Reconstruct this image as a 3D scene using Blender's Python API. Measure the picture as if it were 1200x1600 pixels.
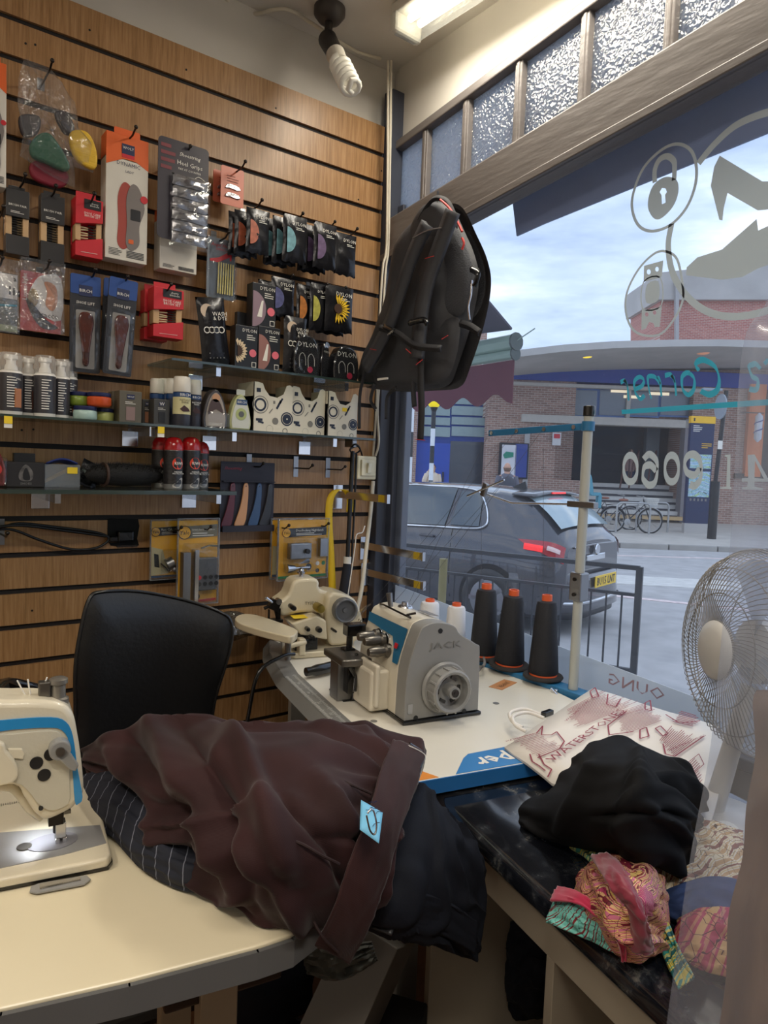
import bpy, bmesh, math, random
from math import sin, cos, pi, radians, sqrt, atan2, hypot
from mathutils import Vector, Matrix, Euler, noise
for o in list(bpy.data.objects): bpy.data.objects.remove(o)
SC = bpy.context.scene
COL = SC.collection
# ------------------------------------------------------------------ camera
FPX = 1105.63; YAW, PITCH, ROLL = 0.65115, -0.06552, 0.039048
CAM = Vector((-1.577, -2.128, 1.36))
FWD = Vector((sin(YAW)*cos(PITCH), cos(YAW)*cos(PITCH), sin(PITCH)))
_r = FWD.cross(Vector((0, 0, 1))).normalized(); _u = _r.cross(FWD)
RGT = _r*cos(ROLL) + _u*sin(ROLL); UPV = _u*cos(ROLL) - _r*sin(ROLL)
cd = bpy.data.cameras.new('camera'); cam = bpy.data.objects.new('camera', cd); COL.objects.link(cam)
cd.sensor_fit = 'VERTICAL'; cd.sensor_height = 24; cd.lens = 24*FPX/1600
cd.clip_start = .02; cd.clip_end = 400
mw = Matrix((RGT, UPV, -FWD)).transposed().to_4x4(); mw.translation = CAM
cam.matrix_world = mw; SC.camera = cam
# ------------------------------------------------------------------ sky
def lin(c):
    return tuple(((x/255)/12.92 if x <= 10.3 else (((x/255)+.055)/1.055)**2.4) for x in c)+(1,)
wd = bpy.data.worlds.new('sky'); SC.world = wd; wd.use_nodes = True
nt = wd.node_tree; nt.nodes.clear(); N = nt.nodes.new; L = nt.links.new
tc = N('ShaderNodeTexCoord'); mp = N('ShaderNodeMapping'); mp.inputs['Scale'].default_value = (1.3, 1.3, 5.2)
n1 = N('ShaderNodeTexNoise'); n1.inputs['Scale'].default_value = 2.2; n1.inputs['Detail'].default_value = 7; n1.inputs['Roughness'].default_value = .55
cr = N('ShaderNodeValToRGB'); e = cr.color_ramp.elements
e[0].position = .34; e[0].color = lin((152, 173, 206)); e[1].position = .66; e[1].color = lin((240, 244, 250))
m_ = cr.color_ramp.elements.new(.5); m_.color = lin((190, 208, 234))
bg = N('ShaderNodeBackground'); bg.inputs['Strength'].default_value = 1.65; wo = N('ShaderNodeOutputWorld')
L(tc.outputs['Generated'], mp.inputs[0]); L(mp.outputs[0], n1.inputs['Vector']); L(n1.outputs['Fac'], cr.inputs[0]); L(cr.outputs[0], bg.inputs[0]); L(bg.outputs[0], wo.inputs[0])
SC.view_settings.view_transform = 'Standard'; SC.view_settings.look = 'None'
SC.view_settings.gamma = 1; SC.view_settings.use_curve_mapping = False
SC.view_settings.exposure = 0.0
def area(name, loc, size, sy, power, col, rot=(0, 0, 0), spread=180):
    l = bpy.data.lights.new(name, 'AREA'); l.shape = 'RECTANGLE'; l.size = size; l.size_y = sy; l.energy = power; l.color = col
    l.spread = radians(spread)
    o = bpy.data.objects.new(name, l); COL.objects.link(o); o.location = loc; o.rotation_euler = rot; return o
# unseen fill lights, added under the ceiling to lighten the room
area('ceiling_tube_light', (-1.75, -2.7, 2.74), 1.2, .16, 36, (1, .92, .8))
area('ceiling_tube_light', (-2.6, -1.2, 2.74), .16, 1.2, 20, (1, .9, .76))
# ------------------------------------------------------------------ pixel helpers
def ray(u, v): return FWD + RGT*((u-600)/FPX) - UPV*((v-800)/FPX)
def aty(u, v, y=0.):
    d = ray(u, v); return CAM + d*((y-CAM.y)/d.y)
def atx(u, v, x=0.):
    d = ray(u, v); return CAM + d*((x-CAM.x)/d.x)
def atz(u, v, z=0.):
    d = ray(u, v); return CAM + d*((z-CAM.z)/d.z)
FH = Vector((sin(YAW), cos(YAW), 0)); RH = Vector((cos(YAW), -sin(YAW), 0))
def atd(u, v, dist):            # point at horizontal distance dist along the view heading
    d = ray(u, v); return CAM + d*(dist/d.dot(FH))
# ------------------------------------------------------------------ materials
MATS = {}
def mat(name, c, rough=.5, metal=0., var=0., vscale=8., bump=0., bscale=60., spec=.5, coat=0., stretch=None, sheen=0., emit=0., emitc=None, alpha=1., trans=0.):
    if name in MATS: return MATS[name]
    m = bpy.data.materials.new(name); m.use_nodes = True; t = m.node_tree; b = t.nodes['Principled BSDF']
    b.inputs['Base Color'].default_value = lin(c); b.inputs['Roughness'].default_value = rough; b.inputs['Metallic'].default_value = metal
    b.inputs['Specular IOR Level'].default_value = spec; b.inputs['Coat Weight'].default_value = coat
    if sheen: b.inputs['Sheen Weight'].default_value = sheen
    if trans: b.inputs['Transmission Weight'].default_value = trans
    if emit: b.inputs['Emission Color'].default_value = lin(emitc or c); b.inputs['Emission Strength'].default_value = emit
    b.inputs['Alpha'].default_value = alpha
    tc = t.nodes.new('ShaderNodeTexCoord'); mp = t.nodes.new('ShaderNodeMapping'); t.links.new(tc.outputs['Object'], mp.inputs[0])
    if stretch: mp.inputs['Scale'].default_value = stretch
    if var == 0 and bump == 0: var = .06
    if var:
        n = t.nodes.new('ShaderNodeTexNoise'); n.inputs['Scale'].default_value = vscale; n.inputs['Detail'].default_value = 4
        t.links.new(mp.outputs[0], n.inputs['Vector'])
        r = t.nodes.new('ShaderNodeMapRange'); r.inputs[1].default_value = .3; r.inputs[2].default_value = .7; r.inputs[3].default_value = 1-var; r.inputs[4].default_value = 1+var*.6
        x = t.nodes.new('ShaderNodeVectorMath'); x.operation = 'SCALE'; x.inputs[0].default_value = lin(c)[:3]
        t.links.new(n.outputs['Fac'], r.inputs[0]); t.links.new(r.outputs[0], x.inputs['Scale']); t.links.new(x.outputs[0], b.inputs['Base Color'])
    if bump:
        n = t.nodes.new('ShaderNodeTexNoise'); n.inputs['Scale'].default_value = bscale; n.inputs['Detail'].default_value = 3
        t.links.new(mp.outputs[0], n.inputs['Vector'])
        bp = t.nodes.new('ShaderNodeBump'); bp.inputs['Strength'].default_value = bump; bp.inputs['Distance'].default_value = .004
        t.links.new(n.outputs['Fac'], bp.inputs['Height']); t.links.new(bp.outputs[0], b.inputs['Normal'])
    MATS[name] = m; return m
def film(name, tint=(235, 240, 245), gloss=.12, haze=.05, rough=.08, hazec=(225, 232, 240), bump=0., bscale=30.):
    # thin clear sheet: see-through, with a little surface gloss and milky haze
    if name in MATS: return MATS[name]
    m = bpy.data.materials.new(name); m.use_nodes = True; t = m.node_tree; t.nodes.clear(); n = t.nodes.new; l = t.links.new
    tr = n('ShaderNodeBsdfTransparent'); tr.inputs[0].default_value = lin(tint)
    gl = n('ShaderNodeBsdfGlossy'); gl.inputs['Roughness'].default_value = rough
    df = n('ShaderNodeBsdfDiffuse'); df.inputs[0].default_value = lin(hazec)
    tl = n('ShaderNodeBsdfTranslucent'); tl.inputs[0].default_value = lin(hazec)
    ad = n('ShaderNodeMixShader'); ad.inputs[0].default_value = .5; l(df.outputs[0], ad.inputs[1]); l(tl.outputs[0], ad.inputs[2])
    m1 = n('ShaderNodeMixShader'); m1.inputs[0].default_value = haze; l(tr.outputs[0], m1.inputs[1]); l(ad.outputs[0], m1.inputs[2])
    fr = n('ShaderNodeLayerWeight'); fr.inputs[0].default_value = .5
    pw = n('ShaderNodeMath'); pw.operation = 'POWER'; pw.inputs[1].default_value = 4.; l(fr.outputs['Facing'], pw.inputs[0])
    mu = n('ShaderNodeMath'); mu.operation = 'MULTIPLY_ADD'; mu.inputs[1].default_value = .7; mu.inputs[2].default_value = gloss; mu.use_clamp = True
    l(pw.outputs[0], mu.inputs[0])
    m2 = n('ShaderNodeMixShader'); l(mu.outputs[0], m2.inputs[0]); l(m1.outputs[0], m2.inputs[1]); l(gl.outputs[0], m2.inputs[2])
    if bump:
        tcx = n('ShaderNodeTexCoord'); nz = n('ShaderNodeTexNoise'); nz.inputs['Scale'].default_value = bscale; l(tcx.outputs['Object'], nz.inputs['Vector'])
        bp = n('ShaderNodeBump'); bp.inputs['Strength'].default_value = bump; bp.inputs['Distance'].default_value = .01; l(nz.outputs[0], bp.inputs['Height'])
        l(bp.outputs[0], gl.inputs['Normal']); l(bp.outputs[0], fr.inputs['Normal'])
    o = n('ShaderNodeOutputMaterial'); l(m2.outputs[0], o.inputs[0]); MATS[name] = m; return m
def nodemat(name, build, rough=.6, **kw):
    if name in MATS: return MATS[name]
    m = mat(name, (128, 128, 128), rough, **kw); t = m.node_tree; b = t.nodes['Principled BSDF']
    build(t, t.nodes.new, t.links.new, b); return m
def ramp(n, stops, interp='LINEAR'):
    r = n('ShaderNodeValToRGB'); r.color_ramp.interpolation = interp; el = r.color_ramp.elements
    el[0].position, el[0].color = stops[0][0], lin(stops[0][1]); el[1].position, el[1].color = stops[-1][0], lin(stops[-1][1])
    for p, c in stops[1:-1]:
        q = el.new(p); q.color = lin(c)
    return r
# ------------------------------------------------------------------ mesh builder
class M:
    def __init__(s): s.v = []; s.f = []; s.mi = []; s.T = Matrix()
    def add(s, vs, fs, mi=0):
        b = len(s.v); s.v += [tuple(s.T @ Vector(v)) for v in vs]; s.f += [tuple(b+i for i in f) for f in fs]; s.mi += [mi]*len(fs); return s
    def box(s, c, d, rot=None, mi=0, taper=1.):
        x, y, z = d[0]/2, d[1]/2, d[2]/2
        vs = [Vector((i*x*(taper if k > 0 else 1), j*y*(taper if k > 0 else 1), k*z)) for k in (-1, 1) for j in (-1, 1) for i in (-1, 1)]
        if rot: R = Euler(rot).to_matrix(); vs = [R @ v for v in vs]
        c = Vector(c); return s.add([c+v for v in vs], [(0, 2, 3, 1), (4, 5, 7, 6), (0, 1, 5, 4), (1, 3, 7, 5), (3, 2, 6, 7), (2, 0, 4, 6)], mi)
    def cone(s, p0, p1, r0, r1=None, n=14, mi=0, caps=True):
        r1 = r0 if r1 is None else r1; p0 = Vector(p0); p1 = Vector(p1); a = (p1-p0)
        if a.length < 1e-7: return s
        a.normalize(); q = a.orthogonal().normalized(); w = a.cross(q); vs = []
        for p, r in ((p0, r0), (p1, r1)):
            for i in range(n): t = 2*pi*i/n; vs.append(p+q*(cos(t)*r)+w*(sin(t)*r))
        fs = [(i, (i+1) % n, n+(i+1) % n, n+i) for i in range(n)]
        if caps: fs += [tuple(range(n-1, -1, -1)), tuple(range(n, 2*n))]
        return s.add(vs, fs, mi)
    def tube(s, pts, r, n=8, mi=0, smooth=0, closed=False):
        P = [Vector(p) for p in pts]
        if smooth: P = catmull(P, smooth, closed)
        R = r if isinstance(r, (list, tuple)) else None; k = len(P); vs = []; q = None
        for i, p in enumerate(P):
            a = (P[(i+1) % k]-P[i-1]) if closed else (P[min(i+1, k-1)]-P[max(i-1, 0)])
            if a.length < 1e-9: a = Vector((0, 0, 1))
            a.normalize()
            q = (q-a*q.dot(a)) if q is not None else a.orthogonal()
            if q.length < 1e-6: q = a.orthogonal()
            q = q.normalized(); w = a.cross(q); rr = R[min(len(R)-1, int(i*len(R)/k))] if R else r
            for j in range(n): t = 2*pi*j/n; vs.append(p+q*(cos(t)*rr)+w*(sin(t)*rr))
        fs = [(i*n+j, i*n+(j+1) % n, ((i+1) % k)*n+(j+1) % n, ((i+1) % k)*n+j) for i in range(k if closed else k-1) for j in range(n)]
        if not closed: fs += [tuple(range(n-1, -1, -1)), tuple((k-1)*n+j for j in range(n))]
        return s.add(vs, fs, mi)
    def lathe(s, prof, c=(0, 0, 0), n=20, mi=0, axis='z'):
        c = Vector(c); vs = []; k = len(prof)
        for r, h in prof:
            for i in range(n):
                t = 2*pi*i/n; a, b = r*cos(t), r*sin(t)
                vs.append(c+Vector({'z': (a, b, h), 'y': (a, h, b), 'x': (h, a, b)}[axis]))
        fs = [(i*n+j, i*n+(j+1) % n, (i+1)*n+(j+1) % n, (i+1)*n+j) for i in range(k-1) for j in range(n)]
        if prof[0][0] > 1e-5: fs.append(tuple(range(n-1, -1, -1)))
        if prof[-1][0] > 1e-5: fs.append(tuple((k-1)*n+j for j in range(n)))
        return s.add(vs, fs, mi)
    def prism(s, out, y0, y1, plane='xz', mi=0):
        k = len(out)
        f = {'xz': lambda a, b, y: (a, y, b), 'xy': lambda a, b, y: (a, b, y), 'yz': lambda a, b, y: (y, a, b)}[plane]
        vs = [f(a, b, y0) for a, b in out]+[f(a, b, y1) for a, b in out]
        return s.add(vs, [tuple(range(k)), tuple(range(2*k-1, k-1, -1))]+[(i, k+i, k+(i+1) % k, (i+1) % k) for i in range(k)], mi)
    def sph(s, c, r, n=14, k=8, mi=0, sc=(1, 1, 1), z0=-1., z1=1.):
        prof = []
        for i in range(k+1):
            t = -pi/2+pi*i/k; h = sin(t)
            if h < z0-1e-6 or h > z1+1e-6: continue
            prof.append((max(cos(t)*r, 1e-6), h*r))
        b = len(s.v); T = s.T; s.T = Matrix(); s.lathe(prof, (0, 0, 0), n, mi); s.T = T
        c = Vector(c)
        for i in range(b, len(s.v)):
            v = s.v[i]; s.v[i] = tuple(T @ (c+Vector((v[0]*sc[0], v[1]*sc[1], v[2]*sc[2]))))
        return s
    def grid(s, fn, nu, nv, mi=0, wrap=False):
        vs = [fn(i/nu, j/nv) for j in range(nv+1) for i in range(nu+1)]; w = nu+1
        return s.add(vs, [(j*w+i, j*w+i+1, (j+1)*w+i+1, (j+1)*w+i) for j in range(nv) for i in range(nu)], mi)
    def quad(s, a, b, c, d, mi=0): return s.add([a, b, c, d], [(0, 1, 2, 3)], mi)
def catmull(P, sub, closed=False):
    k = len(P); out = []
    for i in range(k if closed else k-1):
        g = (lambda j: P[j % k]) if closed else (lambda j: P[max(0, min(k-1, j))])
        a, b, c, d = g(i-1), g(i), g(i+1), g(i+2)
        for q in range(sub):
            t = q/sub; out.append(.5*((2*b)+(c-a)*t+(2*a-5*b+4*c-d)*t*t+(3*b-a-3*c+d)*t**3))
    if not closed: out.append(P[-1].copy())
    return out
def rrect(w, h, r, cx=0., cz=0., n=4):
    o = []
    for sx, sz, a0 in ((1, 1, 0), (-1, 1, 90), (-1, -1, 180), (1, -1, 270)):
        for i in range(n+1): a = radians(a0+90*i/n); o.append((cx+sx*(w/2-r)+r*cos(a), cz+sz*(h/2-r)+r*sin(a)))
    return o
def circ(r, cx=0., cz=0., n=20, a0=0., a1=360., rz=None):
    full = abs(a1-a0) >= 360; rz = rz or r
    return [(cx+r*cos(radians(a0+(a1-a0)*i/(n if full else n-1))), cz+rz*sin(radians(a0+(a1-a0)*i/(n if full else n-1)))) for i in range(n)]
def ring(ro, ri, cx=0., cz=0., n=28):  # as quads list for flat rings
    vs = []; 
    for i in range(n): t = 2*pi*i/n; vs += [(cx+ro*cos(t), cz+ro*sin(t)), (cx+ri*cos(t), cz+ri*sin(t))]
    return vs, [(2*i, 2*((i+1) % n), 2*((i+1) % n)+1, 2*i+1) for i in range(n)]
def obj(name, m, mats, parent=None, bev=0., smooth=None, kind=None, label=None, bseg=2, loc=None, sub=0, solid=0.):
    me = bpy.data.meshes.new(name); me.from_pydata(m.v, [], m.f); me.update()
    mats = mats if isinstance(mats, (list, tuple)) else [mats]
    for x in mats: me.materials.append(x)
    if len(mats) > 1: me.polygons.foreach_set('material_index', m.mi)
    if smooth: me.shade_smooth(); me.set_sharp_from_angle(angle=radians(smooth))
    o = bpy.data.objects.new(name, me); COL.objects.link(o)
    if parent: o.parent = parent
    if loc: o.location = loc
    if solid: md = o.modifiers.new('s', 'SOLIDIFY'); md.thickness = solid; md.offset = 0
    if bev: md = o.modifiers.new('b', 'BEVEL'); md.width = bev; md.segments = bseg; md.limit_method = 'ANGLE'; md.angle_limit = radians(40)
    if sub: md = o.modifiers.new('u', 'SUBSURF'); md.levels = sub; md.render_levels = sub
    if kind: o['kind'] = kind
    if label: o['label'] = label
    return o
def tag(o, label, cat, group=None, kind=None):
    o['label'] = label; o['category'] = cat
    if group: o['group'] = group
    if kind: o['kind'] = kind
    return o
def thing(name, label, cat, loc=(0, 0, 0), rz=0., group=None, rot=None, kind=None):
    o = bpy.data.objects.new(name, None); COL.objects.link(o); o.empty_display_size = .05
    o.location = loc; o.rotation_euler = rot or (0, 0, rz); return tag(o, label, cat, group, kind)
def struct(name, m, mats, parent=None, **k):
    o = obj(name, m, mats, parent, **k)
    if not parent: o['kind'] = 'structure'
    return o
def dup(o, parent=None, loc=None, label=None, rz=None):
    c = o.copy(); COL.objects.link(c); c.parent = parent
    if loc is not None: c.location = loc
    if rz is not None: c.rotation_euler = (0, 0, rz)
    if label: c['label'] = label
    for ch in list(o.children): dup(ch, c)
    return c
TXT = {}
def txt(parent, s, m, w, loc, h=None, rot=(pi/2, 0, 0), name='lettering', shear=0., ext=0., bold=0., sp=1.):
    key = (s, shear, ext, bold, sp, m.name)
    if key not in TXT:
        c = bpy.data.curves.new('t', 'FONT'); c.body = s; c.align_x = 'CENTER'; c.align_y = 'CENTER'; c.resolution_u = 1; c.shear = shear
        c.size = 1; c.extrude = ext; c.offset = bold; c.space_character = sp; c.space_line = .8
        t = bpy.data.objects.new('t', c); COL.objects.link(t)
        bpy.context.view_layer.update()
        me = bpy.data.meshes.new_from_object(t.evaluated_get(bpy.context.evaluated_depsgraph_get()))
        bpy.data.objects.remove(t); me.materials.clear(); me.materials.append(m)
        xs = [v.co.x for v in me.vertices] or [0, 1]; ys = [v.co.y for v in me.vertices] or [0, 1]
        me.transform(Matrix.Translation((-(min(xs)+max(xs))/2, -(min(ys)+max(ys))/2, 0)))
        TXT[key] = (me, max(xs)-min(xs), max(ys)-min(ys))
    me, bw, bh = TXT[key]
    o = bpy.data.objects.new(name, me); COL.objects.link(o); o.parent = parent; o.location = loc; o.rotation_euler = rot
    sx = w/bw; sy = (h/bh) if h else sx; o.scale = (sx, sy, 1); return o
def decal(parent, out, y, m, name='printed_panel', t=.0006, smooth=None):
    return obj(name, M().prism(out, y-t, y), m, parent)
def lines(parent, m, x0, x1, z0, z1, n, y, name='print_lines', seed=1, th=.35):
    rnd = random.Random(seed); q = M(); h = (z1-z0)/n
    for i in range(n):
        xe = x0+(x1-x0)*rnd.uniform(.6, 1); z = z1-h*(i+.5); q.quad((x0, y, z-h*th/2), (xe, y, z-h*th/2), (xe, y, z+h*th/2), (x0, y, z+h*th/2))
    o = obj(name, q, m, parent); o['kind'] = 'stuff'; return o
# common materials
WHT = mat('white_print', (232, 228, 218), .5); BLK = mat('black_card', (24, 24, 27), .38); GRY = mat('grey_print', (120, 118, 116), .5)
CREAM = mat('cream_card', (222, 212, 190), .6); SILV = mat('silver_print', (170, 170, 172), .3, .7); RED = mat('red_card', (196, 30, 42), .45)
CHROME = mat('chrome', (205, 205, 208), .18, 1.); STEEL = mat('brushed_steel', (150, 150, 152), .35, 1.); DSTEEL = mat('dark_steel', (60, 55, 52), .35, .9)
YEL = mat('yellow_print', (240, 205, 40), .5); ORG = mat('orange_card', (222, 98, 36), .45); NAVY = mat('navy_print', (32, 40, 78), .45)
CLEAR = film('clear_plastic', gloss=.04, haze=.03); ACRYL = film('clear_acrylic', gloss=.12, haze=.06, rough=.03)
BLISTER = film('blister_plastic', tint=(248, 249, 250), gloss=.035, haze=.015, bump=.6, bscale=22.); BAGF = film('crinkled_poly', tint=(248, 249, 250), gloss=.06, haze=.07, bump=1., bscale=35., rough=.12)
# ================================================================== ROOM SHELL
WALLP = mat('old_white_plaster', (204, 199, 190), .8, var=.12, vscale=2.5, bump=.25, bscale=14)
CEILM = mat('ceiling_paint', (212, 207, 198), .85, var=.08, vscale=2)
FRAME = mat('dark_grey_frame_paint', (58, 62, 74), .45, var=.08, bump=.15, bscale=30)
BEAMM = mat('old_brown_grey_paint', (106, 100, 97), .42, var=.14, vscale=5, bump=.5, bscale=22, stretch=(1, .4, 2))
CEIL = 2.80
struct('ceiling', M().box((-1.7, -2.5, CEIL+.05), (3.9, 5.5, .1)), CEILM)
struct('floor', M().box((-1.7, -2.5, -.05), (3.5, 5.2, .1)), mat('laminate_floor', (92, 58, 34), .45, var=.2, vscale=6, stretch=(1, 8, 1)))
struct('wall_left', M().box((-3.45, -2.5, 1.4), (.1, 5.2, 2.8)), WALLP)
struct('wall_rear', M().box((-1.7, -5.05, 1.4), (3.5, .1, 2.8)), WALLP)
struct('wall_back', M().box((-1.7, .11, 1.4), (3.5, .14, 2.8)), WALLP)
# slatwall: every board an object of its own
def wood(t, n, l, b):
    tc = n('ShaderNodeTexCoord'); oi = n('ShaderNodeObjectInfo'); mp = n('ShaderNodeMapping'); mp.inputs['Scale'].default_value = (46, 46, 2.2)
    ad = n('ShaderNodeVectorMath'); ad.operation = 'ADD'; l(tc.outputs['Object'], ad.inputs[0]); 
    cx = n('ShaderNodeCombineXYZ'); l(oi.outputs['Random'], cx.inputs[2]); l(cx.outputs[0], ad.inputs[1]); l(ad.outputs[0], mp.inputs[0])
    nz = n('ShaderNodeTexNoise'); nz.inputs['Scale'].default_value = 3.2; nz.inputs['Detail'].default_value = 6; nz.inputs['Roughness'].default_value = .62; l(mp.outputs[0], nz.inputs['Vector'])
    r = ramp(n, [(.3, (132, 96, 58)), (.5, (160, 120, 78)), (.72, (178, 140, 98))]); l(nz.outputs['Fac'], r.inputs[0]); l(r.outputs[0], b.inputs['Base Color'])
WOOD = nodemat('oak_laminate', wood, .38); GROOVE = mat('groove_black', (26, 20, 17), .7)
sw = struct('wall_slatted', M().box((-1.215, .025, 1.2885), (2.39, .03, 2.577)), GROOVE); sw['label'] = 'oak laminate slatwall covering the back wall'
XS = aty(44, 300).x; XE = -.02
def board(x0, x1, z0, z1):
    x0 += .0006
    return M().prism([(-.001, z0), (.011, z0+.0), (.011, z1), (-.0, z1), (0, z0)][1:], x0, x1, 'yz')
for k in range(-1, 25):
    zt = 2.477-.1*k; z0, z1 = zt-.1+.0075, zt-.0075
    if k == -1: z1 = 2.577
    if z0 < .02: z0 = .02
    if z1 <= z0: continue
    for a, c in ((-2.4, XS), (XS, XE)):
        obj('slat', board(a, c, z0, z1), WOOD, sw)
# knots, screw holes
for (u, v) in ((40, 68), (55, 70), (140, 47), (291, 109), (431, 169), (596, 267), (34, 672), (52, 671), (50, 954), (560, 312), (553, 693)):
    p = aty(u, v); obj('screw_hole', M().cone((p.x, -.0012, p.z), (p.x, .004, p.z), .003, n=8), GROOVE, sw)
# ---------------- window wall
WX = .04                       # glass plane
GLASS = film('window_glass', tint=(249, 251, 253), gloss=.02, haze=.065, rough=.01, hazec=(215, 222, 235))  # haze puts the pale veil over the street view into the glass
def texglass(t, n, l, b):
    b.inputs['Transmission Weight'].default_value = .0
    tc = n('ShaderNodeTexCoord'); v = n('ShaderNodeTexVoronoi'); v.inputs['Scale'].default_value = 115; v.feature = 'SMOOTH_F1'
    nz = n('ShaderNodeTexNoise'); nz.inputs['Scale'].default_value = 30; mx = n('ShaderNodeVectorMath'); mx.operation = 'MULTIPLY_ADD'
    mx.inputs[1].default_value = (.03, .03, .03); l(tc.outputs['Object'], nz.inputs['Vector']); l(nz.outputs['Color'], mx.inputs[0]); l(tc.outputs['Object'], mx.inputs[2]); l(mx.outputs[0], v.inputs['Vector'])
    bp = n('ShaderNodeBump'); bp.inputs['Strength'].default_value = 1.; bp.inputs['Distance'].default_value = .006; l(v.outputs['Distance'], bp.inputs['Height'])
    out = [x for x in t.nodes if x.type == 'OUTPUT_MATERIAL'][0]
    rf = n('ShaderNodeBsdfGlass'); rf.inputs['Roughness'].default_value = .06; rf.inputs['IOR'].default_value = 1.45; rf.inputs[0].default_value = lin((205, 210, 214)); l(bp.outputs[0], rf.inputs['Normal'])
    gl = n('ShaderNodeBsdfGlossy'); gl.inputs['Roughness'].default_value = .12; l(bp.outputs[0], gl.inputs['Normal']); gl.inputs[0].default_value = lin((225, 220, 212))
    tr = n('ShaderNodeBsdfTranslucent'); tr.inputs[0].default_value = lin((222, 228, 236)); l(bp.outputs[0], tr.inputs[0+1] if False else tr.inputs['Normal'])
    m1 = n('ShaderNodeMixShader'); m1.inputs[0].default_value = .68; l(rf.outputs[0], m1.inputs[1]); l(tr.outputs[0], m1.inputs[2])
    m2 = n('ShaderNodeMixShader'); m2.inputs[0].default_value = .18; l(m1.outputs[0], m2.inputs[1]); l(gl.outputs[0], m2.inputs[2]); l(m2.outputs[0], out.inputs[0])
TGL = nodemat('hammered_glass', texglass)
YE = -3.6
zb0, zb1 = 2.10, 2.243      # beam between shop window and transom lights
w1 = struct('wall_window', M().box((.13, -2.45, 2.72), (.16, 5.1, .16)).box((.13, -4.4, 1.2), (.16, 1.4, 2.8)).box((.14, -1.8, .3), (.14, 3.7, .86)), WALLP)
wf = struct('window_frame', M().box((WX-.02, -1.8, (zb0+zb1)/2), (.07, 3.7, zb1-zb0)), BEAMM, bev=.006)
wf.name = 'trim_1'
top_trim = struct('trim_2', M().box((WX, -1.1, 2.505), (.07, 2.2, .03)), BEAMM, bev=.004)
low_trim = struct('trim_3', M().box((WX-.05, -1.8, zb0+.012), (.02, 3.6, .024)), BEAMM, bev=.003)
# corner post made of three stepped mouldings
struct('trim_4', M().box((.02, -.012, 1.35), (.075, .05, 2.7)), FRAME, bev=.004)
struct('trim_5', M().box((.05, -.045, 1.2), (.05, .05, 2.2)), FRAME, bev=.004)
struct('trim_6', M().box((.062, -.085, 1.2), (.03, .04, 2.0)), mat('frame_edge_grey', (86, 92, 106), .4), bev=.003)
ys = [-.02, -.186, -.386, -.610, -.845, -1.097, -1.36, -1.63, -1.92]
for i in range(len(ys)-1):
    w = obj('window_%d' % (i+2), M().box((WX, (ys[i]+ys[i+1])/2, 2.368), (.006, ys[i]-ys[i+1]-.012, .25)), TGL); w['kind'] = 'structure'
    w['label'] = 'hammered glass transom pane'
    f = struct('trim_%d' % (i+7), M().box((WX, ys[i+1], 2.368), (.05, .028, .25)).box((WX-.022, ys[i+1], 2.368), (.012, .012, .25)), BEAMM, bev=.003)
hdr = struct('trim_19', M().box((.06, -1.2, 2.66), (.05, 2.4, .28)), WALLP)
def rise(o, s=.1235):   # the old timber head of the window climbs slightly away from the corner
    for v in o.data.vertices: v.co.z -= s*v.co.y
for o in SC.objects:
    if o.name in ('trim_1', 'trim_2', 'trim_3') or (o.name.startswith('trim_') and o.name not in ('trim_4', 'trim_5', 'trim_6', 'trim_19')) or (o.name.startswith('window_') and o.name[7:].isdigit()): rise(o)
for v in hdr.data.vertices:
    if v.co.z < 2.6: v.co.z -= .1235*(v.co.y)
gm = M().quad((WX, -.08, .74), (WX, -3.42, .74), (WX, -3.42, 2.54), (WX, -.08, 2.13))
gw = struct('window_1', gm, GLASS); gw['label'] = 'large clear shop window pane'
struct('sill', M().box((.035, -1.8, .735), (.1, 3.6, .03)), FRAME, bev=.004).name = 'trim_20'
# frosted plastic sheet standing along the bottom of the glass
FROST = film('frosted_sheet', tint=(225, 232, 238), gloss=.06, haze=.7, rough=.3, hazec=(224, 230, 236))
a = atx(596, 905, .025); b = atx(1092, 1090, .025); sl = (b.z-a.z)/(b.y-a.y)
fs = M().prism([(-.12, .75), (-2.0, .75), (-2.0, a.z+sl*(-2.0-a.y)), (-.12, a.z+sl*(-.12-a.y))], .018, .021, 'yz')
t = thing('frosted_sheet', 'pale frosted plastic sheet standing along the foot of the shop window', 'plastic sheet', (0, 0, 0))
obj('sheet', fs, FROST, t, smooth=None)
txt(t, 'OUNG', mat('faded_red_print', (170, 140, 150), .6), .16, (.0165, -1.12, .825), h=.03, rot=(pi/2, 0, -pi/2)).scale.x *= -1
# ---------------- window lettering: pen strokes, painted on the outside so it reads mirrored from here
CRM = film('window_cream_vinyl', tint=(0,0,0), gloss=.02, haze=1., rough=.4, hazec=(196, 196, 184)); TEAL = film('window_teal_vinyl', tint=(0,0,0), gloss=.02, haze=1., rough=.4, hazec=(40, 165, 175))
def pen(m, pts, wmin, wmax, ang, sub=8, closed=False, x=WX+.0045):
    # calligraphic nib at angle ang: broad across the nib, thin along it; pts are (y, z)
    P = catmull([Vector((p[0], p[1], 0)) for p in pts], sub, closed) if sub else [Vector((p[0], p[1], 0)) for p in pts]
    k = len(P); L_ = []; R_ = []
    for i in range(k):
        d = (P[(i+1) % k]-P[i-1]) if closed else (P[min(i+1, k-1)]-P[max(i-1, 0)])
        d.normalize(); n_ = Vector((-d.y, d.x, 0)); th = atan2(d.y, d.x)-ang; w = wmin+(wmax-wmin)*abs(sin(th))
        L_.append(P[i]+n_*w/2); R_.append(P[i]-n_*w/2)
    vs = [(x, p.x, p.y) for p in L_]+[(x, p.x, p.y) for p in R_]; n_ = k
    m.add(vs, [(i, (i+1) % k, n_+(i+1) % k, n_+i) for i in range(k if closed else k-1)]); return m
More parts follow.
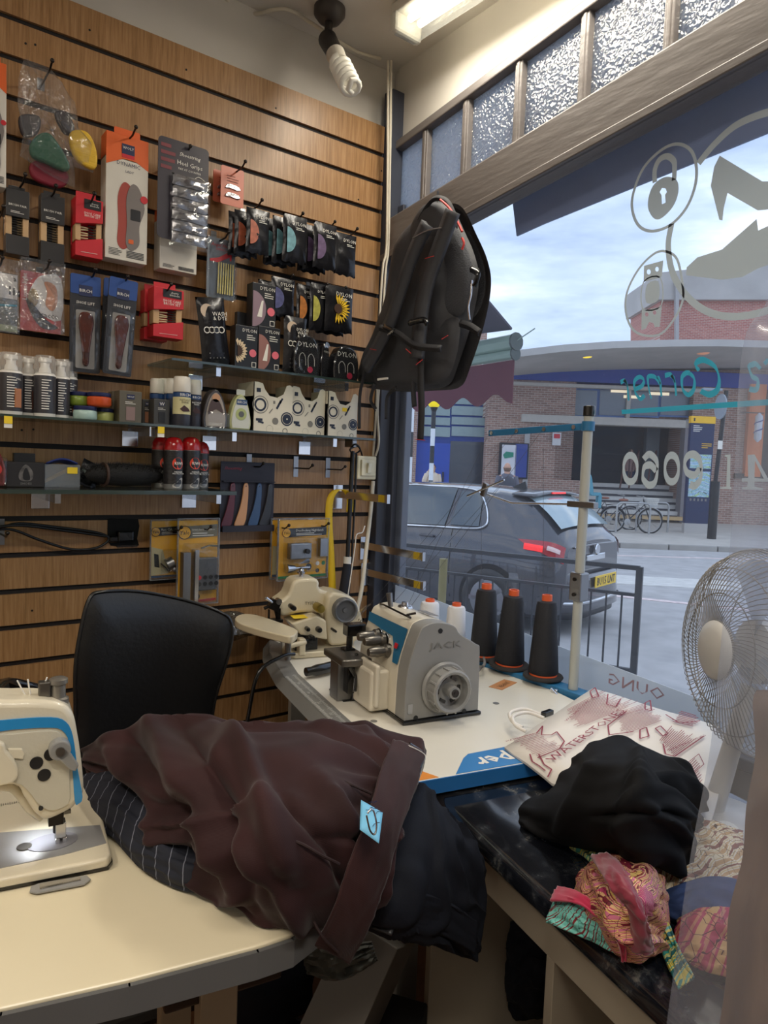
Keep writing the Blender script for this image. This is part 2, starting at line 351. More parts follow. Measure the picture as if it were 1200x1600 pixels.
def P_(u, v): p = atx(u, v, WX); return (p.y, p.z)
def pxs(*pts): return [P_(*p) for p in pts]
ws = thing('window_lettering', 'teal and cream shop name, telephone number and emblems on the glass', 'window sign', (0, 0, 0))
def stroke(name, groups, m, wmin, wmax, ang=radians(90), sub=8):
    q = M()
    for g in groups: pen(q, pxs(*g), wmin, wmax, ang, sub)
    return obj(name, q, m, ws)
def shape(name, pts, m, holes=(), x=WX+.0045):
    bm = bmesh.new(); es = []
    for loop in [pts]+list(holes):
        vs = [bm.verts.new((x, *P_(*p))) for p in loop]; es += [bm.edges.new((vs[i], vs[(i+1) % len(vs)])) for i in range(len(vs))]
    bmesh.ops.triangle_fill(bm, edges=es, use_beauty=True); me = bpy.data.meshes.new(name); bm.to_mesh(me); bm.free(); me.materials.append(m)
    o = bpy.data.objects.new(name, me); COL.objects.link(o); o.parent = ws; return o
def smoothpx(pts, sub=5, closed=True): return [(p.x, p.y) for p in catmull([Vector((a, b, 0)) for a, b in pts], sub, closed)]
def ell(cx, cy, rx, ry, n=28, t=0): return [(cx+rx*cos(2*pi*i/n)*cos(t)-ry*sin(2*pi*i/n)*sin(t), cy+rx*cos(2*pi*i/n)*sin(t)+ry*sin(2*pi*i/n)*cos(t)) for i in range(n)]
def ringpx(name, pts, w, m=None):
    q = M(); pen(q, [P_(*p) for p in pts], w, w, 0, 0, True); return obj(name, q, m or CRM, ws)
# Corner (mirrored italic)
C = 1.0
def crop(pts, ox=880, oy=560, s=3.75): return [(ox+a/s, oy+b/s) for a, b in pts]
stroke('lettering', [crop([(790, 70), (772, 40), (790, 12), (830, 12), (885, 50), (908, 120), (895, 185), (850, 210), (800, 190)])], TEAL, .004, .016, radians(70))
stroke('lettering', [crop([(735, 85), (762, 120), (758, 180), (728, 212), (695, 180), (690, 115), (712, 85), (735, 85)])], TEAL, .004, .013, radians(70))
stroke('lettering', [crop([(625, 100), (645, 120), (652, 170), (656, 218)]), crop([(648, 140), (625, 95), (590, 100)])], TEAL, .0035, .0125, radians(70))
stroke('lettering', [crop([(545, 105), (562, 130), (566, 180), (570, 222)]), crop([(563, 150), (530, 108), (492, 110), (495, 170), (510, 235)])], TEAL, .0035, .0125, radians(70))
stroke('lettering', [crop([(415, 180), (455, 160), (465, 125), (440, 108), (412, 135), (415, 195), (445, 235), (470, 215)])], TEAL, .0035, .012, radians(70))
stroke('lettering', [crop([(350, 125), (368, 150), (374, 200), (378, 245)]), crop([(370, 165), (355, 130), (330, 140)])], TEAL, .0035, .012, radians(70))
stroke('lettering', [crop([(1150, 60), (1120, 32), (1085, 50), (1100, 100), (1135, 130), (1125, 180), (1085, 178), (1160, 150)][:7])], TEAL, .004, .014, radians(70))
stroke('lettering', [crop([(1190, 0), (1185, 18), (1172, 30)])], TEAL, .005, .01, radians(70))
shape('underline', crop([(335, 300), (1220, 236), (1220, 272), (338, 326)]), TEAL)
# telephone digits 0 6 0 9  1 1 4 (mirrored)
def zero(cx): ringq = M(); pen(ringq, [P_(*p) for p in crop(ell(cx, 645, 40, 78, 26))], .006, .019, radians(88), 0, True); obj('digit', ringq, CRM, ws)
zero(388); zero(630)
stroke('digit', [crop([(465, 590), (500, 562), (540, 600), (545, 665), (530, 725), (495, 742), (462, 700), (470, 640), (505, 625), (540, 660)])], CRM, .006, .019, radians(88))
stroke('digit', [crop([(795, 640), (765, 682), (722, 668), (706, 620), (722, 575), (758, 562), (790, 590), (804, 650), (795, 710), (765, 745), (735, 738)])], CRM, .006, .019, radians(88))
shape('digit', crop([(975, 562), (942, 566), (940, 574), (956, 580), (950, 752), (915, 756), (914, 764), (980, 766), (981, 757), (972, 752)]), CRM)
shape('digit', crop([(1115, 562), (1075, 566), (1078, 700), (1040, 702), (1040, 722), (1076, 722), (1072, 752), (1040, 757), (1040, 766), (1165, 770), (1165, 760), (1115, 752), (1116, 722), (1200, 722), (1200, 712)]), CRM, [crop([(1118, 600), (1115, 700), (1170, 705)])])
# emblems
def c2(pts): return crop(pts, 780, 160, 2.857)
ringpx('emblem_ring', c2(ell(738, 378, 150, 195, 40, radians(-12)) if False else [(p) for p in smoothpx([(790, 183), (720, 210), (640, 290), (595, 400), (590, 480), (620, 550), (680, 573), (760, 545), (830, 470), (870, 370), (875, 280), (850, 210)], 5)]), .0075)
shape('padlock', c2(smoothpx([(690, 360), (740, 330), (788, 345), (795, 400), (770, 465), (720, 515), (685, 515), (660, 470), (665, 410)], 4)), CRM, [c2([(722, 452), (738, 446), (736, 410), (744, 398), (738, 382), (722, 380), (712, 398), (720, 412)])])
stroke('padlock_shackle', [c2([(690, 355), (690, 300), (710, 255), (745, 238), (775, 260), (778, 300), (776, 345)])], CRM, .012, .015)
ringpx('emblem_ring', c2(smoothpx([(745, 665), (690, 672), (620, 740), (568, 840), (560, 930), (590, 1010), (650, 1040), (720, 1030), (780, 960), (815, 880), (812, 800), (790, 700)], 5)), .006)
shape('watch_strap', c2([(642, 728), (728, 704), (722, 775), (700, 785), (655, 796), (640, 800)]), CRM, [c2(ell(663, 755, 9, 12, 10)), c2(ell(700, 743, 8, 11, 10))])
shape('watch_strap', c2([(632, 918), (645, 926), (716, 912), (722, 900), (712, 1000), (690, 1003), (684, 985), (665, 978), (650, 1008), (630, 1016)]), CRM, [c2(ell(654, 945, 8, 10, 10)), c2(ell(689, 937, 8, 10, 10))])
ringpx('watch_case', c2(smoothpx([(640, 800), (715, 782), (719, 905), (636, 918)], 4)), .0035)
shape('watch_face', c2(smoothpx([(655, 812), (706, 797), (706, 880), (652, 893)], 3)), CRM)
shape('shoe', c2([(980, 235), (1170, 350), (1260, 350), (1260, 470), (1150, 480), (1015, 402), (998, 470), (992, 525), (978, 522), (940, 370), (955, 285)]), CRM)
shape('shoe', c2([(1145, 518), (1152, 570), (1260, 520), (1260, 700), (1150, 740), (1080, 778), (990, 790), (830, 770), (832, 735), (880, 690), (990, 655), (1075, 580)]), CRM)
stroke('emblem_ring', [c2([(765, 540), (750, 640), (770, 760), (830, 860), (920, 930), (1040, 955), (1200, 925), (1350, 840)])], CRM, .0145, .017)
stroke('emblem_ring', [c2([(885, 270), (960, 180), (1060, 95), (1200, 40), (1350, 20)])], CRM, .013, .017)
# ---------------- dark fabric pelmet outside the glass and neighbour awning
pel = thing('awning_pelmet', 'dark slate blue awning fabric hanging outside above the window', 'awning', (0, 0, 0))
pts = [atx(800, 300, .14), atx(808, 369, .14), atx(850, 350, .14), atx(1260, 184, .14), atx(1260, 20, .14)]
q = M(); k_ = len(pts); q.add([(.14, p.y, p.z) for p in pts], [tuple(range(k_))])
obj('fabric', q, mat('slate_fabric', (124, 138, 176), .8), pel, solid=.006)
obj('roller', M().cone((.2, -.55, 2.4), (.2, -3.0, 2.4), .05, n=16), mat('grey_alu', (120, 128, 140), .4, .5), pel, smooth=40)
# ================================================================== CEILING FIXTURES
t = thing('ceiling_batten_light', 'lit twin tube batten light under the ceiling by the transom', 'ceiling light', (0, 0, 0))
c0 = atz(632, 42, 2.745); c1 = atz(712, -12, 2.745); dr = (c1-c0); dr.z = 0; dr.normalize(); t.location = (c0.x, c0.y, 2.745); t.rotation_euler = (0, 0, atan2(dr.y, dr.x))
obj('base_tray', M().box((.6, 0, .035), (1.22, .1, .035)), mat('lamp_tray', (215, 210, 200), .5), t, bev=.006)
obj('diffuser', M().prism([(-.05, .02), (-.056, -.005), (-.04, -.04), (.04, -.04), (.056, -.005), (.05, .02)], 0, 1.2, 'yz'), film('ribbed_diffuser', gloss=.1, haze=.15, rough=.1, bump=.5, bscale=60), t)
TUBE = mat('lit_tube', (255, 248, 228), .5, emit=9., emitc=(255, 240, 210))
for s in (-1, 1): obj('tube', M().cone((.05, s*.02, -.005), (1.15, s*.02, -.005), .011, n=10), TUBE, t, smooth=40)
obj('end_cap', M().box((.008, 0, -.008), (.03, .115, .062)), mat('lamp_cap', (200, 198, 190), .5), t, bev=.01)
lt = area('tube_light', (0, 0, 0), 1.1, .08, 12, (1, .93, .8)); lt.parent = t; lt.location = (.6, 0, -.05)
t = thing('spiral_bulb_lamp', 'unlit spiral energy saving bulb in a black holder under the ceiling', 'lamp', tuple(atz(515, 18, 2.79)))
obj('ceiling_rose', M().lathe([(.05, .01), (.05, -.01), (.035, -.03), (.02, -.035)], n=20), mat('rose_dark', (60, 54, 50), .5), t, smooth=40)
R0 = Vector(t.location); A1 = aty(512, 62, -.13)-R0; A2 = aty(524, 85, -.2)-R0; A3 = aty(549, 138, -.3)-R0
BKL = mat('bakelite_black', (38, 34, 32), .4)
obj('lamp_holder', M().cone((0, 0, -.02), A1, .013).cone(A1, A2, .03, .026, 18), BKL, t, smooth=40)
dd = (A3-A2).normalized(); L0 = (A3-A2).length; q1 = dd.orthogonal().normalized(); q2 = dd.cross(q1)
obj('bulb_base', M().cone(A2, A2+dd*.045, .03, .026, 18), mat('bulb_base_white', (196, 190, 178), .5), t, smooth=40)
sp = [A2+dd*(.045+(L0-.045)*k/60)+(q1*cos(k*.52)+q2*sin(k*.52))*.027 for k in range(61)]+[A3+q2*.01, A3-q1*.015]
obj('spiral_tube', M().tube(sp, .0082, 8), mat('bulb_glass', (222, 218, 206), .35, emit=.05), t, smooth=60)  # slight emission added to the unlit tube to lift its tone
WCAB = mat('white_cable', (206, 198, 180), .5)
t = tag(obj('ceiling_cable', M().tube([atz(352, -5, 2.79), atz(372, 22, 2.785), atz(400, 22, 2.785), atz(445, 14, 2.785), atz(480, 32, 2.78), aty(510, 52, -.1)], .006, 8, smooth=6).tube([aty(522, 60, -.1), aty(556, 80, -.05), aty(594, 92, -.02)], .006, 8, smooth=5), WCAB, smooth=60), 'white cable slung across the ceiling to the bulb holder', 'cable')
t = tag(obj('wall_cable', M().tube([aty(606, 95, -.075), aty(606, 210, -.07), aty(604, 380, -.07), aty(598, 420, -.07), aty(592, 520, -.07), aty(588, 640, -.07), aty(583, 712, -.02)], .0045, 6, smooth=6)
    .tube([aty(611, 95, -.075), aty(610, 210, -.07), aty(607, 380, -.07), aty(602, 430, -.07), aty(594, 580, -.07), aty(590, 640, -.07), aty(592, 690, -.06), aty(587, 712, -.03)], .0045, 6, smooth=6), WCAB, smooth=60), 'pair of cream cables running down the corner to the light switch', 'cable')
# ================================================================== WALL GOODS
def RC(u0, v0, u1, v1, d):
    um, vm = (u0+u1)/2, (v0+v1)/2; a = aty(u0, vm, -d).x; b = aty(u1, vm, -d).x
    return (a+b)/2, aty(um, v1, -d).z, b-a, aty(um, v0, -d).z-aty(um, v1, -d).z
def put(name, label, cat, rc, d, group=None, tilt=0.):
    # root at the bottom centre of the front face; local x right, z up, front at y=0
    return thing(name, label, cat, (rc[0], -d, rc[1]), group=group, rot=(0, tilt, 0))
HOOKS = 'display hooks on the slatted wall'
def hook(u, v, ln=.13, plate=False, lab=None, tip=None):
    # u,v = pixel of the tip
    y = -ln-.004; p = aty(u, v, y); t = thing('display_hook', lab or 'bronze peg hook holding goods on the slatted wall', 'hook', (p.x, -.002, p.z-.012), group=None if lab else HOOKS)
    m = DSTEEL
    obj('arm', M().tube([(0, 0, 0), (0, -ln*.8, 0), (0, -ln, .012)], .0026, 6), m, t, smooth=60)
    obj('tip', M().sph((0, -ln, .012), .0055, 8, 6), m, t, smooth=80)
    obj('back_plate', M().box((0, .0005, .005), (.018, .0025, .07 if plate else .03)), STEEL if plate else CHROME, t)
    return t
# --- insole cartons
IW = mat('carton_white', (214, 208, 196), .35); INS = mat('insole_grey', (120, 112, 108), .45); INR = mat('insole_red', (160, 62, 50), .5)
def insole_box(rc, d, label, full=True, th=.05, head=True):
    w, h = rc[2], rc[3]; t = put('insole_box', label, 'box', rc, d)
    obj('carton', M().box((0, th/2, h*.41), (w, th, h*.82)), IW, t, bev=.0015)
    obj('carton_top', M().box((0, th/2, h*.9), (w, th, h*.2)), ORG, t, bev=.0015)
    if head: obj('header_tab', M().prism(rrect(w*.62, h*.1, .004, w*.05, h*1.03), th*.5, th*.52), ORG, t)
    if full:
        decal(t, [(-w/2, h*.74), (-w*.1, h*.81), (w*.2, h*.81), (w/2, h*.76), (w/2, h*.86), (-w/2, h*.86)], -.0004, ORG)
        decal(t, [(-w*.14, h*.85), (w*.16, h*.85), (w*.16, h*.93), (-w*.14, h*.93)], -.001, NAVY, 'logo_panel'); decal(t, [(-w*.14, h*.82), (w*.16, h*.82), (w*.16, h*.85), (-w*.14, h*.85)], -.001, RED, 'logo_panel')
        txt(t, 'WOLY', WHT, w*.26, (w*.01, -.0025, h*.9)); txt(t, 'DYNAMIC', NAVY, w*.55, (w*.02, -.0022, h*.77)); txt(t, 'LADY', NAVY, w*.2, (w*.05, -.0022, h*.715))
        insole = smoothpx([(w*.28, h*.6), (w*.42, h*.45), (w*.3, h*.3), (w*.3, h*.15), (w*.12, h*.09), (-w*.02, h*.14), (-w*.0, h*.3), (-w*.02, h*.5), (w*.1, h*.62)], 4)
        decal(t, [(x-w*.2, z+h*.0) for x, z in insole], -.0003, INR, t=.001); decal(t, insole, -.0015, INS, 'insole_picture', .001)
        decal(t, rrect(w*.24, h*.09, .003, w*.2, h*.38), -.0026, BLK); decal(t, circ(w*.09, w*.4, h*.52), -.003, RED, 'emblem'); decal(t, rrect(w*.12, h*.035, .002, w*.1, h*.16), -.0028, ORG)
    for i in range(5): decal(t, [(w*.0, h*(.03+.012*i)), (w*.42, h*(.03+.012*i)), (w*.42, h*(.035+.012*i)), (w*.0, h*(.035+.012*i))], -.0008, BLK, 'print_bar')
    lines(t, BLK, -w*.42, -w*.08, h*.03, h*.09, 5, -.0009)
    return t
insole_box(RC(165, 212, 231, 408, .09), .09, 'orange and white insole carton with a red footprint on a hook'); hook(213, 198, .14, False, 'bronze peg hook of the orange insole carton')
insole_box(RC(250, 330, 308, 424, .07), .07, 'white insole carton partly hidden behind the dark heel grip card', full=False, head=False)
insole_box(RC(-40, 92, 10, 288, .1), .1, 'orange and white insole carton cut by the left edge', full=True)
# --- small shoe brush cartons
BRIS = mat('dark_bristle', (30, 28, 26), .8); TAN = mat('pale_brush_wood', (196, 160, 116), .5); BRW = mat('cream_bristle', (206, 190, 150), .7)
def bristles(x0, x1, z0, z1, y, m, par, rows=7):
    q = M(); rnd = random.Random(int(abs(x0*9999)))
    for i in range(rows):
        z = z0+(z1-z0)*(i+.5)/rows
        q.cone((x0, y, z), (x1, y-.003, z+rnd.uniform(-.002, .002)), .0022, .0016, 5)
    o = obj('bristles', q, m, par); o['kind'] = 'stuff'
def brush_pair(rc, d, label):
    w, h = rc[2], rc[3]; t = put('shoe_brush_pack', label, 'brush pack', rc, d); th = .035; CH = mat('charcoal_card', (44, 42, 42), .35)
    obj('card_sleeve', M().box((0, th/2, h*.79), (w, th, h*.42)).box((0, th/2, h*.15), (w, th, h*.3)).box((0, th-.001, h*.45), (w, .002, h*.4)), CH, t, bev=.001)
    obj('header_tab', M().prism([(-w*.35, h*.98), (w*.35, h*.98), (w*.35, h*1.07), (-w*.35, h*1.07)], th*.45, th*.5), CH, t)
    obj('brush_back', M().box((-w*.36, th*.5, h*.45), (w*.26, th*.7, h*.31)), TAN, t, bev=.002); obj('brush_back', M().box((w*.36, th*.5, h*.45), (w*.26, th*.7, h*.31)), TAN, t, bev=.002)
    bristles(-w*.22, 0, h*.31, h*.58, th*.3, BRIS, t); bristles(0, w*.22, h*.31, h*.58, th*.3, mat('brown_bristle', (92, 76, 52), .8), t)
    txt(t, 'BRUSH PAIR', WHT, w*.76, (0, -.001, h*.755)); lines(t, WHT, -w*.3, w*.3, h*.63, h*.67, 2, -.0008)
brush_pair(RC(9, 296, 46, 398, .08), .08, 'charcoal brush pair pack at the far left of its row'); hook(40, 272, .13, False, 'bronze peg hook of the leftmost charcoal brush pack')
brush_pair(RC(64, 305, 101, 410, .08), .08, 'charcoal brush pair pack left of the red brush carton'); hook(88, 290, .13, False, 'bronze peg hook of the second charcoal brush pack')
hook(6, 322, .12, False, 'bronze peg hook of the far left edge between brush packs and insole bags')
def care_set(rc, d, label, tilt=0.):
    w, h = rc[2], rc[3]; t = put('shoe_care_set', label, 'brush set', rc, d, tilt=tilt); th = .05
    obj('carton_base', M().prism([(-w/2, 0), (w/2, 0), (w/2, h*.34), (-w/2, h*.22)], 0, th), RED, t, bev=.001)
    obj('carton_top', M().prism([(-w/2, h*.5), (w/2, h*.58), (w/2, h*.93), (-w/2, h*.93)], 0, th), RED, t, bev=.001)
    obj('carton_back', M().box((0, th-.001, h*.4), (w, .002, h*.5)), RED, t)
    obj('header_tab', M().prism([(-w*.42, h*.9), (w*.3, h*.9), (w*.3, h*1.05), (-w*.42, h*1.05)], th*.45, th*.5), RED, t)
    obj('brush_back', M().box((-w*.38, th*.5, h*.4), (w*.2, th*.7, h*.3)), TAN, t, bev=.002); obj('brush_back', M().box((w*.38, th*.5, h*.44), (w*.2, th*.7, h*.3)), TAN, t, bev=.002)
    bristles(-w*.27, 0, h*.28, h*.5, th*.3, BRW, t, 5); bristles(0, w*.28, h*.3, h*.54, th*.3, BRIS, t, 5)
    decal(t, [(-w*.2, h*.76), (w*.42, h*.76), (w*.42, h*.91), (-w*.2, h*.91)], -.0006, BLK, 'logo_panel'); txt(t, 'cherry\nblossom', WHT, w*.32, (w*.18, -.0016, h*.835))
    txt(t, 'SHOE CARE\nBRUSH SET', WHT, w*.6, (w*.1, -.001, h*.67)); decal(t, [(-w*.3, h*.06), (w*.3, h*.07), (w*.3, h*.075), (-w*.3, h*.065)], -.0006, WHT, 'print_bar')
care_set(RC(118, 303, 161, 402, .095), .095, 'red shoe care brush set beside the charcoal brush packs'); hook(148, 302, .13, False, 'bronze peg hook of the upper red brush carton')
care_set(RC(240, 445, 287, 528, .1), .1, 'red shoe care brush set right of the two shoe lift packs'); hook(268, 444, .13, False, 'bronze peg hook of the lower red brush carton')
care_set(RC(226, 448, 262, 532, .04), .04, 'red shoe care brush set tucked behind another red one')
# --- heel grip card
rc = RC(246, 222, 325, 392, .11); w, h = rc[2], rc[3]; t = put('heel_grip_card', 'dark purple heel grip card with silver strips in a clear pouch', 'card pack', rc, .11)
PUR = mat('purple_black_card', (50, 44, 54), .4)
obj('card', M().prism(rrect(w, h*.92, .012, 0, h*.54), 0, .002), PUR, t)
txt(t, 'Shoestring', WHT, w*.42, (w*.12, -.001, h*.88), shear=.2); txt(t, 'Heel Grips', WHT, w*.5, (w*.12, -.001, h*.8)); txt(t, 'PAY AT COUNTER', WHT, w*.45, (w*.12, -.001, h*.75))
lines(t, mat('dull_red_print', (120, 48, 56), .5), -w*.45, -w*.15, h*.7, h*.96, 4, -.0008, th=.5)
q = M().tube([(w*.2, -.001, h*.68), (w*.3, -.001, h*.72), (w*.45, -.001, h*.68), (w*.2, -.001, h*.66)], .001, 4, smooth=3).tube([(w*.25, -.001, h*.6), (w*.42, -.001, h*.66), (w*.46, -.001, h*.58), (w*.25, -.001, h*.58)], .001, 4, smooth=3)
obj('shoe_drawing', q, WHT, t)
def puff(w, h, th, jag=0, seed=1, fold=.002, nu=12, nv=14, z0=0):
    rnd = random.Random(seed); ph = [rnd.uniform(0, 6) for _ in range(6)]
    def fn(side):
        def f(a, b):
            e = min(1, 4*a*(1-a))**.5*min(1, 4.5*b*(1-b))**.5
            x = (a-.5)*w*(1-.05*sin(pi*b)); z = z0+b*h+(sin(a*19+ph[0])*.0025*jag if b == 0 else 0)
            y = side*(th/2)*e+fold*sin(a*9+ph[1]+b*5)*e+fold*.8*sin(b*17+ph[2]+a*4)*e
            return (x, y-th/2, z)
        return f
    m = M(); m.grid(fn(-1), nu, nv); m.grid(fn(1), nu, nv); return m
SLV = mat('crumpled_silver', (165, 163, 165), .22, .75, bump=.8, bscale=25)
for i in range(6):
    zz = h*(.06+.105*i); obj('silver_strip', puff(w*.74, h*.1, .012, 0, i, .003, 14, 5, zz), SLV, t, smooth=60).location = (w*.12, -.004, 0)
obj('clear_pouch', puff(w*.82, h*.66, .022, 0, 3, .002, z0=h*.02), BLISTER, t, smooth=60).location = (w*.12, 0, 0)
hook(298, 228, .12, False, 'bronze peg hook of the dark purple heel grip card')
# --- salmon gel cards
SAL = mat('salmon_card', (206, 112, 84), .35)
for (r4, d, lb) in (((333, 268, 366, 318), .03, 'salmon gel pad card tucked behind its twin'), ((345, 262, 381, 322), .06, 'front salmon card with two silver gel pads')):
    rc = RC(*r4, d); w, h = rc[2], rc[3]; t = put('gel_pad_card', lb, 'card pack', rc, d)
    obj('card', M().prism(rrect(w, h, .006, 0, h/2), 0, .002), SAL, t)
    for zz in (.46, .24): obj('gel_pad', M().prism([(x*1, z) for x, z in smoothpx([(-w*.32, h*zz-.004), (-w*.2, h*(zz+.09)), (w*.2, h*(zz+.08)), (w*.34, h*zz), (w*.2, h*(zz-.04)), (-w*.1, h*(zz-.02))], 3)], -.004, -.0005), SLV, t, bev=.0012)
    lines(t, mat('brown_print', (140, 70, 50), .5), -w*.25, w*.3, h*.6, h*.8, 3, -.0008)
hook(384, 252, .12, False, 'bronze peg hook of the salmon gel pad cards')
# --- clear blister with sticks
rc = RC(323, 373, 367, 467, .05); w, h = rc[2], rc[3]; t = put('heel_tip_pack', 'clear pack of cream sticks with a red high heel picture', 'blister pack', rc, .05)
obj('backing_card', M().prism(rrect(w, h, .006, 0, h/2), .0, .002), mat('pale_blue_card', (150, 158, 168), .4), t)
obj('blister', M().box((0, -.007, h*.5), (w*1.04, .014, h*1.04)), BLISTER, t, bev=.003)
for i in range(7): obj('stick', M().cone((-w*.12+i*w*.085, -.005, h*.08), (-w*.1+i*w*.085, -.005, h*.6), .0022, n=6), mat('cream_stick', (226, 212, 140), .4), t)
txt(t, 'Angel Heels', RED, w*.75, (0, -.001, h*.88), shear=.3); lines(t, RED, -w*.2, w*.3, h*.8, h*.84, 2, -.0008)
obj('shoe_picture', M().prism([(-w*.4, h*.64), (-w*.1, h*.68), (w*.25, h*.8), (w*.38, h*.78), (w*.36, h*.66), (w*.3, h*.66), (w*.3, h*.72), (w*.1, h*.66), (-w*.1, h*.6), (-w*.4, h*.6)], -.0012, -.0004), RED, t)
hook(358, 362, .11, True, 'bronze peg hook of the clear heel tip pack')
# --- dye sachets
FOIL = mat('black_foil_pouch', (30, 30, 34), .25, .3, bump=.5, bscale=30)
def dye(r4, d, label, col=None, n=1, tilt=0., text='DYLON', flower=False, copies=()):
    rc = RC(r4[0]-3, r4[1]-2, r4[2]+3, r4[3]+2, d); w, h = rc[2], rc[3]; t = put('dye_sachet', label, 'dye sachet', rc, d, tilt=tilt)
    obj('pouch', puff(w, h, .016, 1, int(r4[0]), .0015), FOIL, t, smooth=60); y = -.017
    if col:
        m = mat('dye_%d_%d_%d' % col, col, .35, var=.35, vscale=60)
        if flower:
            q = M(); cx, cz = -w*.08, h*.5
            for k in range(14):
                a = radians(-100+200*k/13); q.quad((cx+w*.12*cos(a-.1), y-.001, cz+w*.12*sin(a-.1)), (cx+w*.3*cos(a-.12), y-.001, cz+w*.3*sin(a-.12)), (cx+w*.44*cos(a), y-.001, cz+w*.44*sin(a)), (cx+w*.3*cos(a+.12), y-.001, cz+w*.3*sin(a+.12)))
            obj('flower_picture', q, m, t); decal(t, circ(w*.14, cx, cz, 14), y-.001, mat('flower_heart', (66, 40, 20), .5), 'flower_heart')
        else: decal(t, circ(w*.36, -w*.36, h*.45, 16, -90, 90, h*.27), y-.0005, m, 'colour_swatch')
    if text: txt(t, text, WHT, w*.55, (w*.12, y-.001, h*.82)); lines(t, WHT, 0, w*.35, h*.68, h*.75, 2, y-.001)
    for dx, dy in copies:
        c = dup(t, loc=(rc[0]+dx, -d+dy, rc[1]-.004), label=label.replace('front ', '').replace('black dye sachet', 'black dye sachet behind the front one, the one'))
        c['label'] = ('dye sachet next behind the ' if dy < .05 else 'rearmost dye sachet behind the ')+label.replace('front ', '').replace('black dye sachet', 'one').split(',')[0].split(' above')[0]
    return t
dye((385, 330, 416, 396), .115, 'black dye sachet with a copper swatch, below the salmon cards', (176, 96, 70), copies=((-.022, .035), (-.03, .06))); hook(410, 312, .13, False, 'bronze peg hook of the copper swatch dye sachets')
dye((442, 340, 474, 410), .12, 'front black dye sachet with a pale blue swatch', (110, 158, 170), copies=((-.02, .03), (-.032, .065))); hook(474, 333, .13, False, 'bronze peg hook of the pale blue swatch dye sachets')
dye((490, 352, 520, 420), .12, 'front black dye sachet with a purple swatch', (104, 84, 118), copies=((-.016, .035), (-.022, .06))); hook(524, 346, .13, False, 'bronze peg hook of the purple swatch dye sachets')
dye((523, 368, 551, 430), .1, 'plain black dye sachet at the right end of the upper row', None); hook(559, 357, .13, False, 'bronze peg hook of the plain dye sachet at the row end')
dye((424, 437, 455, 494), .11, 'black dye sachet with a blue violet swatch above the dye boxes', (84, 86, 130), copies=((-.02, .05),)); hook(458, 430, .12, False, 'bronze peg hook of the blue violet dye sachets')
dye((463, 448, 488, 512), .08, 'black dye sachet with an orange swatch', (186, 118, 60)); dye((484, 446, 508, 516), .1, 'black dye sachet with an olive yellow swatch', (176, 172, 84)); hook(512, 444, .12, True, 'bronze peg hook of the orange and olive dye sachets')
dye((508, 450, 546, 518), .115, 'front black dye sachet with a yellow sunflower', (232, 190, 50), flower=True, copies=((-.008, .04),)); hook(541, 449, .12, False, 'bronze peg hook of the yellow sunflower dye sachets')
# --- clear bag of coloured brushes
rc = RC(28, 96, 148, 292, .09); p0 = Vector((rc[0], -.09, rc[1])); t = thing('bag_of_brushes', 'clear poly bag of green, red and yellow brush heads', 'bag', p0)
def loc_(u, v, d=.09): q_ = aty(u, v, -d)-p0; return Vector(q_)
bagp = [(38, 90), (78, 110), (95, 125), (118, 160), (122, 205), (148, 235), (146, 270), (112, 262), (118, 292), (70, 270), (30, 245), (38, 205), (27, 160), (28, 125)]
bc = Vector((0, 0, 0)); bp = [loc_(u, v) for u, v in bagp]; bc = sum(bp, Vector())/len(bp)
def bagf(side):
    def f(a, b):
        i = a*len(bp); k = int(i) % len(bp); fr = i-int(i); e = bp[k].lerp(bp[(k+1) % len(bp)], fr); p = bc.lerp(e, b)
        return (p.x, p.y+side*.045*sqrt(max(0, 1-b*b))+.008*sin(a*30+b*9), p.z)
    return f
obj('bag_film', M().grid(bagf(-1), 42, 6).grid(bagf(.6), 42, 6), BAGF, t, smooth=60)
def pad(name, pts, y0, th, m):   # flat wedge shaped brush head with a rounded rim
    o_ = [loc_(u, v, .09) for u, v in smoothpx(pts, 4)]; obj(name, M().prism([(p.x, p.z) for p in o_], y0, y0+th), m, t, bev=.006, bseg=3, smooth=50)
pad('red_brush_head', [(50, 252), (75, 246), (104, 262), (110, 278), (98, 290), (70, 284), (52, 272)], .012, .02, mat('maroon_pad', (128, 24, 44), .6))
pad('green_brush_head', [(46, 228), (58, 212), (76, 210), (94, 232), (108, 260), (100, 268), (72, 256), (50, 246)], -.012, .02, mat('green_pad', (26, 86, 60), .6))
pad('yellow_brush_head', [(108, 210), (126, 206), (140, 216), (149, 240), (149, 262), (140, 266), (122, 256), (110, 236)], -.018, .02, mat('yellow_pad', (222, 178, 48), .6, bump=.6, bscale=40, stretch=(1, 1, 6)))
pad('dark_brush_head', [(32, 178), (58, 176), (66, 186), (60, 206), (38, 208)], .01, .02, mat('dark_pad', (62, 56, 60), .5)); pad('dark_brush_head', [(86, 176), (102, 174), (116, 196), (112, 210), (98, 204)], -.005, .02, mat('dark_pad', (62, 56, 60), .5))
hook(82, 94, .13, False, 'bronze peg hook of the clear bag of brush heads')
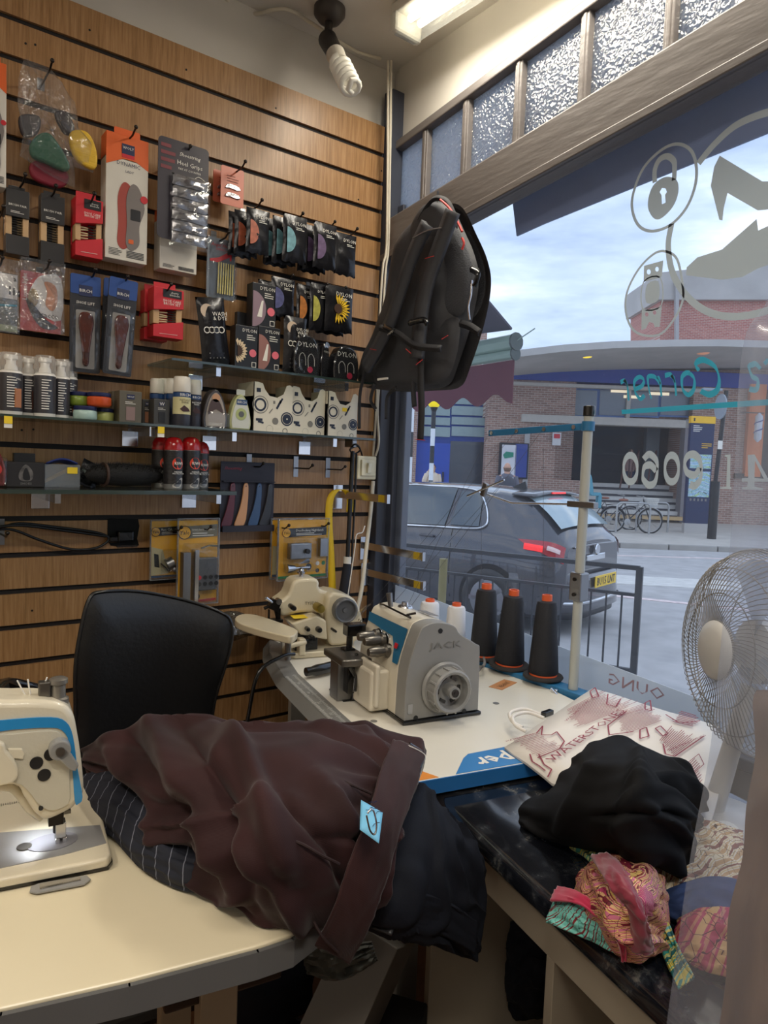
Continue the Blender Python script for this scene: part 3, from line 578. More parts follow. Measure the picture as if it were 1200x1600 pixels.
# --- insole bags and shoe lifts
rc = RC(31, 413, 99, 520, .07); w, h = rc[2], rc[3]; t = put('insole_bag', 'red and white leather insole pack in a clear bag', 'insole pack', rc, .07)
obj('insert_card', M().prism(rrect(w*.94, h*.86, .004, -w*.02, h*.44), 0, .003), mat('salmon_red_print', (178, 62, 60), .4), t)
decal(t, smoothpx([(-w*.1, h*.3), (w*.44, h*.22), (w*.44, h*.84), (0, h*.84), (-w*.2, h*.7), (-w*.3, h*.5)], 3), -.0004, mat('pale_grey_print', (206, 200, 196), .4)); decal(t, circ(w*.12, -w*.2, h*.5, rz=h*.13), -.0012, mat('khaki_print', (150, 126, 88), .5))
decal(t, smoothpx([(-w*.38, h*.48), (-w*.2, h*.2), (w*.05, h*.06), (w*.38, h*.1), (w*.1, h*.2), (-w*.2, h*.4)], 3), -.0012, mat('dark_insole_print', (48, 42, 42), .5)); decal(t, smoothpx([(w*.05, h*.75), (w*.3, h*.72), (w*.36, h*.5), (w*.25, h*.34), (w*.08, h*.42), (w*.12, h*.6)], 3), -.0014, mat('skin_print', (190, 130, 100), .5))
txt(t, 'tacco', BLK, w*.4, (w*.18, -.002, h*.26)); txt(t, 'Luxus light', WHT, h*.38, (-w*.38, -.002, h*.64), rot=(pi/2, -pi/2, 0))
obj('bag_film', puff(w*1.05, h*1.05, .02, 0, 4, .004, 16, 18), BAGF, t, smooth=60); hook(78, 408, .12, False, 'bronze peg hook of the red and white insole bag')
rc = RC(-22, 410, 29, 520, .07); w, h = rc[2], rc[3]; t = put('insole_bag', 'grey insole pack in a clear bag at the left edge', 'insole pack', rc, .07)
obj('insert_card', M().prism(rrect(w*.94, h*.84, .004, 0, h*.44), 0, .003), mat('grey_blue_print', (112, 112, 110), .4), t); decal(t, [(-w*.4, h*.5), (w*.46, h*.5), (w*.46, h*.85), (-w*.4, h*.85)], -.0005, mat('pale_grey_print', (206, 200, 196), .4))
decal(t, [(-w*.4, h*.36), (w*.46, h*.4), (w*.46, h*.43), (-w*.4, h*.39)], -.0014, mat('cyan_print', (60, 130, 150), .5)); decal(t, [(-w*.4, 0.03*h), (w*.46, h*.03), (w*.46, h*.12), (-w*.4, h*.12)], -.0014, mat('mesh_green', (150, 156, 128), .6))
txt(t, 'a', BLK, w*.1, (w*.38, -.003, h*.78)); obj('person_print', M().prism([(w*.2, h*.56), (w*.25, h*.56), (w*.25, h*.68), (w*.2, h*.68)], -.002, -.001).prism([(w*.32, h*.56), (w*.38, h*.56), (w*.38, h*.66), (w*.32, h*.66)], -.002, -.001), BLK, t)['kind'] = 'stuff'
obj('bag_film', puff(w*1.05, h*1.05, .02, 0, 5, .004, 16, 18), BAGF, t, smooth=60); hook(4, 402, .12, False, 'bronze peg hook of the grey insole bag at the left edge')
SHL = mat('tortoise_plastic', (84, 34, 22), .15, coat=.8, var=.5, vscale=30)
def shoe_lift(r4, d, label, tilt):
    rc = RC(*r4, d); w, h = rc[2], rc[3]; t = put('shoe_lift_pack', label, 'shoe horn pack', rc, d, tilt=tilt)
    obj('card', M().prism(rrect(w, h, .006, 0, h/2), 0, .004), mat('charcoal_lift_card', (46, 46, 50), .35), t)
    decal(t, rrect(w*.99, h*.2, .005, 0, h*.9), -.0006, mat('blue_card', (40, 74, 140), .4)); decal(t, rrect(w*.44, h*.11, .001, 0, h*.84), -.0012, NAVY, 'logo_panel')
    txt(t, 'BIRCH', WHT, w*.4, (0, -.0022, h*.84)); txt(t, 'SHOE LIFT', WHT, w*.6, (0, -.0015, h*.715)); decal(t, rrect(w*.62, h*.6, .004, 0, h*.34), -.0006, mat('lift_grey_card', (150, 146, 140), .4))
    horn = smoothpx([(0, h*.62), (w*.19, h*.6), (w*.25, h*.52), (w*.2, h*.4), (w*.12, h*.2), (w*.1, h*.09), (0, h*.06), (-w*.1, h*.09), (-w*.12, h*.2), (-w*.2, h*.4), (-w*.25, h*.52), (-w*.19, h*.6)], 3)
    obj('shoe_horn', M().prism(horn, -.012, -.002), SHL, t, bev=.004, bseg=3, smooth=50)
    obj('blister', M().box((0, -.008, h*.35), (w*.9, .014, h*.66)), BLISTER, t, bev=.004)
    return t
shoe_lift((109, 430, 157, 582), .09, 'shoe lift pack in a blue topped card, left of two', .0); hook(150, 421, .13, False, 'bronze peg hook of the left shoe lift pack')
shoe_lift((161, 434, 206, 586), .115, 'shoe lift pack leaning slightly, right of two', .06); shoe_lift((157, 436, 196, 580), .05, 'shoe lift pack hidden behind the right one', .03); hook(200, 432, .13, False, 'bronze peg hook of the right shoe lift pack')
# ================================================================== SHELVES
SGL = film('shelf_glass', tint=(205, 215, 208), gloss=.06, haze=.04, rough=.02); EDGE = mat('glass_edge_green', (44, 58, 52), .2, coat=.6)
def shelf(u0, u1, vref, d, label, th=.006, x0=None):
    z = vref; a = x0 if x0 is not None else aty(u0, 600, -d).x; b = aty(u1, 600, -d).x; t = thing('glass_shelf', label, 'shelf', ((a+b)/2, -d/2, z))
    w = b-a; obj('glass_pane', M().box((0, 0, 0), (w, d-.002, th)), SGL, t); obj('front_edge', M().box((0, -d/2, 0), (w, .002, th+.0006)).box((w/2, 0, 0), (.002, d-.004, th+.0006)), EDGE, t)
    return t, z
D1 = .2; D2 = .22; D3 = .26
Z1 = aty(440, 582, -D1).z; Z2 = aty(300, 668, -D2).z; Z3 = aty(150, 769, -D3).z
shelf(300, 592, Z1, D1, 'short upper glass shelf holding black dye boxes', x0=aty(296, 556, -D1).x-.05)
shelf(0, 590, Z2, D2, 'long middle glass shelf holding spray bottles and cartons', x0=-2.0)
shelf(0, 374, Z3, D3, 'lower glass shelf holding the long black brush', th=.01, x0=-2.0)
for (u, z, ln, bl_) in ((306, Z1, .17, 'left bracket of the short upper shelf'), (500, Z1, .17, 'right bracket of the short upper shelf'), (205, Z2, .19, 'bracket of the middle shelf under the taupe carton'), (330, Z2, .18, 'bracket of the middle shelf under the domed sponge kit'), (480, Z2, .19, 'bracket of the middle shelf under the key patterned cartons'), (65, Z3, .2, 'bracket of the lower shelf under the black photo box'), (300, Z3, .22, 'bracket of the lower shelf under the red domed cans')):
    p = aty(u, 600, -.01); t = thing('shelf_bracket', bl_, 'bracket', (p.x, -.003, z-.0055 if z == Z3 else z-.0035), group='clear shelf brackets')
    obj('arm', M().box((0, -ln/2, -.014), (.01, ln, .024)), ACRYL, t); obj('back_plate', M().box((0, -.002, -.032), (.046, .004, .045)), CHROME, t, bev=.001)
    obj('end_cap', M().box((0, -ln-.002, -.014), (.014, .004, .026)), CHROME, t)
for i, (u, v, d) in enumerate(((13, 656, D2), (252, 672, D2))):
    p = aty(u, v, -d-.004); t = thing('price_tag', ('yellow price tag under the spray bottles', 'yellow price tag under the white capped cans')[i], 'price tag', (p.x, -d-.003, p.z)); obj('tag_card', M().box((0, 0, 0), (.018, .002, .018)), YEL, t)
    obj('tag_holder', M().box((0, .001, -.008), (.018, .001, .022)), WHT, t)
# --- leaf: item standing on a shelf at height z, front y
def stand(name, label, cat, u0, u1, d, z, rz=0., group=None):
    v = 600; a = aty(u0, v, -d).x; b = aty(u1, v, -d).x; return thing(name, label, cat, ((a+b)/2, -d, z), rz, group), b-a
SB = Z2+.0035
DKL = mat('spray_label_dark', (58, 56, 60), .35); LTW = mat('milky_cap', (232, 228, 220), .35)
def X(u, v, d): return aty(u, v, -d).x
def spray(u, d, r, htop, label, text=False, patch=(176, 112, 70)):
    v = 610; x = X(u, v, d); h = aty(u, htop, -d).z-SB; t = thing('spray_bottle', label, 'bottle', (x, -d, SB))
    obj('bottle_body', M().lathe([(r*.9, 0), (r, .003), (r, h*.69), (r*.8, h*.72)], n=22), LTW, t, smooth=50)
    obj('label', M().lathe([(r*1.01, h*.07), (r*1.012, h*.072), (r*1.012, h*.67), (r*1.01, h*.672)], n=22), DKL, t, smooth=50)
    obj('pump', M().lathe([(r*.6, h*.71), (r*.55, h*.78), (r*.42, h*.82), (r*.42, h*.88), (r*.62, h*.9), (r*.6, h*.96), (r*.3, h*.97)], n=18), LTW, t, smooth=50)
    obj('clear_cap', M().lathe([(r*.98, h*.71), (r*.98, h*.95), (r*.85, h*.995), (r*.5, h), (.0001, h)], n=22), film('frosted_cap', tint=(250, 250, 250), gloss=.05, haze=.25, rough=.2, hazec=(245, 243, 238)), t, smooth=50)
    if text:
        obj('colour_patch', M().box((r*.45, -r*.93, h*.28), (r*.6, .004, h*.3), rot=(0, 0, radians(27))), mat('patch_%d' % patch[0], patch, .4), t); txt(t, 'M&L', WHT, r*.5, (r*.5, -r*.95, h*.58), rot=(pi/2, 0, radians(27)))
    lines(t, WHT, -r*.5, r*.4, h*.12, h*.62, 12, -r*1.03, seed=u)
spray(-8, .1, .024, 550, 'white topped spray bottle cut by the left edge'); spray(17, .13, .0265, 551, 'tall spray bottle, nearest the left edge', True)
spray(44, .1, .025, 557, 'spray bottle with a brown colour patch', True, (70, 42, 34)); spray(70, .13, .026, 556, 'spray bottle with small hazard diamond and dense text')
spray(95, .11, .022, 562, 'narrow spray bottle behind the green jar'); spray(108, .07, .021, 562, 'narrow spray bottle with orange patch at the row end', True, (180, 110, 66))
def jar(u, d, v1, z, r, h, cm, label, lid=(34, 40, 82)):
    x = X(u, v1, d); t = thing('cream_jar', label, 'jar', (x, -d, z)); obj('glass_body', M().lathe([(r*.8, 0), (r, .006), (r, h*.65), (r*.85, h*.75)], n=20), cm, t, smooth=50)
    obj('lid', M().lathe([(r*.95, h*.72), (r*.97, h*.74), (r*.97, h*.97), (r*.9, h)], n=20), mat('jar_lid_%d' % lid[0], lid, .35), t, smooth=50)
jh = .038
jar(133, .13, 640, SB, .03, jh, mat('jar_pale_teal', (166, 192, 184), .3), 'pale teal cream jar, front left of four'); jar(163, .1, 640, SB, .025, jh, mat('jar_lime', (182, 188, 110), .3), 'pale lime cream jar beside the teal one')
jar(155, .13, 615, SB+jh+.0005, .031, jh, mat('jar_orange', (206, 84, 40), .3), 'orange cream jar stacked on top'); jar(124, .1, 615, SB+jh+.0005, .027, jh, mat('jar_green', (120, 140, 50), .3), 'olive green cream jar stacked on top')
def carton(u0, u1, vtop, d, z, dep, label, m, patch=None, name='small_carton', text=None, rz=0.):
    t, w = stand(name, label, 'box', u0, u1, d, z, rz); h = aty((u0+u1)/2, vtop, -d).z-z
    obj('carton', M().box((0, dep/2, h/2), (w, dep, h)), m, t, bev=.0012)
    if patch: decal(t, rrect(w*.4, h*.42, .001, 0, h*.3), -.0005, patch, 'colour_patch')
    if text: decal(t, rrect(w*.34, h*.14, .001, 0, h*.82), -.0005, NAVY, 'logo_panel'); txt(t, text, WHT, w*.3, (0, -.0018, h*.82)); lines(t, WHT, -w*.25, w*.25, h*.58, h*.68, 2, -.0012)
    return t, w, h
OLV = mat('taupe_card', (92, 86, 72), .4); DKC = mat('dark_taupe_card', (60, 58, 54), .4)
carton(176, 200, 612, .1, SB, .04, 'taupe carton half hidden behind its neighbour', OLV)
carton(187, 222, 611, .15, SB, .05, 'taupe carton with a mauve patch, front of the row', OLV, mat('mauve_patch', (136, 112, 108), .5), text='WOLY')
carton(223, 237, 624, .12, SB, .05, 'small dark carton with tan patch behind the taupe one', DKC, mat('tan_patch', (150, 100, 70), .5), text='W')
carton(241, 266, 624, .16, SB, .05, 'small dark carton beside the front white capped can', DKC, mat('black_patch', (26, 26, 28), .5), text='W')
def can(u, d, r, vtop, label, lab, text=None, front=False):
    x = X(u, 630, d); h = aty(u, vtop, -d).z-SB; t = thing('aerosol_can', label, 'spray can', (x, -d, SB))
    obj('can_body', M().lathe([(r*.94, 0), (r, .004), (r, h*.66), (r*.9, h*.69)], n=22), mat('can_steel', (50, 50, 60), .35), t, smooth=50)
    obj('label', M().lathe([(r*1.01, h*.24), (r*1.012, h*.24), (r*1.012, h*.6), (r*1.01, h*.6)], n=22), lab, t, smooth=50); obj('blue_band', M().lathe([(r*1.012, h*.585), (r*1.015, h*.585), (r*1.015, h*.675), (r*1.012, h*.675)], n=22), mat('birch_blue', (28, 66, 116), .4), t, smooth=50)
    obj('cap', M().lathe([(r*.98, h*.69), (r, h*.7), (r*.97, h*.96), (r*.85, h), (.0001, h)], n=22), mat('white_cap', (218, 212, 200), .3), t, smooth=50)
    if text: txt(t, 'BIRCH', WHT, r*1.2, (0, -r*1.04, h*.63)); txt(t, text, mat('brown_ink', (60, 40, 30), .5) if front else WHT, r*1.3, (0, -r*1.04, h*.5)); obj('shoe_picture', M().prism([(-r*.6, h*.34), (-r*.1, h*.42), (r*.4, h*.36), (r*.6, h*.3), (-r*.2, h*.29)], -r*1.04, -r*1.02), mat('shoe_ink', (60, 30, 28), .5), t)
can(245, .08, .02, 592, 'white capped can at the back, left of three', mat('navy_label', (36, 44, 66), .4)); can(258, .07, .02, 592, 'white capped can at the back, middle of three', mat('navy_label', (36, 44, 66), .4)); can(270, .09, .02, 592, 'white capped can at the back, right of three', mat('navy_label', (36, 44, 66), .4))
can(284, .17, .0245, 589, 'white capped can with cream label, front of the shelf', mat('cream_label', (206, 198, 150), .4), 'INSTANT\nSHINE', True); can(303, .13, .021, 594, 'can with dark label right of the cream labelled one', mat('dark_label', (44, 38, 44), .4), 'INSTANT\nWAX')
# oval kits
def dome(name, label, u0, u1, vtop, d, m1, m2, th):
    t, w = stand(name, label, 'shoe care pack', u0, u1, d, SB); h = aty((u0+u1)/2, vtop, -d).z-SB; out = smoothpx([(-w*.46, 0.002), (-w*.5, h*.3), (-w*.3, h*.8), (0, h), (w*.3, h*.8), (w*.5, h*.3), (w*.46, 0.002)], 4, False)
    obj('shell', M().prism(out, 0, th), m1, t, bev=.004, smooth=50); return t, w, h, out
t, w, h, out = dome('shoe_sponge_kit', 'clear domed shoe sponge kit in grey and tan', 318, 357, 608, .15, mat('kit_dark', (66, 60, 62), .35), None, .04)
decal(t, [(x*.8, z*.86+h*.05) for x, z in out], -.001, mat('kit_pale', (164, 152, 140), .4)); decal(t, smoothpx([(-w*.3, h*.35), (-w*.2, h*.7), (w*.1, h*.72), (w*.3, h*.4), (0, h*.5)], 3), -.003, mat('kit_brown', (74, 56, 54), .5), 'sponge_picture')
decal(t, circ(w*.16, 0, h*.78), -.003, mat('tan_patch2', (200, 150, 112), .5), 'emblem'); txt(t, 'CLEAN IT', WHT, w*.55, (0, -.002, h*.12)); obj('clear_cover', M().box((0, -.012, h*.22), (w*.95, .022, h*.42)), BLISTER, t, bev=.006)
t, w, h, out = dome('lint_tape_pack', 'pale green domed tape pack with a round window', 361, 394, 616, .15, mat('kit_green', (188, 190, 140), .35), None, .03)
decal(t, [(x*.86, z*.86+h*.05) for x, z in out], -.001, mat('kit_white', (206, 206, 196), .4)); decal(t, circ(w*.26, 0, h*.45), -.002, mat('kit_lime', (176, 184, 120), .4)); decal(t, circ(w*.13, 0, h*.45), -.003, mat('kit_grey', (96, 96, 92), .4)); decal(t, rrect(w*.5, h*.14, .001, w*.02, h*.78), -.002, mat('birch_blue', (28, 66, 116), .4), 'logo_panel'); txt(t, 'BIRCH', WHT, w*.42, (w*.02, -.0032, h*.78))
obj('hang_tab', M().prism(rrect(w*.4, h*.16, .003, 0, h*1.05), .004, .006), mat('kit_white', (206, 206, 196), .4), t)
# key print cartons
KW = mat('key_carton_white', (226, 218, 200), .5); KB = mat('key_print_navy', (34, 42, 62), .5); KG = mat('key_print_grey', (128, 124, 116), .5)
def keybox(u0, u1, vtop, d, label, tagx=None, cut=1.):
    t, w = stand('patterned_carton', label, 'box', u0, u1, d, SB); h = aty(u0+2, vtop, -d).z-SB; dep = .11
    top = [(-w/2, 0), (w/2, 0), (w/2, h*.96), (w*.42, h), (w*.34, h*.98), (w*.26, h*.8), (w*.1, h*.72), (-w*.1, h*.74), (-w*.22, h*.86), (-w*.28, h*.98), (-w*.4, h), (-w/2, h)]
    obj('front_panel', M().prism(top, 0, .0025), KW, t); obj('carton', M().box((0, dep/2+.003, h*.36), (w, dep, h*.72)), KW, t); obj('side_panel', M().box((-w/2+.001, dep/2, h/2), (.002, dep, h)), KW, t)
    def rg(ro, ri, cx, cz, m, n=24): vs, fs_ = ring(ro, ri, cx, cz, n); obj('print_ring', M().add([(a, -.0006, b) for a, b in vs], fs_), m, t)
    rg(w*.15, w*.105, -w*.33, h*.55, KB); rg(w*.2, w*.18, -w*.33, h*.55, KG, 30)
    rg(w*.16, w*.13, w*.36, h*.3, KB); decal(t, circ(w*.115, w*.36, h*.3), -.0004, KB, 'print_disc'); decal(t, circ(w*.02, w*.36, h*.3, 8), -.0012, KW, 'print_disc')
    decal(t, circ(w*.08, w*.06, h*.24, 14), -.0004, KG, 'print_disc'); rg(w*.09, w*.085, -w*.08, h*.07, KG); rg(w*.07, w*.05, w*.32, h*.05, KG, 12)
    for cx, cz, ww, hh, a in ((.14, .58, .05, .2, .5), (.2, .66, .04, .12, .5), (-.35, .25, .16, .05, 0), (-.31, .2, .14, .04, .2), (-.38, .84, .1, .08, 0), (.02, .62, .05, .06, 0), (-.06, .44, .02, .12, .7)):
        o_ = M(); o_.box((cx*w, -.0006, cz*h), (ww*w, .0008, hh*h), rot=(0, a, 0)); obj('print_mark', o_, KB if cx > .1 or cx < -.3 else KG, t)
    if tagx is not None: decal(t, rrect(.018, .012, .001, tagx*w, h*.62), -.001, YEL, 'price_sticker')
keybox(397, 458, 596, .15, 'cream key patterned carton, left of three'); keybox(457, 509, 603, .135, 'cream key patterned carton, middle of three'); keybox(514, 560, 611, .15, 'cream key patterned carton with a yellow price sticker, right of three', 0.05)
# --- top shelf dye goods
ZB = Z1+.0035
PINK = mat('pink_disc', (226, 110, 124), .45)
def dyebox(u0, u1, vtop, d, z, label, col, flower=False, ht=None):
    t, w = stand('dye_box', label, 'box', u0, u1, d, z); h = ht or aty((u0+u1)/2, vtop, -d).z-z
    obj('carton', M().box((0, .02, h/2), (w, .04, h)), BLK, t, bev=.001); m = mat('dyebox_%d' % col[0], col, .45)
    if flower:
        q = M(); cx, cz = -w*.45, h*.42
        for k in range(11):
            a = radians(-80+165*k/10); q.quad((cx+w*.2*cos(a-.2), -.0008, cz+w*.2*sin(a-.2)), (cx+w*.4*cos(a-.15), -.0008, cz+w*.4*sin(a-.15)), (cx+w*.5*cos(a), -.0008, cz+w*.5*sin(a)), (cx+w*.4*cos(a+.15), -.0008, cz+w*.4*sin(a+.15)))
        obj('flower_picture', q, m, t); decal(t, circ(w*.22, cx+.004, cz, 12, -90, 90), -.0012, mat('flower_heart', (66, 40, 20), .5), 'flower_heart')
    else: decal(t, circ(w*.55, -w*.48, h*.42, 18, -90, 90, h*.4), -.0006, m, 'colour_swatch'); decal(t, [(-w*.3, h*.25), (-w*.1, h*.25), (-w*.05, h*.62), (-w*.12, h*.62)], -.0014, WHT, 'handle_picture')
    txt(t, 'DYLON', WHT, w*.62, (w*.12, -.001, h*.9)); lines(t, WHT, 0, w*.4, h*.68, h*.82, 3, -.0008); decal(t, circ(w*.16, w*.28, h*.4, 12), -.001, PINK, 'pink_disc')
    decal(t, rrect(w*.2, h*.12, .001, w*.34, h*.14), -.0008, WHT); decal(t, rrect(w*.15, h*.09, .001, w*.34, h*.14), -.0016, BLK); return h
hb = dyebox(366, 401, 509, .13, ZB, 'black dye box with a cream sunflower picture', (220, 196, 160), True); dyebox(402, 436, 511, .13, ZB, 'black dye box with a terracotta cup picture, lower', (150, 104, 96))
dyebox(391, 428, 455, .125, ZB+hb+.001, 'black dye box with a mauve cup picture, stacked on top', (142, 118, 130), ht=hb*1.02)
def pouch(u0, u1, vtop, d, z, label, tilt, text='DYLON\nWASH\n& DYE'):
    t, w = stand('dye_pouch', label, 'dye pouch', u0, u1, d, z); t.rotation_euler = (0, tilt, 0); h = aty((u0+u1)/2, vtop, -d).z-z
    obj('pouch', puff(w, h, .035, 0, int(u0), .001), FOIL, t, smooth=60); decal(t, circ(w*.22, -w*.2, h*.8), -.03, mat('peach_disc', (206, 184, 160), .5), 'round_picture'); txt(t, text, WHT, w*.5, (w*.2, -.036, h*.72))
    q = M()
    for i in range(4): vs, fs_ = ring(w*.11, w*.08, -w*.3+i*w*.17, h*.52, 12); q.add([(a, -.0365, b) for a, b in vs], fs_)
    o = obj('loop_print', q, WHT, t); o['kind'] = 'stuff'
    q = M()
    for i in range(5):
        for j in range(3): q.box((-w*.25+i*w*.12, -.03, h*(.12+.07*j)), (.003, .001, .003))
    o = obj('dot_print', q, GRY, t); o['kind'] = 'stuff'
pouch(312, 356, 467, .1, ZB+.002, 'black dye pouch leaning left at the shelf end', -.14, 'WASH\n& DYE'); pouch(436, 472, 496, .12, ZB+.002, 'black wash and dye pouch right of the dye boxes', 0.)
carton(368, 392, 488, .08, ZB, .02, 'black dye box hidden at the back, grey disc showing', BLK, name='dye_box')
def pod(u0, u1, vtop, d, label, text, ang=0.):
    t, w = stand('dye_pod', label, 'dye pack', u0, u1, d, ZB); h = aty((u0+u1)/2, vtop, -d).z-ZB; t.rotation_euler = (0, 0, ang)
    out = smoothpx([(-w*.48, .001), (-w*.5, h*.5), (-w*.3, h*.92), (0, h), (w*.34, h*.9), (w*.5, h*.5), (w*.46, .001)], 4, False); obj('pod_body', M().prism(out, 0, .045), mat('gloss_black', (20, 20, 24), .12, coat=.8), t, bev=.006, smooth=50)
    txt(t, text, WHT, w*.75, (0, -.0015, h*.76)); obj('clear_wrap', M().prism([(x*1.03, z*1.02) for x, z in out], -.003, -.0025), BLISTER, t)
    if text == 'DYLON':
        q = M()
        for i in range(2): q.tube([(w*(-.3+.35*i), -.0015, h*.2), (w*(-.32+.35*i), -.0015, h*.45), (w*(-.2+.35*i), -.0015, h*.55), (w*(-.08+.35*i), -.0015, h*.45), (w*(-.06+.35*i), -.0015, h*.25)], .0008, 4, smooth=3)
        obj('line_drawing', q, WHT, t); decal(t, circ(w*.11, w*.12, h*.16, 12), -.0012, mat('rose_disc', (196, 40, 74), .4), 'rose_disc')
pod(459, 498, 523, .17, 'large glossy dome shaped dye pack, left of three', 'DYLON'); pod(498, 519, 536, .13, 'dome dye pack with green text between two larger ones', 'OVERDYE', .5); pod(521, 560, 541, .16, 'large glossy dome shaped dye pack, right of three', 'DYLON')
# --- lower shelf goods
ZC = Z3+.0055
t, w = stand('photo_box', 'black box with an oval portrait photo on the front', 'box', 11, 71, .14, ZC); h = aty(40, 722, -.14).z-ZC
obj('carton', M().box((0, .05, h/2), (w, .1, h)), mat('black_box', (30, 27, 28), .5), t, bev=.0015); decal(t, smoothpx([(0, h*.9), (w*.15, h*.7), (w*.19, h*.45), (w*.12, h*.25), (-w*.12, h*.25), (-w*.2, h*.45), (-w*.12, h*.75)], 3), -.0005, mat('photo_grey', (96, 92, 90), .5, var=.8, vscale=60), 'oval_photo'); txt(t, 'SHOES', GRY, w*.3, (0, -.001, h*.14))
obj('person_picture', M().prism(smoothpx([(-w*.06, h*.3), (-w*.08, h*.55), (0, h*.78), (w*.08, h*.55), (w*.1, h*.3)], 3), -.0018, -.001), BLK, t)
carton(22, 56, 708, .1, ZC+.0, .02, 'black card standing behind the photo box', BLK, name='card_box')
t, w = stand('red_sponge_pack', 'red and clear domed sponge pack cut by the left edge', 'shoe care pack', -30, 12, .15, ZC); h = aty(0, 700, -.15).z-ZC
obj('shell', M().prism(smoothpx([(-w*.45, .002), (-w*.5, h*.4), (-w*.1, h*.95), (w*.2, h*.9), (w*.45, h*.45), (w*.4, .002)], 4, False), 0, .04), mat('red_shell', (120, 40, 36), .3), t, bev=.004, smooth=50); decal(t, circ(w*.25, w*.05, h*.45), -.001, mat('red_disc', (200, 40, 36), .4), 'emblem')
obj('blister', M().box((0, -.01, h*.4), (w*.95, .02, h*.75)), BLISTER, t, bev=.008)
t, w = stand('clear_box', 'clear plastic box with a wooden stick and a yellow sticker', 'box', 72, 126, .14, ZC); h = .06
obj('box_walls', M().box((0, .002, h/2), (w, .002, h)).box((0, .08, h/2), (w, .002, h)).box((-w/2, .04, h/2), (.002, .08, h)).box((w/2, .04, h/2), (.002, .08, h)), film('dull_box_plastic', gloss=.06, haze=.2), t)
obj('wooden_stick', M().box((-w*.05, .03, h*.55), (w*.95, .01, .008), rot=(0, -.5, 0)), mat('pale_wood', (180, 140, 84), .5), t); decal(t, rrect(w*.3, h*.28, .001, w*.28, h*.75), -.001, YEL, 'price_sticker')
obj('blue_cover', M().grid(lambda a, b: ((a-.5)*w*.9+w*.05, .02+b*.05, h*1.05+.012*sin(pi*a)-.01*b), 10, 4), mat('blue_rubber', (34, 50, 120), .5), t, smooth=60, solid=.004)
t, w = stand('black_sachet', 'small black sachet leaning behind the long brush', 'sachet', 114, 150, .09, ZC); t.rotation_euler = (-.3, .45, 0); obj('pouch', puff(w, .075, .01, 0, 3), FOIL, t, smooth=60)
# long black bristle brush
a = aty(130, 740, -.16); b = aty(258, 745, -.13); t = thing('bristle_brush', 'long black bristle brush head lying on the lower shelf', 'brush', ((a.x+b.x)/2, -.14, ZC), atan2(.03, b.x-a.x)); Lb = b.x-a.x
q = M(); rnd = random.Random(5)
q.sph((0, 0, .036), 1, 20, 10, sc=(Lb/2*.97, .034, .031)); obj('core', q, mat('black_bristle_core', (14, 12, 12), .8), t, smooth=60)
q = M()
for i in range(2600):
    x = rnd.uniform(-.5, .5)*Lb; an = rnd.uniform(-.3, pi+.3); e_ = sqrt(max(0, 1-(2*x/Lb)**2)*.5+.5); r0, r1 = .03*e_, .036*e_+rnd.uniform(0, .005); c_, s_ = cos(an), sin(an); dx = rnd.uniform(-.003, .003)
    if .036+s_*r1 < .001: continue
    q.add([(x-.0006, c_*r0, .036+s_*r0*.95), (x+.0006, c_*r0, .036+s_*r0*.95), (x+dx, c_*r1, .036+s_*r1*.97)], [(0, 1, 2)])
o = obj('bristles', q, mat('black_bristle', (26, 22, 20), .6), t); o['kind'] = 'stuff'
obj('gap_band', M().lathe([(.0335, -.003), (.0345, 0), (.0335, .003)], (-Lb*.26, 0, .036), 24, axis='x'), mat('bristle_band', (60, 40, 30), .7), t, smooth=50)
def kiwi(u, d, label, vtop=683, front=True):
    r = .027; x = X(u, 720, d); h = aty(u, vtop, -d).z-ZC; t = thing('protector_can', label, 'spray can', (x, -d, ZC)); BKB = mat('black_speckled_label', (40, 38, 40), .35, var=.7, vscale=150)
    obj('can_body', M().lathe([(r*.94, 0), (r, .004), (r, h*.76), (r*.9, h*.78)], n=24), mat('can_silver', (150, 150, 150), .3, .6), t, smooth=50)
    obj('label', M().lathe([(r*1.01, h*.1), (r*1.012, h*.1), (r*1.012, h*.74), (r*1.01, h*.74)], n=24), BKB, t, smooth=50)
    obj('dome_cap', M().lathe([(r*1.02, h*.75), (r*1.03, h*.77), (r*.99, h*.88), (r*.75, h*.965), (r*.4, h), (.0001, h)], n=24), mat('red_gloss_cap', (176, 22, 26), .2, coat=.5), t, smooth=50)
    obj('cap_window', M().sph((0, -r*.72, h*.92), 1, 12, 6, sc=(r*.4, r*.1, h*.035)), WHT, t, smooth=60)
    R_ = Matrix.Rotation(.25, 4, 'Z')
    def curv(out, m, nm):
        me = M(); me.add([(r*1.03*sin(a/r+.15), -r*1.03*cos(a/r+.15), b) for a, b in out], [tuple(range(len(out)))]); obj(nm, me, m, t)
    curv(circ(r*.62, 0, h*.5, 20), mat('orange_red_disc', (222, 70, 44), .4), 'emblem_disc'); txt(t, 'KIWI', WHT, r*.85, (r*.16, -r*1.06, h*.5), rot=(pi/2, 0, .15), bold=.01); txt(t, 'SNEAKER\nPROTECTOR', WHT, r*1.3, (r*.15, -r*1.05, h*.32), rot=(pi/2, 0, .15))
    curv(smoothpx([(-r*.5, h*.04), (r*.3, h*.05), (r*.6, h*.2), (r*.3, h*.22), (-r*.1, h*.14), (-r*.5, h*.1)], 3), mat('pale_shoe_print', (170, 166, 160), .5), 'shoe_picture')
kiwi(252, .1, 'red domed can at the back left, beside the brush'); kiwi(271, .16, 'red domed can in front, orange disc fully showing'); kiwi(298, .15, 'red domed can right of the front one'); kiwi(312, .08, 'red domed can behind, at the right end of the shelf', 690)
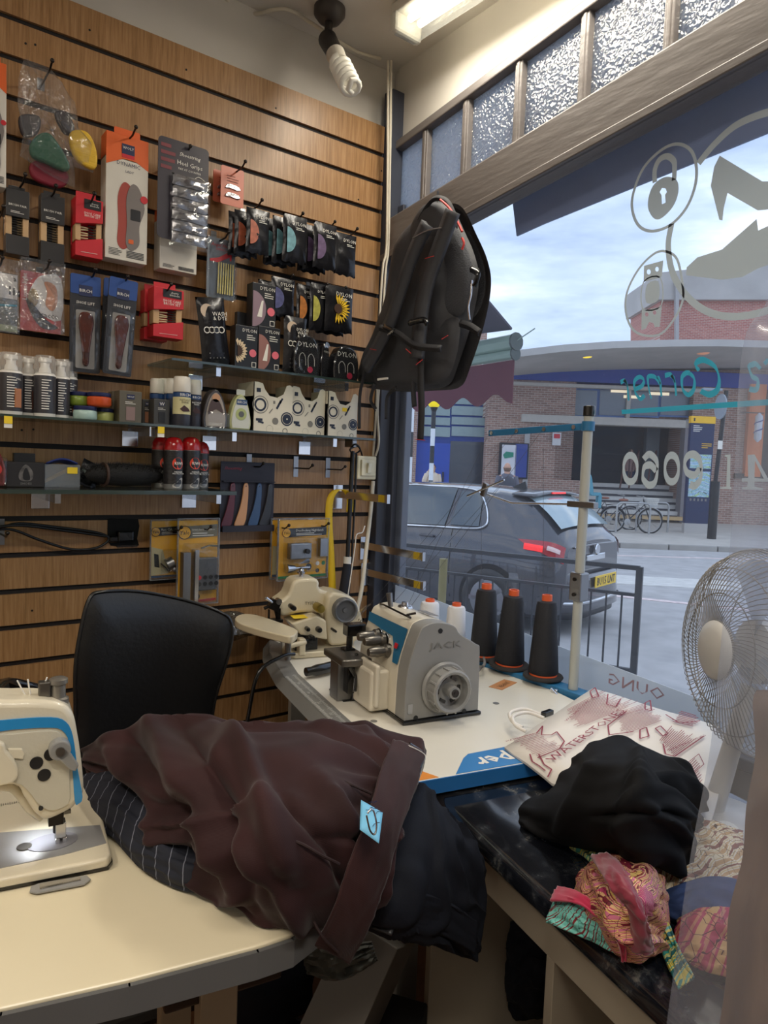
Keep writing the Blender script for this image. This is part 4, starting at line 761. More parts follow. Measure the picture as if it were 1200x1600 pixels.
# ================================================================== LOWER WALL GOODS
rc = RC(344, 722, 428, 830, .04); w, h = rc[2], rc[3]; t = put('shoehorn_card', 'dark display card holding maroon, tan, blue and black shoehorns', 'shoehorn card', rc, .04)
obj('backing_card', M().prism(rrect(w, h, .003, 0, h/2), 0, .003), mat('slate_card', (44, 44, 58), .6), t); obj('bottom_ledge', M().box((0, -.008, h*.045), (w*.96, .016, h*.09)).box((0, -.008, h*.72), (w*.96, .014, h*.015)), mat('slate_card2', (38, 38, 52), .6), t)
txt(t, 'Shoestring', mat('red_script', (150, 50, 70), .5), w*.32, (-w*.28, -.002, h*.9), shear=.3)
for x, c, nm in ((-.3, (92, 24, 40), 'maroon shoehorn'), (-.06, (206, 150, 104), 'tan shoehorn'), (.19, (48, 78, 118), 'blue shoehorn'), (.4, (34, 34, 40), 'black shoehorn')):
    o = smoothpx([(x*w-.008, h*.66), (x*w, h*.7), (x*w+.009, h*.66), (x*w+.008, h*.4), (x*w-.002, h*.1), (x*w-.03*w/.15, h*.07), (x*w-.022, h*.3), (x*w-.012, h*.5)], 3)
    obj('shoehorn', M().prism(o, -.01, -.005), mat('horn_%d' % c[0], c, .3, coat=.3), t, bev=.002, smooth=40)['label'] = nm
    obj('rivet_hole', M().cone((x*w, -.0105, h*.655), (x*w, -.006, h*.655), .002, n=8), BLK, t)
hook(412, 724, .1, True, 'peg hook with steel plate above the shoehorn card')
def lockpack(r4, d, label, kind, text):
    rc = RC(*r4, d); w, h = rc[2], rc[3]; t = put('lock_pack', label, 'blister pack', rc, d); YC = mat('amber_card', (226, 166, 40), .4)
    obj('card', M().prism(rrect(w*.95, h*.95, .004, 0, h*.5), .002, .004), YC, t); obj('blister_frame', M().box((0, .0, h*.5), (w, .008, h)), BLISTER, t, bev=.003)
    obj('rim', M().box((-w/2, 0, h/2), (.002, .01, h)).box((w/2, 0, h/2), (.002, .01, h)).box((0, 0, 0), (w, .01, .002)).box((0, 0, h), (w, .01, .002)), film('rim_plastic', gloss=.15, haze=.3), t)
    hh = {'mortice': .84, 'latch': .77}.get(kind, .8)
    decal(t, [(-w*.3, h*(hh-.07)), (w*.46, h*(hh-.05)), (w*.46, h*(hh+.09)), (-w*.3, h*(hh+.07))], .0005, mat('pack_grey', (116, 112, 96), .5) if kind == 'mortice' else BLK, 'title_panel'); txt(t, text, WHT, w*.55, (w*.12, -.0006, h*(hh+.03))); lines(t, WHT, -w*.15, w*.4, h*(hh-.05), h*(hh), 2, -.0005)
    decal(t, circ(h*.075, -w*.34, h*hh, 16), -.0005, YC, 'round_logo'); vs, fs_ = ring(h*.078, h*.07, -w*.34, h*hh); obj('logo_ring', M().add([(a, -.0014, b) for a, b in vs], fs_), BLK, t); txt(t, 'Yale', BLK, h*.11, (-w*.34, -.0016, h*hh), shear=.15)
    if kind == 'latch':
        decal(t, [(-w*.48, 0.03*h), (w*.48, h*.03), (w*.48, h*.07), (-w*.48, h*.07)], .001, mat('green_strip', (40, 120, 70), .5), 'green_strip')
        obj('latch_body', M().box((-w*.12, -.015, h*.48), (w*.42, .025, h*.26)), STEEL, t, bev=.004); obj('latch_snib', M().cone((-w*.02, -.03, h*.48), (-w*.02, -.04, h*.48), .008, n=14), BLK, t); obj('strike_plate', M().box((w*.36, -.01, h*.52), (w*.16, .02, h*.3)), STEEL, t, bev=.002)
        obj('cylinder', M().cone((-w*.36, -.012, h*.2), (-w*.2, -.012, h*.2), .016, .01, 18).cone((-w*.2, -.012, h*.2), (w*.1, -.012, h*.2), .005, .004, 10), CHROME, t, smooth=40)
        for i, (a, b, c) in enumerate(((.12, .2, BLK), (.3, .25, WHT), (.42, .25, mat('green_disc', (40, 120, 70), .5)), (.3, .13, BLK))): decal(t, circ(h*(.055 if i == 0 else .035), w*a, h*b, 14), .0006, c, 'info_disc')
        obj('blister', M().box((-w*.1, -.016, h*.42), (w*.62, .03, h*.56)).box((w*.36, -.01, h*.52), (w*.2, .024, h*.36)), BLISTER, t, bev=.006)
    elif kind == 'mortice':
        obj('lock_case', M().box((w*.12, -.012, h*.36), (w*.56, .022, h*.38)), mat('lock_grey', (92, 94, 98), .4, .5), t, bev=.003); obj('forend', M().box((-w*.34, -.012, h*.34), (w*.18, .028, h*.56)), STEEL, t, bev=.001); obj('strike_plate', M().box((-w*.12, -.016, h*.34), (w*.1, .03, h*.62)), CHROME, t, bev=.001)
        for i in range(4):
            for j in range(2): decal(t, circ(h*.026, w*(-.04+.14*i), h*(.25+.075*j), 10), -.0245, (RED if i == 0 and j else BLK), 'info_disc')
        obj('key', M().tube([(w*.0, -.02, h*.66), (w*.2, -.02, h*.69), (w*.4, -.02, h*.68)], .003, 6), CHROME, t); decal(t, [(w*-.1, h*.03), (w*.46, h*.03), (w*.46, h*.06), (-w*.1, h*.05)], .001, RED, 'red_strip')
        decal(t, circ(h*.04, -w*.02, h*.09, 14), .0006, BLK, 'info_disc'); obj('blister', M().box((0, -.018, h*.38), (w*.8, .036, h*.68)), BLISTER, t, bev=.006)
    else:
        decal(t, [(-w*.46, 0.03*h), (w*.46, h*.03), (w*.46, h*.07), (-w*.46, h*.07)], .001, mat('blue_strip', (60, 80, 110), .5), 'blue_strip'); decal(t, [(-w*.46, h*.07), (w*.1, h*.1), (-w*.1, h*.5), (-w*.46, h*.55)], .0012, mat('pale_wedge', (190, 178, 140), .5), 'pale_wedge')
        decal(t, [(-w*.36, h*.22), (-w*.2, h*.2), (-w*.24, h*.42), (-w*.38, h*.44)], .0004, BLK, 'side_panel'); obj('cylinder', M().cone((w*.0, -.01, h*.25), (w*.2, -.012, h*.3), .018, .018, 16).cone((w*.25, -.01, h*.16), (w*.3, -.012, h*.18), .014, .014, 14), STEEL, t, smooth=40)
        obj('key', M().tube([(-w*.2, -.01, h*.28), (w*.1, -.012, h*.14), (w*.14, -.012, h*.2)], .0025, 6), CHROME, t); obj('blister', M().box((w*.1, -.014, h*.28), (w*.6, .026, h*.46)), BLISTER, t, bev=.01)
lockpack((235, 812, 283, 905), .04, 'cylinder lock pack on yellow card, left of the mortice lock pack', 'cyl', 'Rim Cylinder'); hook(284, 824, .11, False, 'peg hook through the cylinder lock pack'); 
lockpack((277, 810, 341, 944), .075, 'mortice lock pack on yellow card hanging behind the chair', 'mortice', 'British Standard Deadlock'); hook(330, 823, .12, False, 'peg hook through the mortice lock pack')
lockpack((423, 810, 500, 902), .05, 'second night latch pack showing behind the front one', 'none', 'Deadlocking'); lockpack((434, 810, 512, 905), .08, 'front night latch pack on yellow card by the yellow strap', 'latch', 'Deadlocking Nightlatch')
hook(452, 821, .12, False, 'left peg hook of the night latch packs'); hook(514, 818, .12, False, 'right peg hook of the night latch packs')
hook(489, 727, .11, True, 'empty peg hook with steel plate, left of two'); hook(540, 729, .11, True, 'empty peg hook with steel plate, right of two'); hook(12, 833, .1, True, 'peg hook at the left edge holding the black cable')
# black cable loop and wall cut-out
BK = mat('black_rubber', (20, 19, 19), .45); BKG = mat('gloss_black_plastic', (16, 16, 17), .22, coat=.4)
t = thing('socket_cutout', 'ragged dark socket cut-out in the slatted wall', 'socket', (0, 0, 0)); a = aty(168, 812); b = aty(217, 852)
obj('dark_recess', M().prism([(a.x, a.z), (a.x+.01, a.z+.003), (b.x-.004, a.z), (b.x, a.z-.02), (b.x-.006, b.z+.02), (b.x, b.z), (b.x-.02, b.z-.004), (a.x+.01, b.z+.002), (a.x, b.z+.02)], -.002, .004), mat('recess_black', (10, 9, 9), .9), t)
p = aty(196, 838, -.02); obj('plug', M().box((p.x, -.012, p.z), (.045, .03, .03)).box((p.x-.03, -.012, p.z-.008), (.03, .02, .018)), BKG, t, bev=.004); obj('socket_lip', M().box(((a.x+b.x)/2+.01, -.004, b.z), (.06, .008, .005)), DSTEEL, t)
tag(obj('cable_loop', M().tube([aty(-20, 832, -.05), aty(10, 822, -.05), aty(35, 818, -.04), aty(90, 824, -.02), aty(150, 832, -.015), aty(170, 842, -.015), aty(150, 856, -.015), aty(110, 858, -.02), aty(60, 843, -.035), aty(20, 828, -.045), aty(-20, 828, -.05)], .0038, 8, smooth=8), BK, smooth=60), 'black cable looped from the left edge to the socket cut-out', 'cable')
tag(obj('cable_loop', M().tube([aty(-20, 826, -.06), aty(30, 821, -.05), aty(100, 829, -.025), aty(165, 838, -.02)], .0038, 8, smooth=8), BK, smooth=60), 'second black cable strand running above the cable loop', 'cable')
# chrome arms
def wall_arm(u, v, ln, label, uv_tip=None, tagged=True):
    p = aty(u, v, -.003); t = thing('chrome_display_bar', label, 'display bar', tuple(p)); obj('bar', M().box((0, -ln/2, 0), (.008, ln, .026)), CHROME, t, bev=.001); obj('back_plate', M().box((0, -.002, -.01), (.04, .006, .085)), CHROME, t, bev=.001)
    obj('end_cap', M().box((0, -ln, 0), (.012, .006, .03)), CHROME, t)
    if tagged: obj('yellow_tag', M().box((-.0055, -ln+.03, 0), (.002, .03, .024)), mat('tag_gold', (190, 160, 40), .4), t)
    return t
wall_arm(527, 772, .3, 'chrome display arm carrying the yellow strap'); wall_arm(569, 852, .34, 'chrome display arm, upper of two by the window post'); wall_arm(570, 893, .34, 'chrome display arm, lower of two by the window post')
YS = mat('yellow_webbing', (228, 186, 24), .6, bump=.3, bscale=120)
def ribbon(pts, wv, m, name, par=None, th=.002, sub=6):
    P = catmull([Vector(p) for p in pts], sub); q = M(); wv = Vector(wv); k = len(P)
    q.add([p-wv/2 for p in P]+[p+wv/2 for p in P], [(i, i+1, k+i+1, k+i) for i in range(k-1)]); return obj(name, q, m, par, smooth=60, solid=th)
ax = aty(527, 772).x
tag(ribbon([aty(546, 800, -.06), aty(547, 782, -.06), aty(543, 770, -.065), aty(533, 765, -.07), aty(522, 769, -.075), aty(515, 785, -.08), aty(514, 820, -.08), aty(517, 870, -.08), aty(520, 935, -.08)], (.026, -.004, 0), YS, 'yellow_strap'), 'yellow webbing strap hung over a chrome bar', 'strap')
# light switch
p = aty(573, 731, -.03); t = thing('light_switch', 'cream surface mounted light switch at the wall corner', 'switch', (p.x, -.001, p.z)); SWM = mat('aged_cream_plastic', (214, 206, 178), .35)
obj('switch_box', M().box((0, -.016, 0), (.086, .032, .086)), SWM, t, bev=.006, bseg=3); obj('face_plate', M().box((0, -.036, 0), (.06, .008, .06)), SWM, t, bev=.003); obj('rocker', M().box((0, -.044, .0), (.016, .012, .036), rot=(.15, 0, 0)), mat('cream_rocker', (226, 220, 196), .3), t, bev=.002)
# umbrella like black tubes, wires, white conduit
tag(obj('wall_conduit', M().tube([aty(583, 752, -.03), aty(579, 800, -.05), aty(572, 860, -.08), aty(565, 920, -.12), aty(556, 960, -.15)], .0075, 8, smooth=5), WCAB, smooth=60), 'white conduit pipe slanting down from the light switch', 'pipe')
t = thing('hanging_umbrella', 'black rod with a foam grip hanging in the wall corner', 'umbrella', tuple(aty(552, 700, -.07))); o0 = Vector(t.location)
obj('shaft', M().tube([aty(551, 705, -.07)-o0, aty(547, 790, -.08)-o0, aty(543, 872, -.09)-o0], .0075, 10), BK, t, smooth=60); obj('shaft', M().tube([aty(557, 708, -.06)-o0, aty(554, 790, -.07)-o0, aty(549, 880, -.08)-o0], .004, 8), BK, t, smooth=60)
obj('grip_cap', M().cone(aty(543, 870, -.09)-o0, aty(542.5, 881, -.09)-o0, .0135), WHT, t, smooth=40); obj('foam_grip', M().cone(aty(542.5, 881, -.09)-o0, aty(537, 935, -.1)-o0, .014, .021), mat('foam_black', (26, 28, 38), .8), t, smooth=40)
obj('wire_tangle', M().tube([aty(548, 700, -.07)-o0, aty(556, 694, -.08)-o0, aty(563, 703, -.07)-o0, aty(553, 709, -.06)-o0, aty(547, 702, -.08)-o0, aty(560, 698, -.06)-o0, aty(566, 712, -.06)-o0], .003, 6, smooth=6), BK, t, smooth=60)
obj('hook_clip', M().box(aty(548, 690, -.05)-o0, (.02, .05, .04)), STEEL, t, bev=.003)
tag(obj('wire_hook', M().tube([aty(570, 822, -.1), aty(566, 832, -.12), aty(557, 836, -.13), aty(554, 860, -.13), aty(543, 935, -.14)], .002, 6, smooth=4), WHT, smooth=60), 'thin white wire hanging beside the black umbrella', 'wire')
# ================================================================== CHAIR
LEA = mat('black_leather', (17, 16, 16), .42, bump=.15, bscale=90)
t = thing('office_chair', 'black leather office chair pushed between the two sewing tables', 'chair', (-.93, -.42, 0))
def cpt(u, v, y): return Vector(aty(u, v, y))-Vector(t.location)
chout = smoothpx([(140, 935), (158, 925), (215, 924), (290, 938), (345, 957), (361, 972), (362, 1000), (352, 1040), (338, 1085), (331, 1125), (326, 1190), (300, 1260), (120, 1260), (118, 1120), (118, 1040), (128, 975)], 4)
bm_ = M(); cen = (230, 1080)
def chf(side):
    def f(a, b):
        i = a*len(chout); k = int(i) % len(chout); fr = i-int(i); p = chout[k]; q = chout[(k+1) % len(chout)]; u = p[0]+(q[0]-p[0])*fr; v = p[1]+(q[1]-p[1])*fr
        u = cen[0]+(u-cen[0])*b; v = cen[1]+(v-cen[1])*b; dx = (u-240)/130.
        y = -.42+.055*dx*dx*-1.0+(.05*(1-b**4)+.0 if False else 0)
        th = .03*(1-b**6)
        pt = cpt(u, v, -.46+.00028*(v-925)*.2-.05*dx*dx); pt.y += side*th; return tuple(pt)
    return f
bm_.grid(chf(-1), len(chout), 10).grid(chf(1), len(chout), 10); obj('backrest', bm_, LEA, t, smooth=80)
pip = [cpt(u, v, -.46+.00028*(v-925)*.2-.05*((u-240)/130.)**2) for u, v in chout]; obj('piping', M().tube(pip, .0045, 6, closed=True), LEA, t, smooth=60)
obj('seat', M().sph((.02, -.26, .5), 1, 24, 12, sc=(.27, .25, .06)), LEA, t, smooth=80); obj('back_bracket', M().box((.0, -.02, .58), (.07, .03, .3)), BKG, t, bev=.004)
obj('gas_lift', M().cone((.02, -.26, .12), (.02, -.26, .46), .03, .025), BKG, t, smooth=40)
for i in range(5):
    an = 2*pi*i/5+.3; e_ = (.02+.3*cos(an), -.26+.3*sin(an)); obj('leg', M().cone((.02, -.26, .14), (e_[0], e_[1], .085), .028, .018, 8), BKG, t, smooth=40); obj('castor', M().cone((e_[0]-.012, e_[1], .028), (e_[0]+.012, e_[1], .028), .027, n=14), BKG, t, smooth=40)
# ================================================================== RIGHT SEWING TABLE
TOPW = mat('table_top_white', (226, 221, 208), .3, var=.05, vscale=3); TG = mat('table_edge_grey', (128, 128, 126), .4, .2); BLU = mat('blue_edge', (38, 108, 172), .4)
A = Vector((-.745, -1.165, .78)); ang = radians(-12.3); U_ = Vector((cos(ang), sin(ang), 0)); V_ = Vector((-sin(ang), cos(ang), 0))
t = thing('sewing_table', 'white topped sewing table with a ruler edge by the window', 'table', (A.x, A.y, 0), ang); LT = 1.10; WT = .62
def rt(u, v, z=.78):  # pixel -> table local
    p = atz(u, v, z)-Vector((A.x, A.y, 0)); return Vector((p.dot(U_), p.dot(V_), z))
edge = [rt(655, 1215), rt(560, 1150), rt(500, 1090), rt(430, 1030), rt(392, 1003), rt(381, 993), rt(388, 985)]
le = [(e_.x, e_.y) for e_ in edge]; lb = [(max(0, min(.2, x)), y) for x, y in le]
outl = [(0, 0), (.60, 0), (.60, .12), (.61, .9), (.56, 1.02), (.3, 1.12), (.12, 1.15), (.075, 1.1), (.03, .95), (.0, .7), (0, .3)]
obj('table_top', M().prism(outl, .752, .78, 'xy'), TOPW, t, bev=.002)
obj('front_edge', M().box((.30, -.0015, .766), (.6, .003, .028)), BLU, t)
# ruler strip along the operator's side (faces left)
rp = [(0, .02), (0, .3), (0, .7), (.03, .95), (.07, 1.09)]
q = M(); strip = []
for i, (x, y) in enumerate(rp): strip += [(x-.06, y, .752), (x-.04, y, .777), (x+.0, y, .7815)]
for i in range(len(rp)-1):
    for j in range(2): q.add([strip[i*3+j], strip[i*3+j+1], strip[i*3+4+j], strip[i*3+3+j]], [(0, 1, 2, 3)])
obj('ruler_strip', q, TG, t, solid=.003)
q = M()
for i in range(150):
    y = .03+i*.0055
    if y > .7: break
    ln = .012 if i % 10 == 0 else (.009 if i % 5 == 0 else .006); q.box((-.014, y, .7818), (ln, .0008, .0006), rot=(0, -.11, 0)); q.box((-.034, y, .7795), (ln, .0008, .0006), rot=(0, -.11, 0))
obj('ruler_marks', q, mat('pale_mark', (200, 200, 196), .5), t)['kind'] = 'stuff'
for i in range(8): txt(t, str(10+5*i), mat('pale_mark', (200, 200, 196), .5), .012, (-.024, .06+.08*i, .782), rot=(0, -.11, pi/2), name='ruler_number')
decal2 = lambda out, z, m, nm='printed_panel': obj(nm, M().prism(out, z, z+.0006, 'xy'), m, t)
b0 = rt(706, 1205); b1 = rt(720, 1182); b2 = rt(835, 1160)
decal2([(b0.x, .003), (.6, .003), (.6, b2.y+.02), (b1.x+.02, b1.y+.005), (b1.x, b1.y-.01)], .7801, mat('blue_print', (40, 122, 186), .4)); cpx = rt(768, 1184)
txt(t, 'per', WHT, .085, (cpx.x, cpx.y, .7812), rot=(0, 0, pi), bold=.02)
o0 = rt(662, 1192); decal2([(0.0, .003), (.05, .003), (.025, .05), (0.0, .06)], .7801, mat('orange_print', (226, 140, 50), .4))
c_ = rt(786, 1070); obj('brown_label', M().box((c_.x, c_.y, .7806), (.09, .04, .001), rot=(0, 0, .5)), mat('kraft_label', (190, 132, 84), .6), t); txt(t, 'JINPER', mat('brown_ink', (60, 40, 30), .5), .06, (c_.x, c_.y, .7813), rot=(0, 0, .5+pi))
for (u, v) in ((584, 1127), (775, 1099)): c_ = rt(u, v); obj('screw_plug', M().cone((c_.x, c_.y, .7801), (c_.x, c_.y, .781), .008), TG, t)
c_ = rt(855, 1118); obj('clamp', M().box((c_.x, c_.y, .786), (.035, .014, .012), rot=(0, 0, .3)), BKG, t, bev=.002)
for x, y in ((.1, .2), (.52, .2), (.1, 1.0), (.52, .95)): obj('leg', M().box((x, y, .376), (.05, .03, .752)), mat('table_leg_grey', (150, 148, 142), .5), t, bev=.002)
[obj('stretcher', M().box((.31, y, .12), (.42, .03, .04)), mat('table_leg_grey', (150, 148, 142), .5), t) for y in (.2, .98)]
obj('motor_box', M().box((.3, .55, .66), (.3, .34, .14)), BKG, t, bev=.01); obj('scrap_tray', M().box((rt(545, 1085).x, rt(545, 1085).y, .7815), (.07, .1, .003)), mat('tray_steel', (70, 70, 72), .3, .8), t, bev=.001)
# ---- overlocker
A2_ = atz(631, 1130, .785); an = radians(-10.5); BE = mat('machine_ivory', (214, 206, 188), .3, coat=.3, bump=.1, bscale=120); GP = mat('machine_grey', (140, 139, 136), .38, var=.04); TB = mat('machine_teal', (34, 102, 140), .35)
t = thing('overlocker', 'ivory and grey overlock sewing machine with a round handwheel', 'sewing machine', (A2_.x, A2_.y, .781), an); DSTL = mat('machine_steel', (112, 108, 102), .3, .8)
W_ = .2; LN = .27
obj('oil_pan', M().box((W_/2, LN/2, .004), (W_+.01, LN+.012, .008)), BKG, t, bev=.002)
side = smoothpx([(0, .008), (.004, .12), (.03, .205), (.045, .222), (.075, .228), (.11, .222), (.128, .212), (.14, .196), (.188, .168), (.197, .15), (.2, .01)], 3, False)
obj('body', M().prism(side, .045, .25, 'xz'), BE, t, bev=.008, bseg=3, smooth=50); obj('side_cover', M().prism(side, 0, .045, 'xz'), GP, t, bev=.008, bseg=3, smooth=50)
obj('base_front', M().box((-.022, .13, .055), (.05, .1, .095)), BE, t, bev=.006); obj('looper_cover', M().box((-.035, .11, .07), (.012, .09, .1)), BE, t, bev=.006, bseg=3)
obj('cloth_plate', M().prism([(-.09, .15), (-.09, .27), (-.015, .27), (-.015, .14), (-.06, .14)], .098, .116, 'xy'), DSTL, t, bev=.004, bseg=3, smooth=40)
obj('left_pillar', M().box((-.06, .22, .05), (.04, .05, .1)), STEEL, t, bev=.002); obj('looper_works', M().box((-.04, .19, .06), (.05, .04, .07)).tube([(-.07, .15, .1), (-.05, .16, .07), (-.06, .14, .04)], .006, 6).tube([(-.04, .18, .12), (-.03, .19, .09), (-.05, .17, .06)], .005, 6), BKG, t, bev=.002)
obj('presser_arm', M().box((-.02, .24, .165), (.05, .035, .03)).cone((-.03, .245, .16), (-.03, .245, .11), .008).box((-.038, .235, .116), (.03, .03, .01)), BKG, t, bev=.003)
obj('teal_band', M().prism([(.0, .03), (.0, .09), (.0, .25), (.0, .25)][:2]+[(.03, .25)], .2, .2) if False else M().add([(.0185, .046, .17), (.004, .046, .125), (.004, .07, .125), (.012, .08, .155), (.0185, .1, .178), (.0205, .24, .186), (.0285, .25, .206), (.0285, .046, .206)], [tuple(range(8))]), TB, t).location = (-.003, 0, 0)
obj('logo', M().box((.006, .062, .165), (.002, .012, .012), rot=(0, .3, 0)), RED, t).location = (-.001, 0, 0)
for i, (y, z) in enumerate(((.165, .165), (.13, .162), (.105, .142))):
    k = obj('tension_dial', M().lathe([(.016, .02), (.016, .012), (.012, .008), (.013, -.01), (.011, -.025), (.009, -.032), (.0001, -.032)], (-.012, y, z), 16, axis='x'), DSTL, t, smooth=40)
    obj('tension_disc', M().cone((.012, y, z), (.016, y, z), .017, n=18), CHROME, k)
wc = Vector((.098, -.003, .078)); hw = obj('handwheel', M().lathe([(.058, .0), (.06, -.006), (.056, -.012)], wc, 32, axis='y').lathe([(.05, -.012), (.05, -.04), (.046, -.044), (.04, -.042), (.038, -.02), (.014, -.018), (.014, -.05), (.0001, -.05)], wc, 28, axis='y'), GP, t, smooth=40)
for i in range(14): a_ = 2*pi*i/14; obj('wheel_rib', M().box((wc.x+.05*cos(a_), wc.y-.028, wc.z+.05*sin(a_)), (.006, .024, .005), rot=(0, -a_, 0)), GP, hw, bev=.001)
for i in range(6): a_ = 2*pi*i/6; obj('wheel_slot', M().box((wc.x+.028*cos(a_), wc.y-.021, wc.z+.028*sin(a_)), (.007, .003, .016), rot=(0, -a_, 0)), BKG, hw)
obj('hub_bolt', M().cone((wc.x, wc.y-.05, wc.z), (wc.x, wc.y-.053, wc.z), .009).cone((wc.x, wc.y-.053, wc.z), (wc.x, wc.y-.054, wc.z), .004), BKG, hw)
txt(t, 'JACK', mat('machine_grey_dark', (118, 117, 114), .4), .085, (.1, -.0012, .172), h=.02, ext=.0008)
for x, z in ((.03, .012), (.16, .012), (.085, .208)): obj('screw_hole', M().cone((x, .001, z), (x, -.001, z), .006, n=12), BLK, t)
obj('warning_sticker', M().box((.014, -.0012, .035), (.012, .001, .022)), SILV, t)
for k_, (a_, b_) in enumerate((((.06, .2, .225), (.06, .2, .26)),)): obj('thread_post', M().cone(a_, (a_[0]-.004, a_[1]+.004, a_[2]+.035), .006, .008), STEEL, t, smooth=40)
obj('oil_window', M().lathe([(.02, 0), (.018, .005), (.01, .007), (.009, .014), (.0001, .015)], (.09, .18, .226), 18), CHROME, t, smooth=40)
obj('thread_guide_bar', M().tube([(.045, .07, .226), (.035, .12, .232), (.04, .2, .232), (.05, .24, .226)], .0025, 6).tube([(.045, .07, .226), (.03, .06, .236), (.05, .055, .24)], .003, 6), DSTEEL, t, smooth=40)
obj('needle_guard', M().add([(-.01, .255, .2), (.03, .28, .215), (.03, .25, .225), (-.02, .235, .19)], [(0, 1, 2, 3)]), BLISTER, t, solid=.002)
obj('top_sticker', M().box((.11, .1, .2275), (.025, .06, .001), rot=(0, .15, 0)), GRY, t)
tag(obj('machine_cable', M().tube([atz(738, 1062, .80), atz(750, 1045, .80), atz(757, 1038, .815), atz(756, 1028, .81)], .004, 8, smooth=5), GRY, smooth=60), 'grey cable curving from the overlocker towards the thread stand', 'cable')
tag(obj('seam_lever', M().tube([atz(478, 1050, .80), atz(500, 1046, .80), atz(530, 1038, .80), atz(548, 1030, .80)], [.012, .015, .015, .012, .01], 12, smooth=4), BKG, smooth=60), 'black rubber grip lying in front of the blind stitch machine', 'handle')
# ---- blind stitch machine
B0 = atz(500, 1015, .785); t = thing('blindstitch_machine', 'cream blind stitch machine with a round grey motor end', 'sewing machine', (B0.x, B0.y, .781), radians(-14)); IV = mat('old_ivory', (204, 192, 164), .32, coat=.3, bump=.1, bscale=100)
def bl(u, v, y): # pixel onto the local plane y
    an_ = radians(-14); n_ = Vector((-sin(an_), cos(an_), 0)); o_ = Vector((B0.x, B0.y, 0))+n_*y; d = ray(u, v); s_ = (o_-CAM).dot(n_)/d.dot(n_); p = CAM+d*s_-Vector((B0.x, B0.y, 0)); return (p.dot(Vector((cos(an_), sin(an_), 0))), p.z-.781)
base = [bl(444, 1028, -.03), bl(478, 1040, -.03), bl(535, 1022, -.03), bl(545, 1005, -.03)]
obj('base_plate', M().prism([(-.12, -.05), (-.1, -.07), (.08, -.07), (.1, -.05), (.1, .12), (-.06, .12), (-.12, .0)], 0, .018, 'xy'), IV, t, bev=.004, bseg=3)
arm = [bl(u, v, 0) for u, v in smoothpx([(432, 945), (450, 930), (459, 909), (478, 904), (498, 906), (502, 922), (540, 928), (556, 945), (556, 1000), (545, 1016), (512, 1016), (510, 990), (500, 960), (470, 958), (452, 962), (440, 962)], 3)]
obj('arm_body', M().prism(arm, 0, .09), IV, t, bev=.012, bseg=3, smooth=50)
mb = [bl(u, v, -.03) for u, v in smoothpx([(512, 930), (548, 932), (562, 950), (568, 978), (562, 1000), (520, 1010), (512, 990)], 3)]; obj('motor_housing', M().prism(mb, -.0, .12), IV, t, bev=.01, bseg=3, smooth=50).location = (0, -.03, 0)
mc = bl(540, 954, -.05); obj('motor_end', M().lathe([(.038, .03), (.038, -.0), (.034, -.004), (.031, -.002), (.029, .012), (.008, .012), (.007, .006), (.0001, .006)], (mc[0], -.055, mc[1]), 26, axis='y'), mat('motor_grey', (88, 90, 94), .35), t, smooth=40)
wp = [bl(u, v, -.09) for u, v in smoothpx([(368, 966), (385, 962), (415, 968), (455, 981), (464, 988), (460, 1000), (440, 1003), (400, 988), (372, 978)], 3)]
hz = wp[0][1]; P0 = [atz(u, v, .90) for u, v in smoothpx([(367, 967), (378, 961), (400, 962), (432, 972), (462, 984), (464, 990), (455, 996), (440, 994), (400, 984), (374, 975)], 3)]
an_ = radians(-14); loc2 = [((p-B0).dot(Vector((cos(an_), sin(an_), 0))), (p-B0).dot(Vector((-sin(an_), cos(an_), 0)))) for p in P0]
obj('work_arm', M().prism(loc2, .102, .122, 'xy'), IV, t, bev=.005, bseg=3, smooth=50)
wpst = atz(450, 1010, .84)-B0; wx, wy = wpst.dot(Vector((cos(an_), sin(an_), 0))), wpst.dot(Vector((-sin(an_), cos(an_), 0)))
obj('work_post', M().cone((wx, wy, .02), (wx, wy, .105), .009).cone((wx, wy, .085), (wx, wy, .105), .014), STEEL, t, smooth=40)
nb = bl(428, 950, -.03)
obj('needle_head', M().box((nb[0], -.03, nb[1]+.01), (.03, .03, .03), rot=(0, .4, 0)).tube([(nb[0]-.03, -.03, nb[1]+.0), (nb[0], -.03, nb[1]+.01), (nb[0]+.012, -.03, nb[1]-.03)], .006, 6).box((nb[0], -.04, nb[1]-.035), (.045, .03, .01)).box((nb[0]+.014, -.03, nb[1]-.02), (.01, .02, .04)).box((nb[0]-.016, -.035, nb[1]-.02), (.005, .01, .035)), mat('oily_black_steel', (36, 32, 30), .25, .7), t, bev=.002)
obj('clamp_screw', M().cone((nb[0]-.01, -.045, nb[1]+.02), (nb[0]-.03, -.05, nb[1]+.035), .004, .005).cone((nb[0]+.01, -.05, nb[1]+.022), (nb[0]+.01, -.03, nb[1]+.022), .009), CHROME, t, smooth=40)
lp = [bl(u, v, -.05) for u, v in ((455, 975), (495, 962), (510, 970), (512, 1000), (470, 992))]; obj('lower_arm', M().prism(lp, 0, .1), IV, t, bev=.005).location = (0, -.05, 0)
s0 = bl(463, 970, -.051); obj('yellow_label', M().box((s0[0]+.02, -.02, s0[1]+.005), (.05, .045, .001)), YEL, t)
lw = bl(480, 1008, -.05); obj('crank_works', M().box((lw[0], -.02, lw[1]), (.07, .05, .05)).cone((lw[0]-.01, -.07, lw[1]+.008), (lw[0]-.01, -.02, lw[1]+.008), .016), BKG, t, bev=.003)
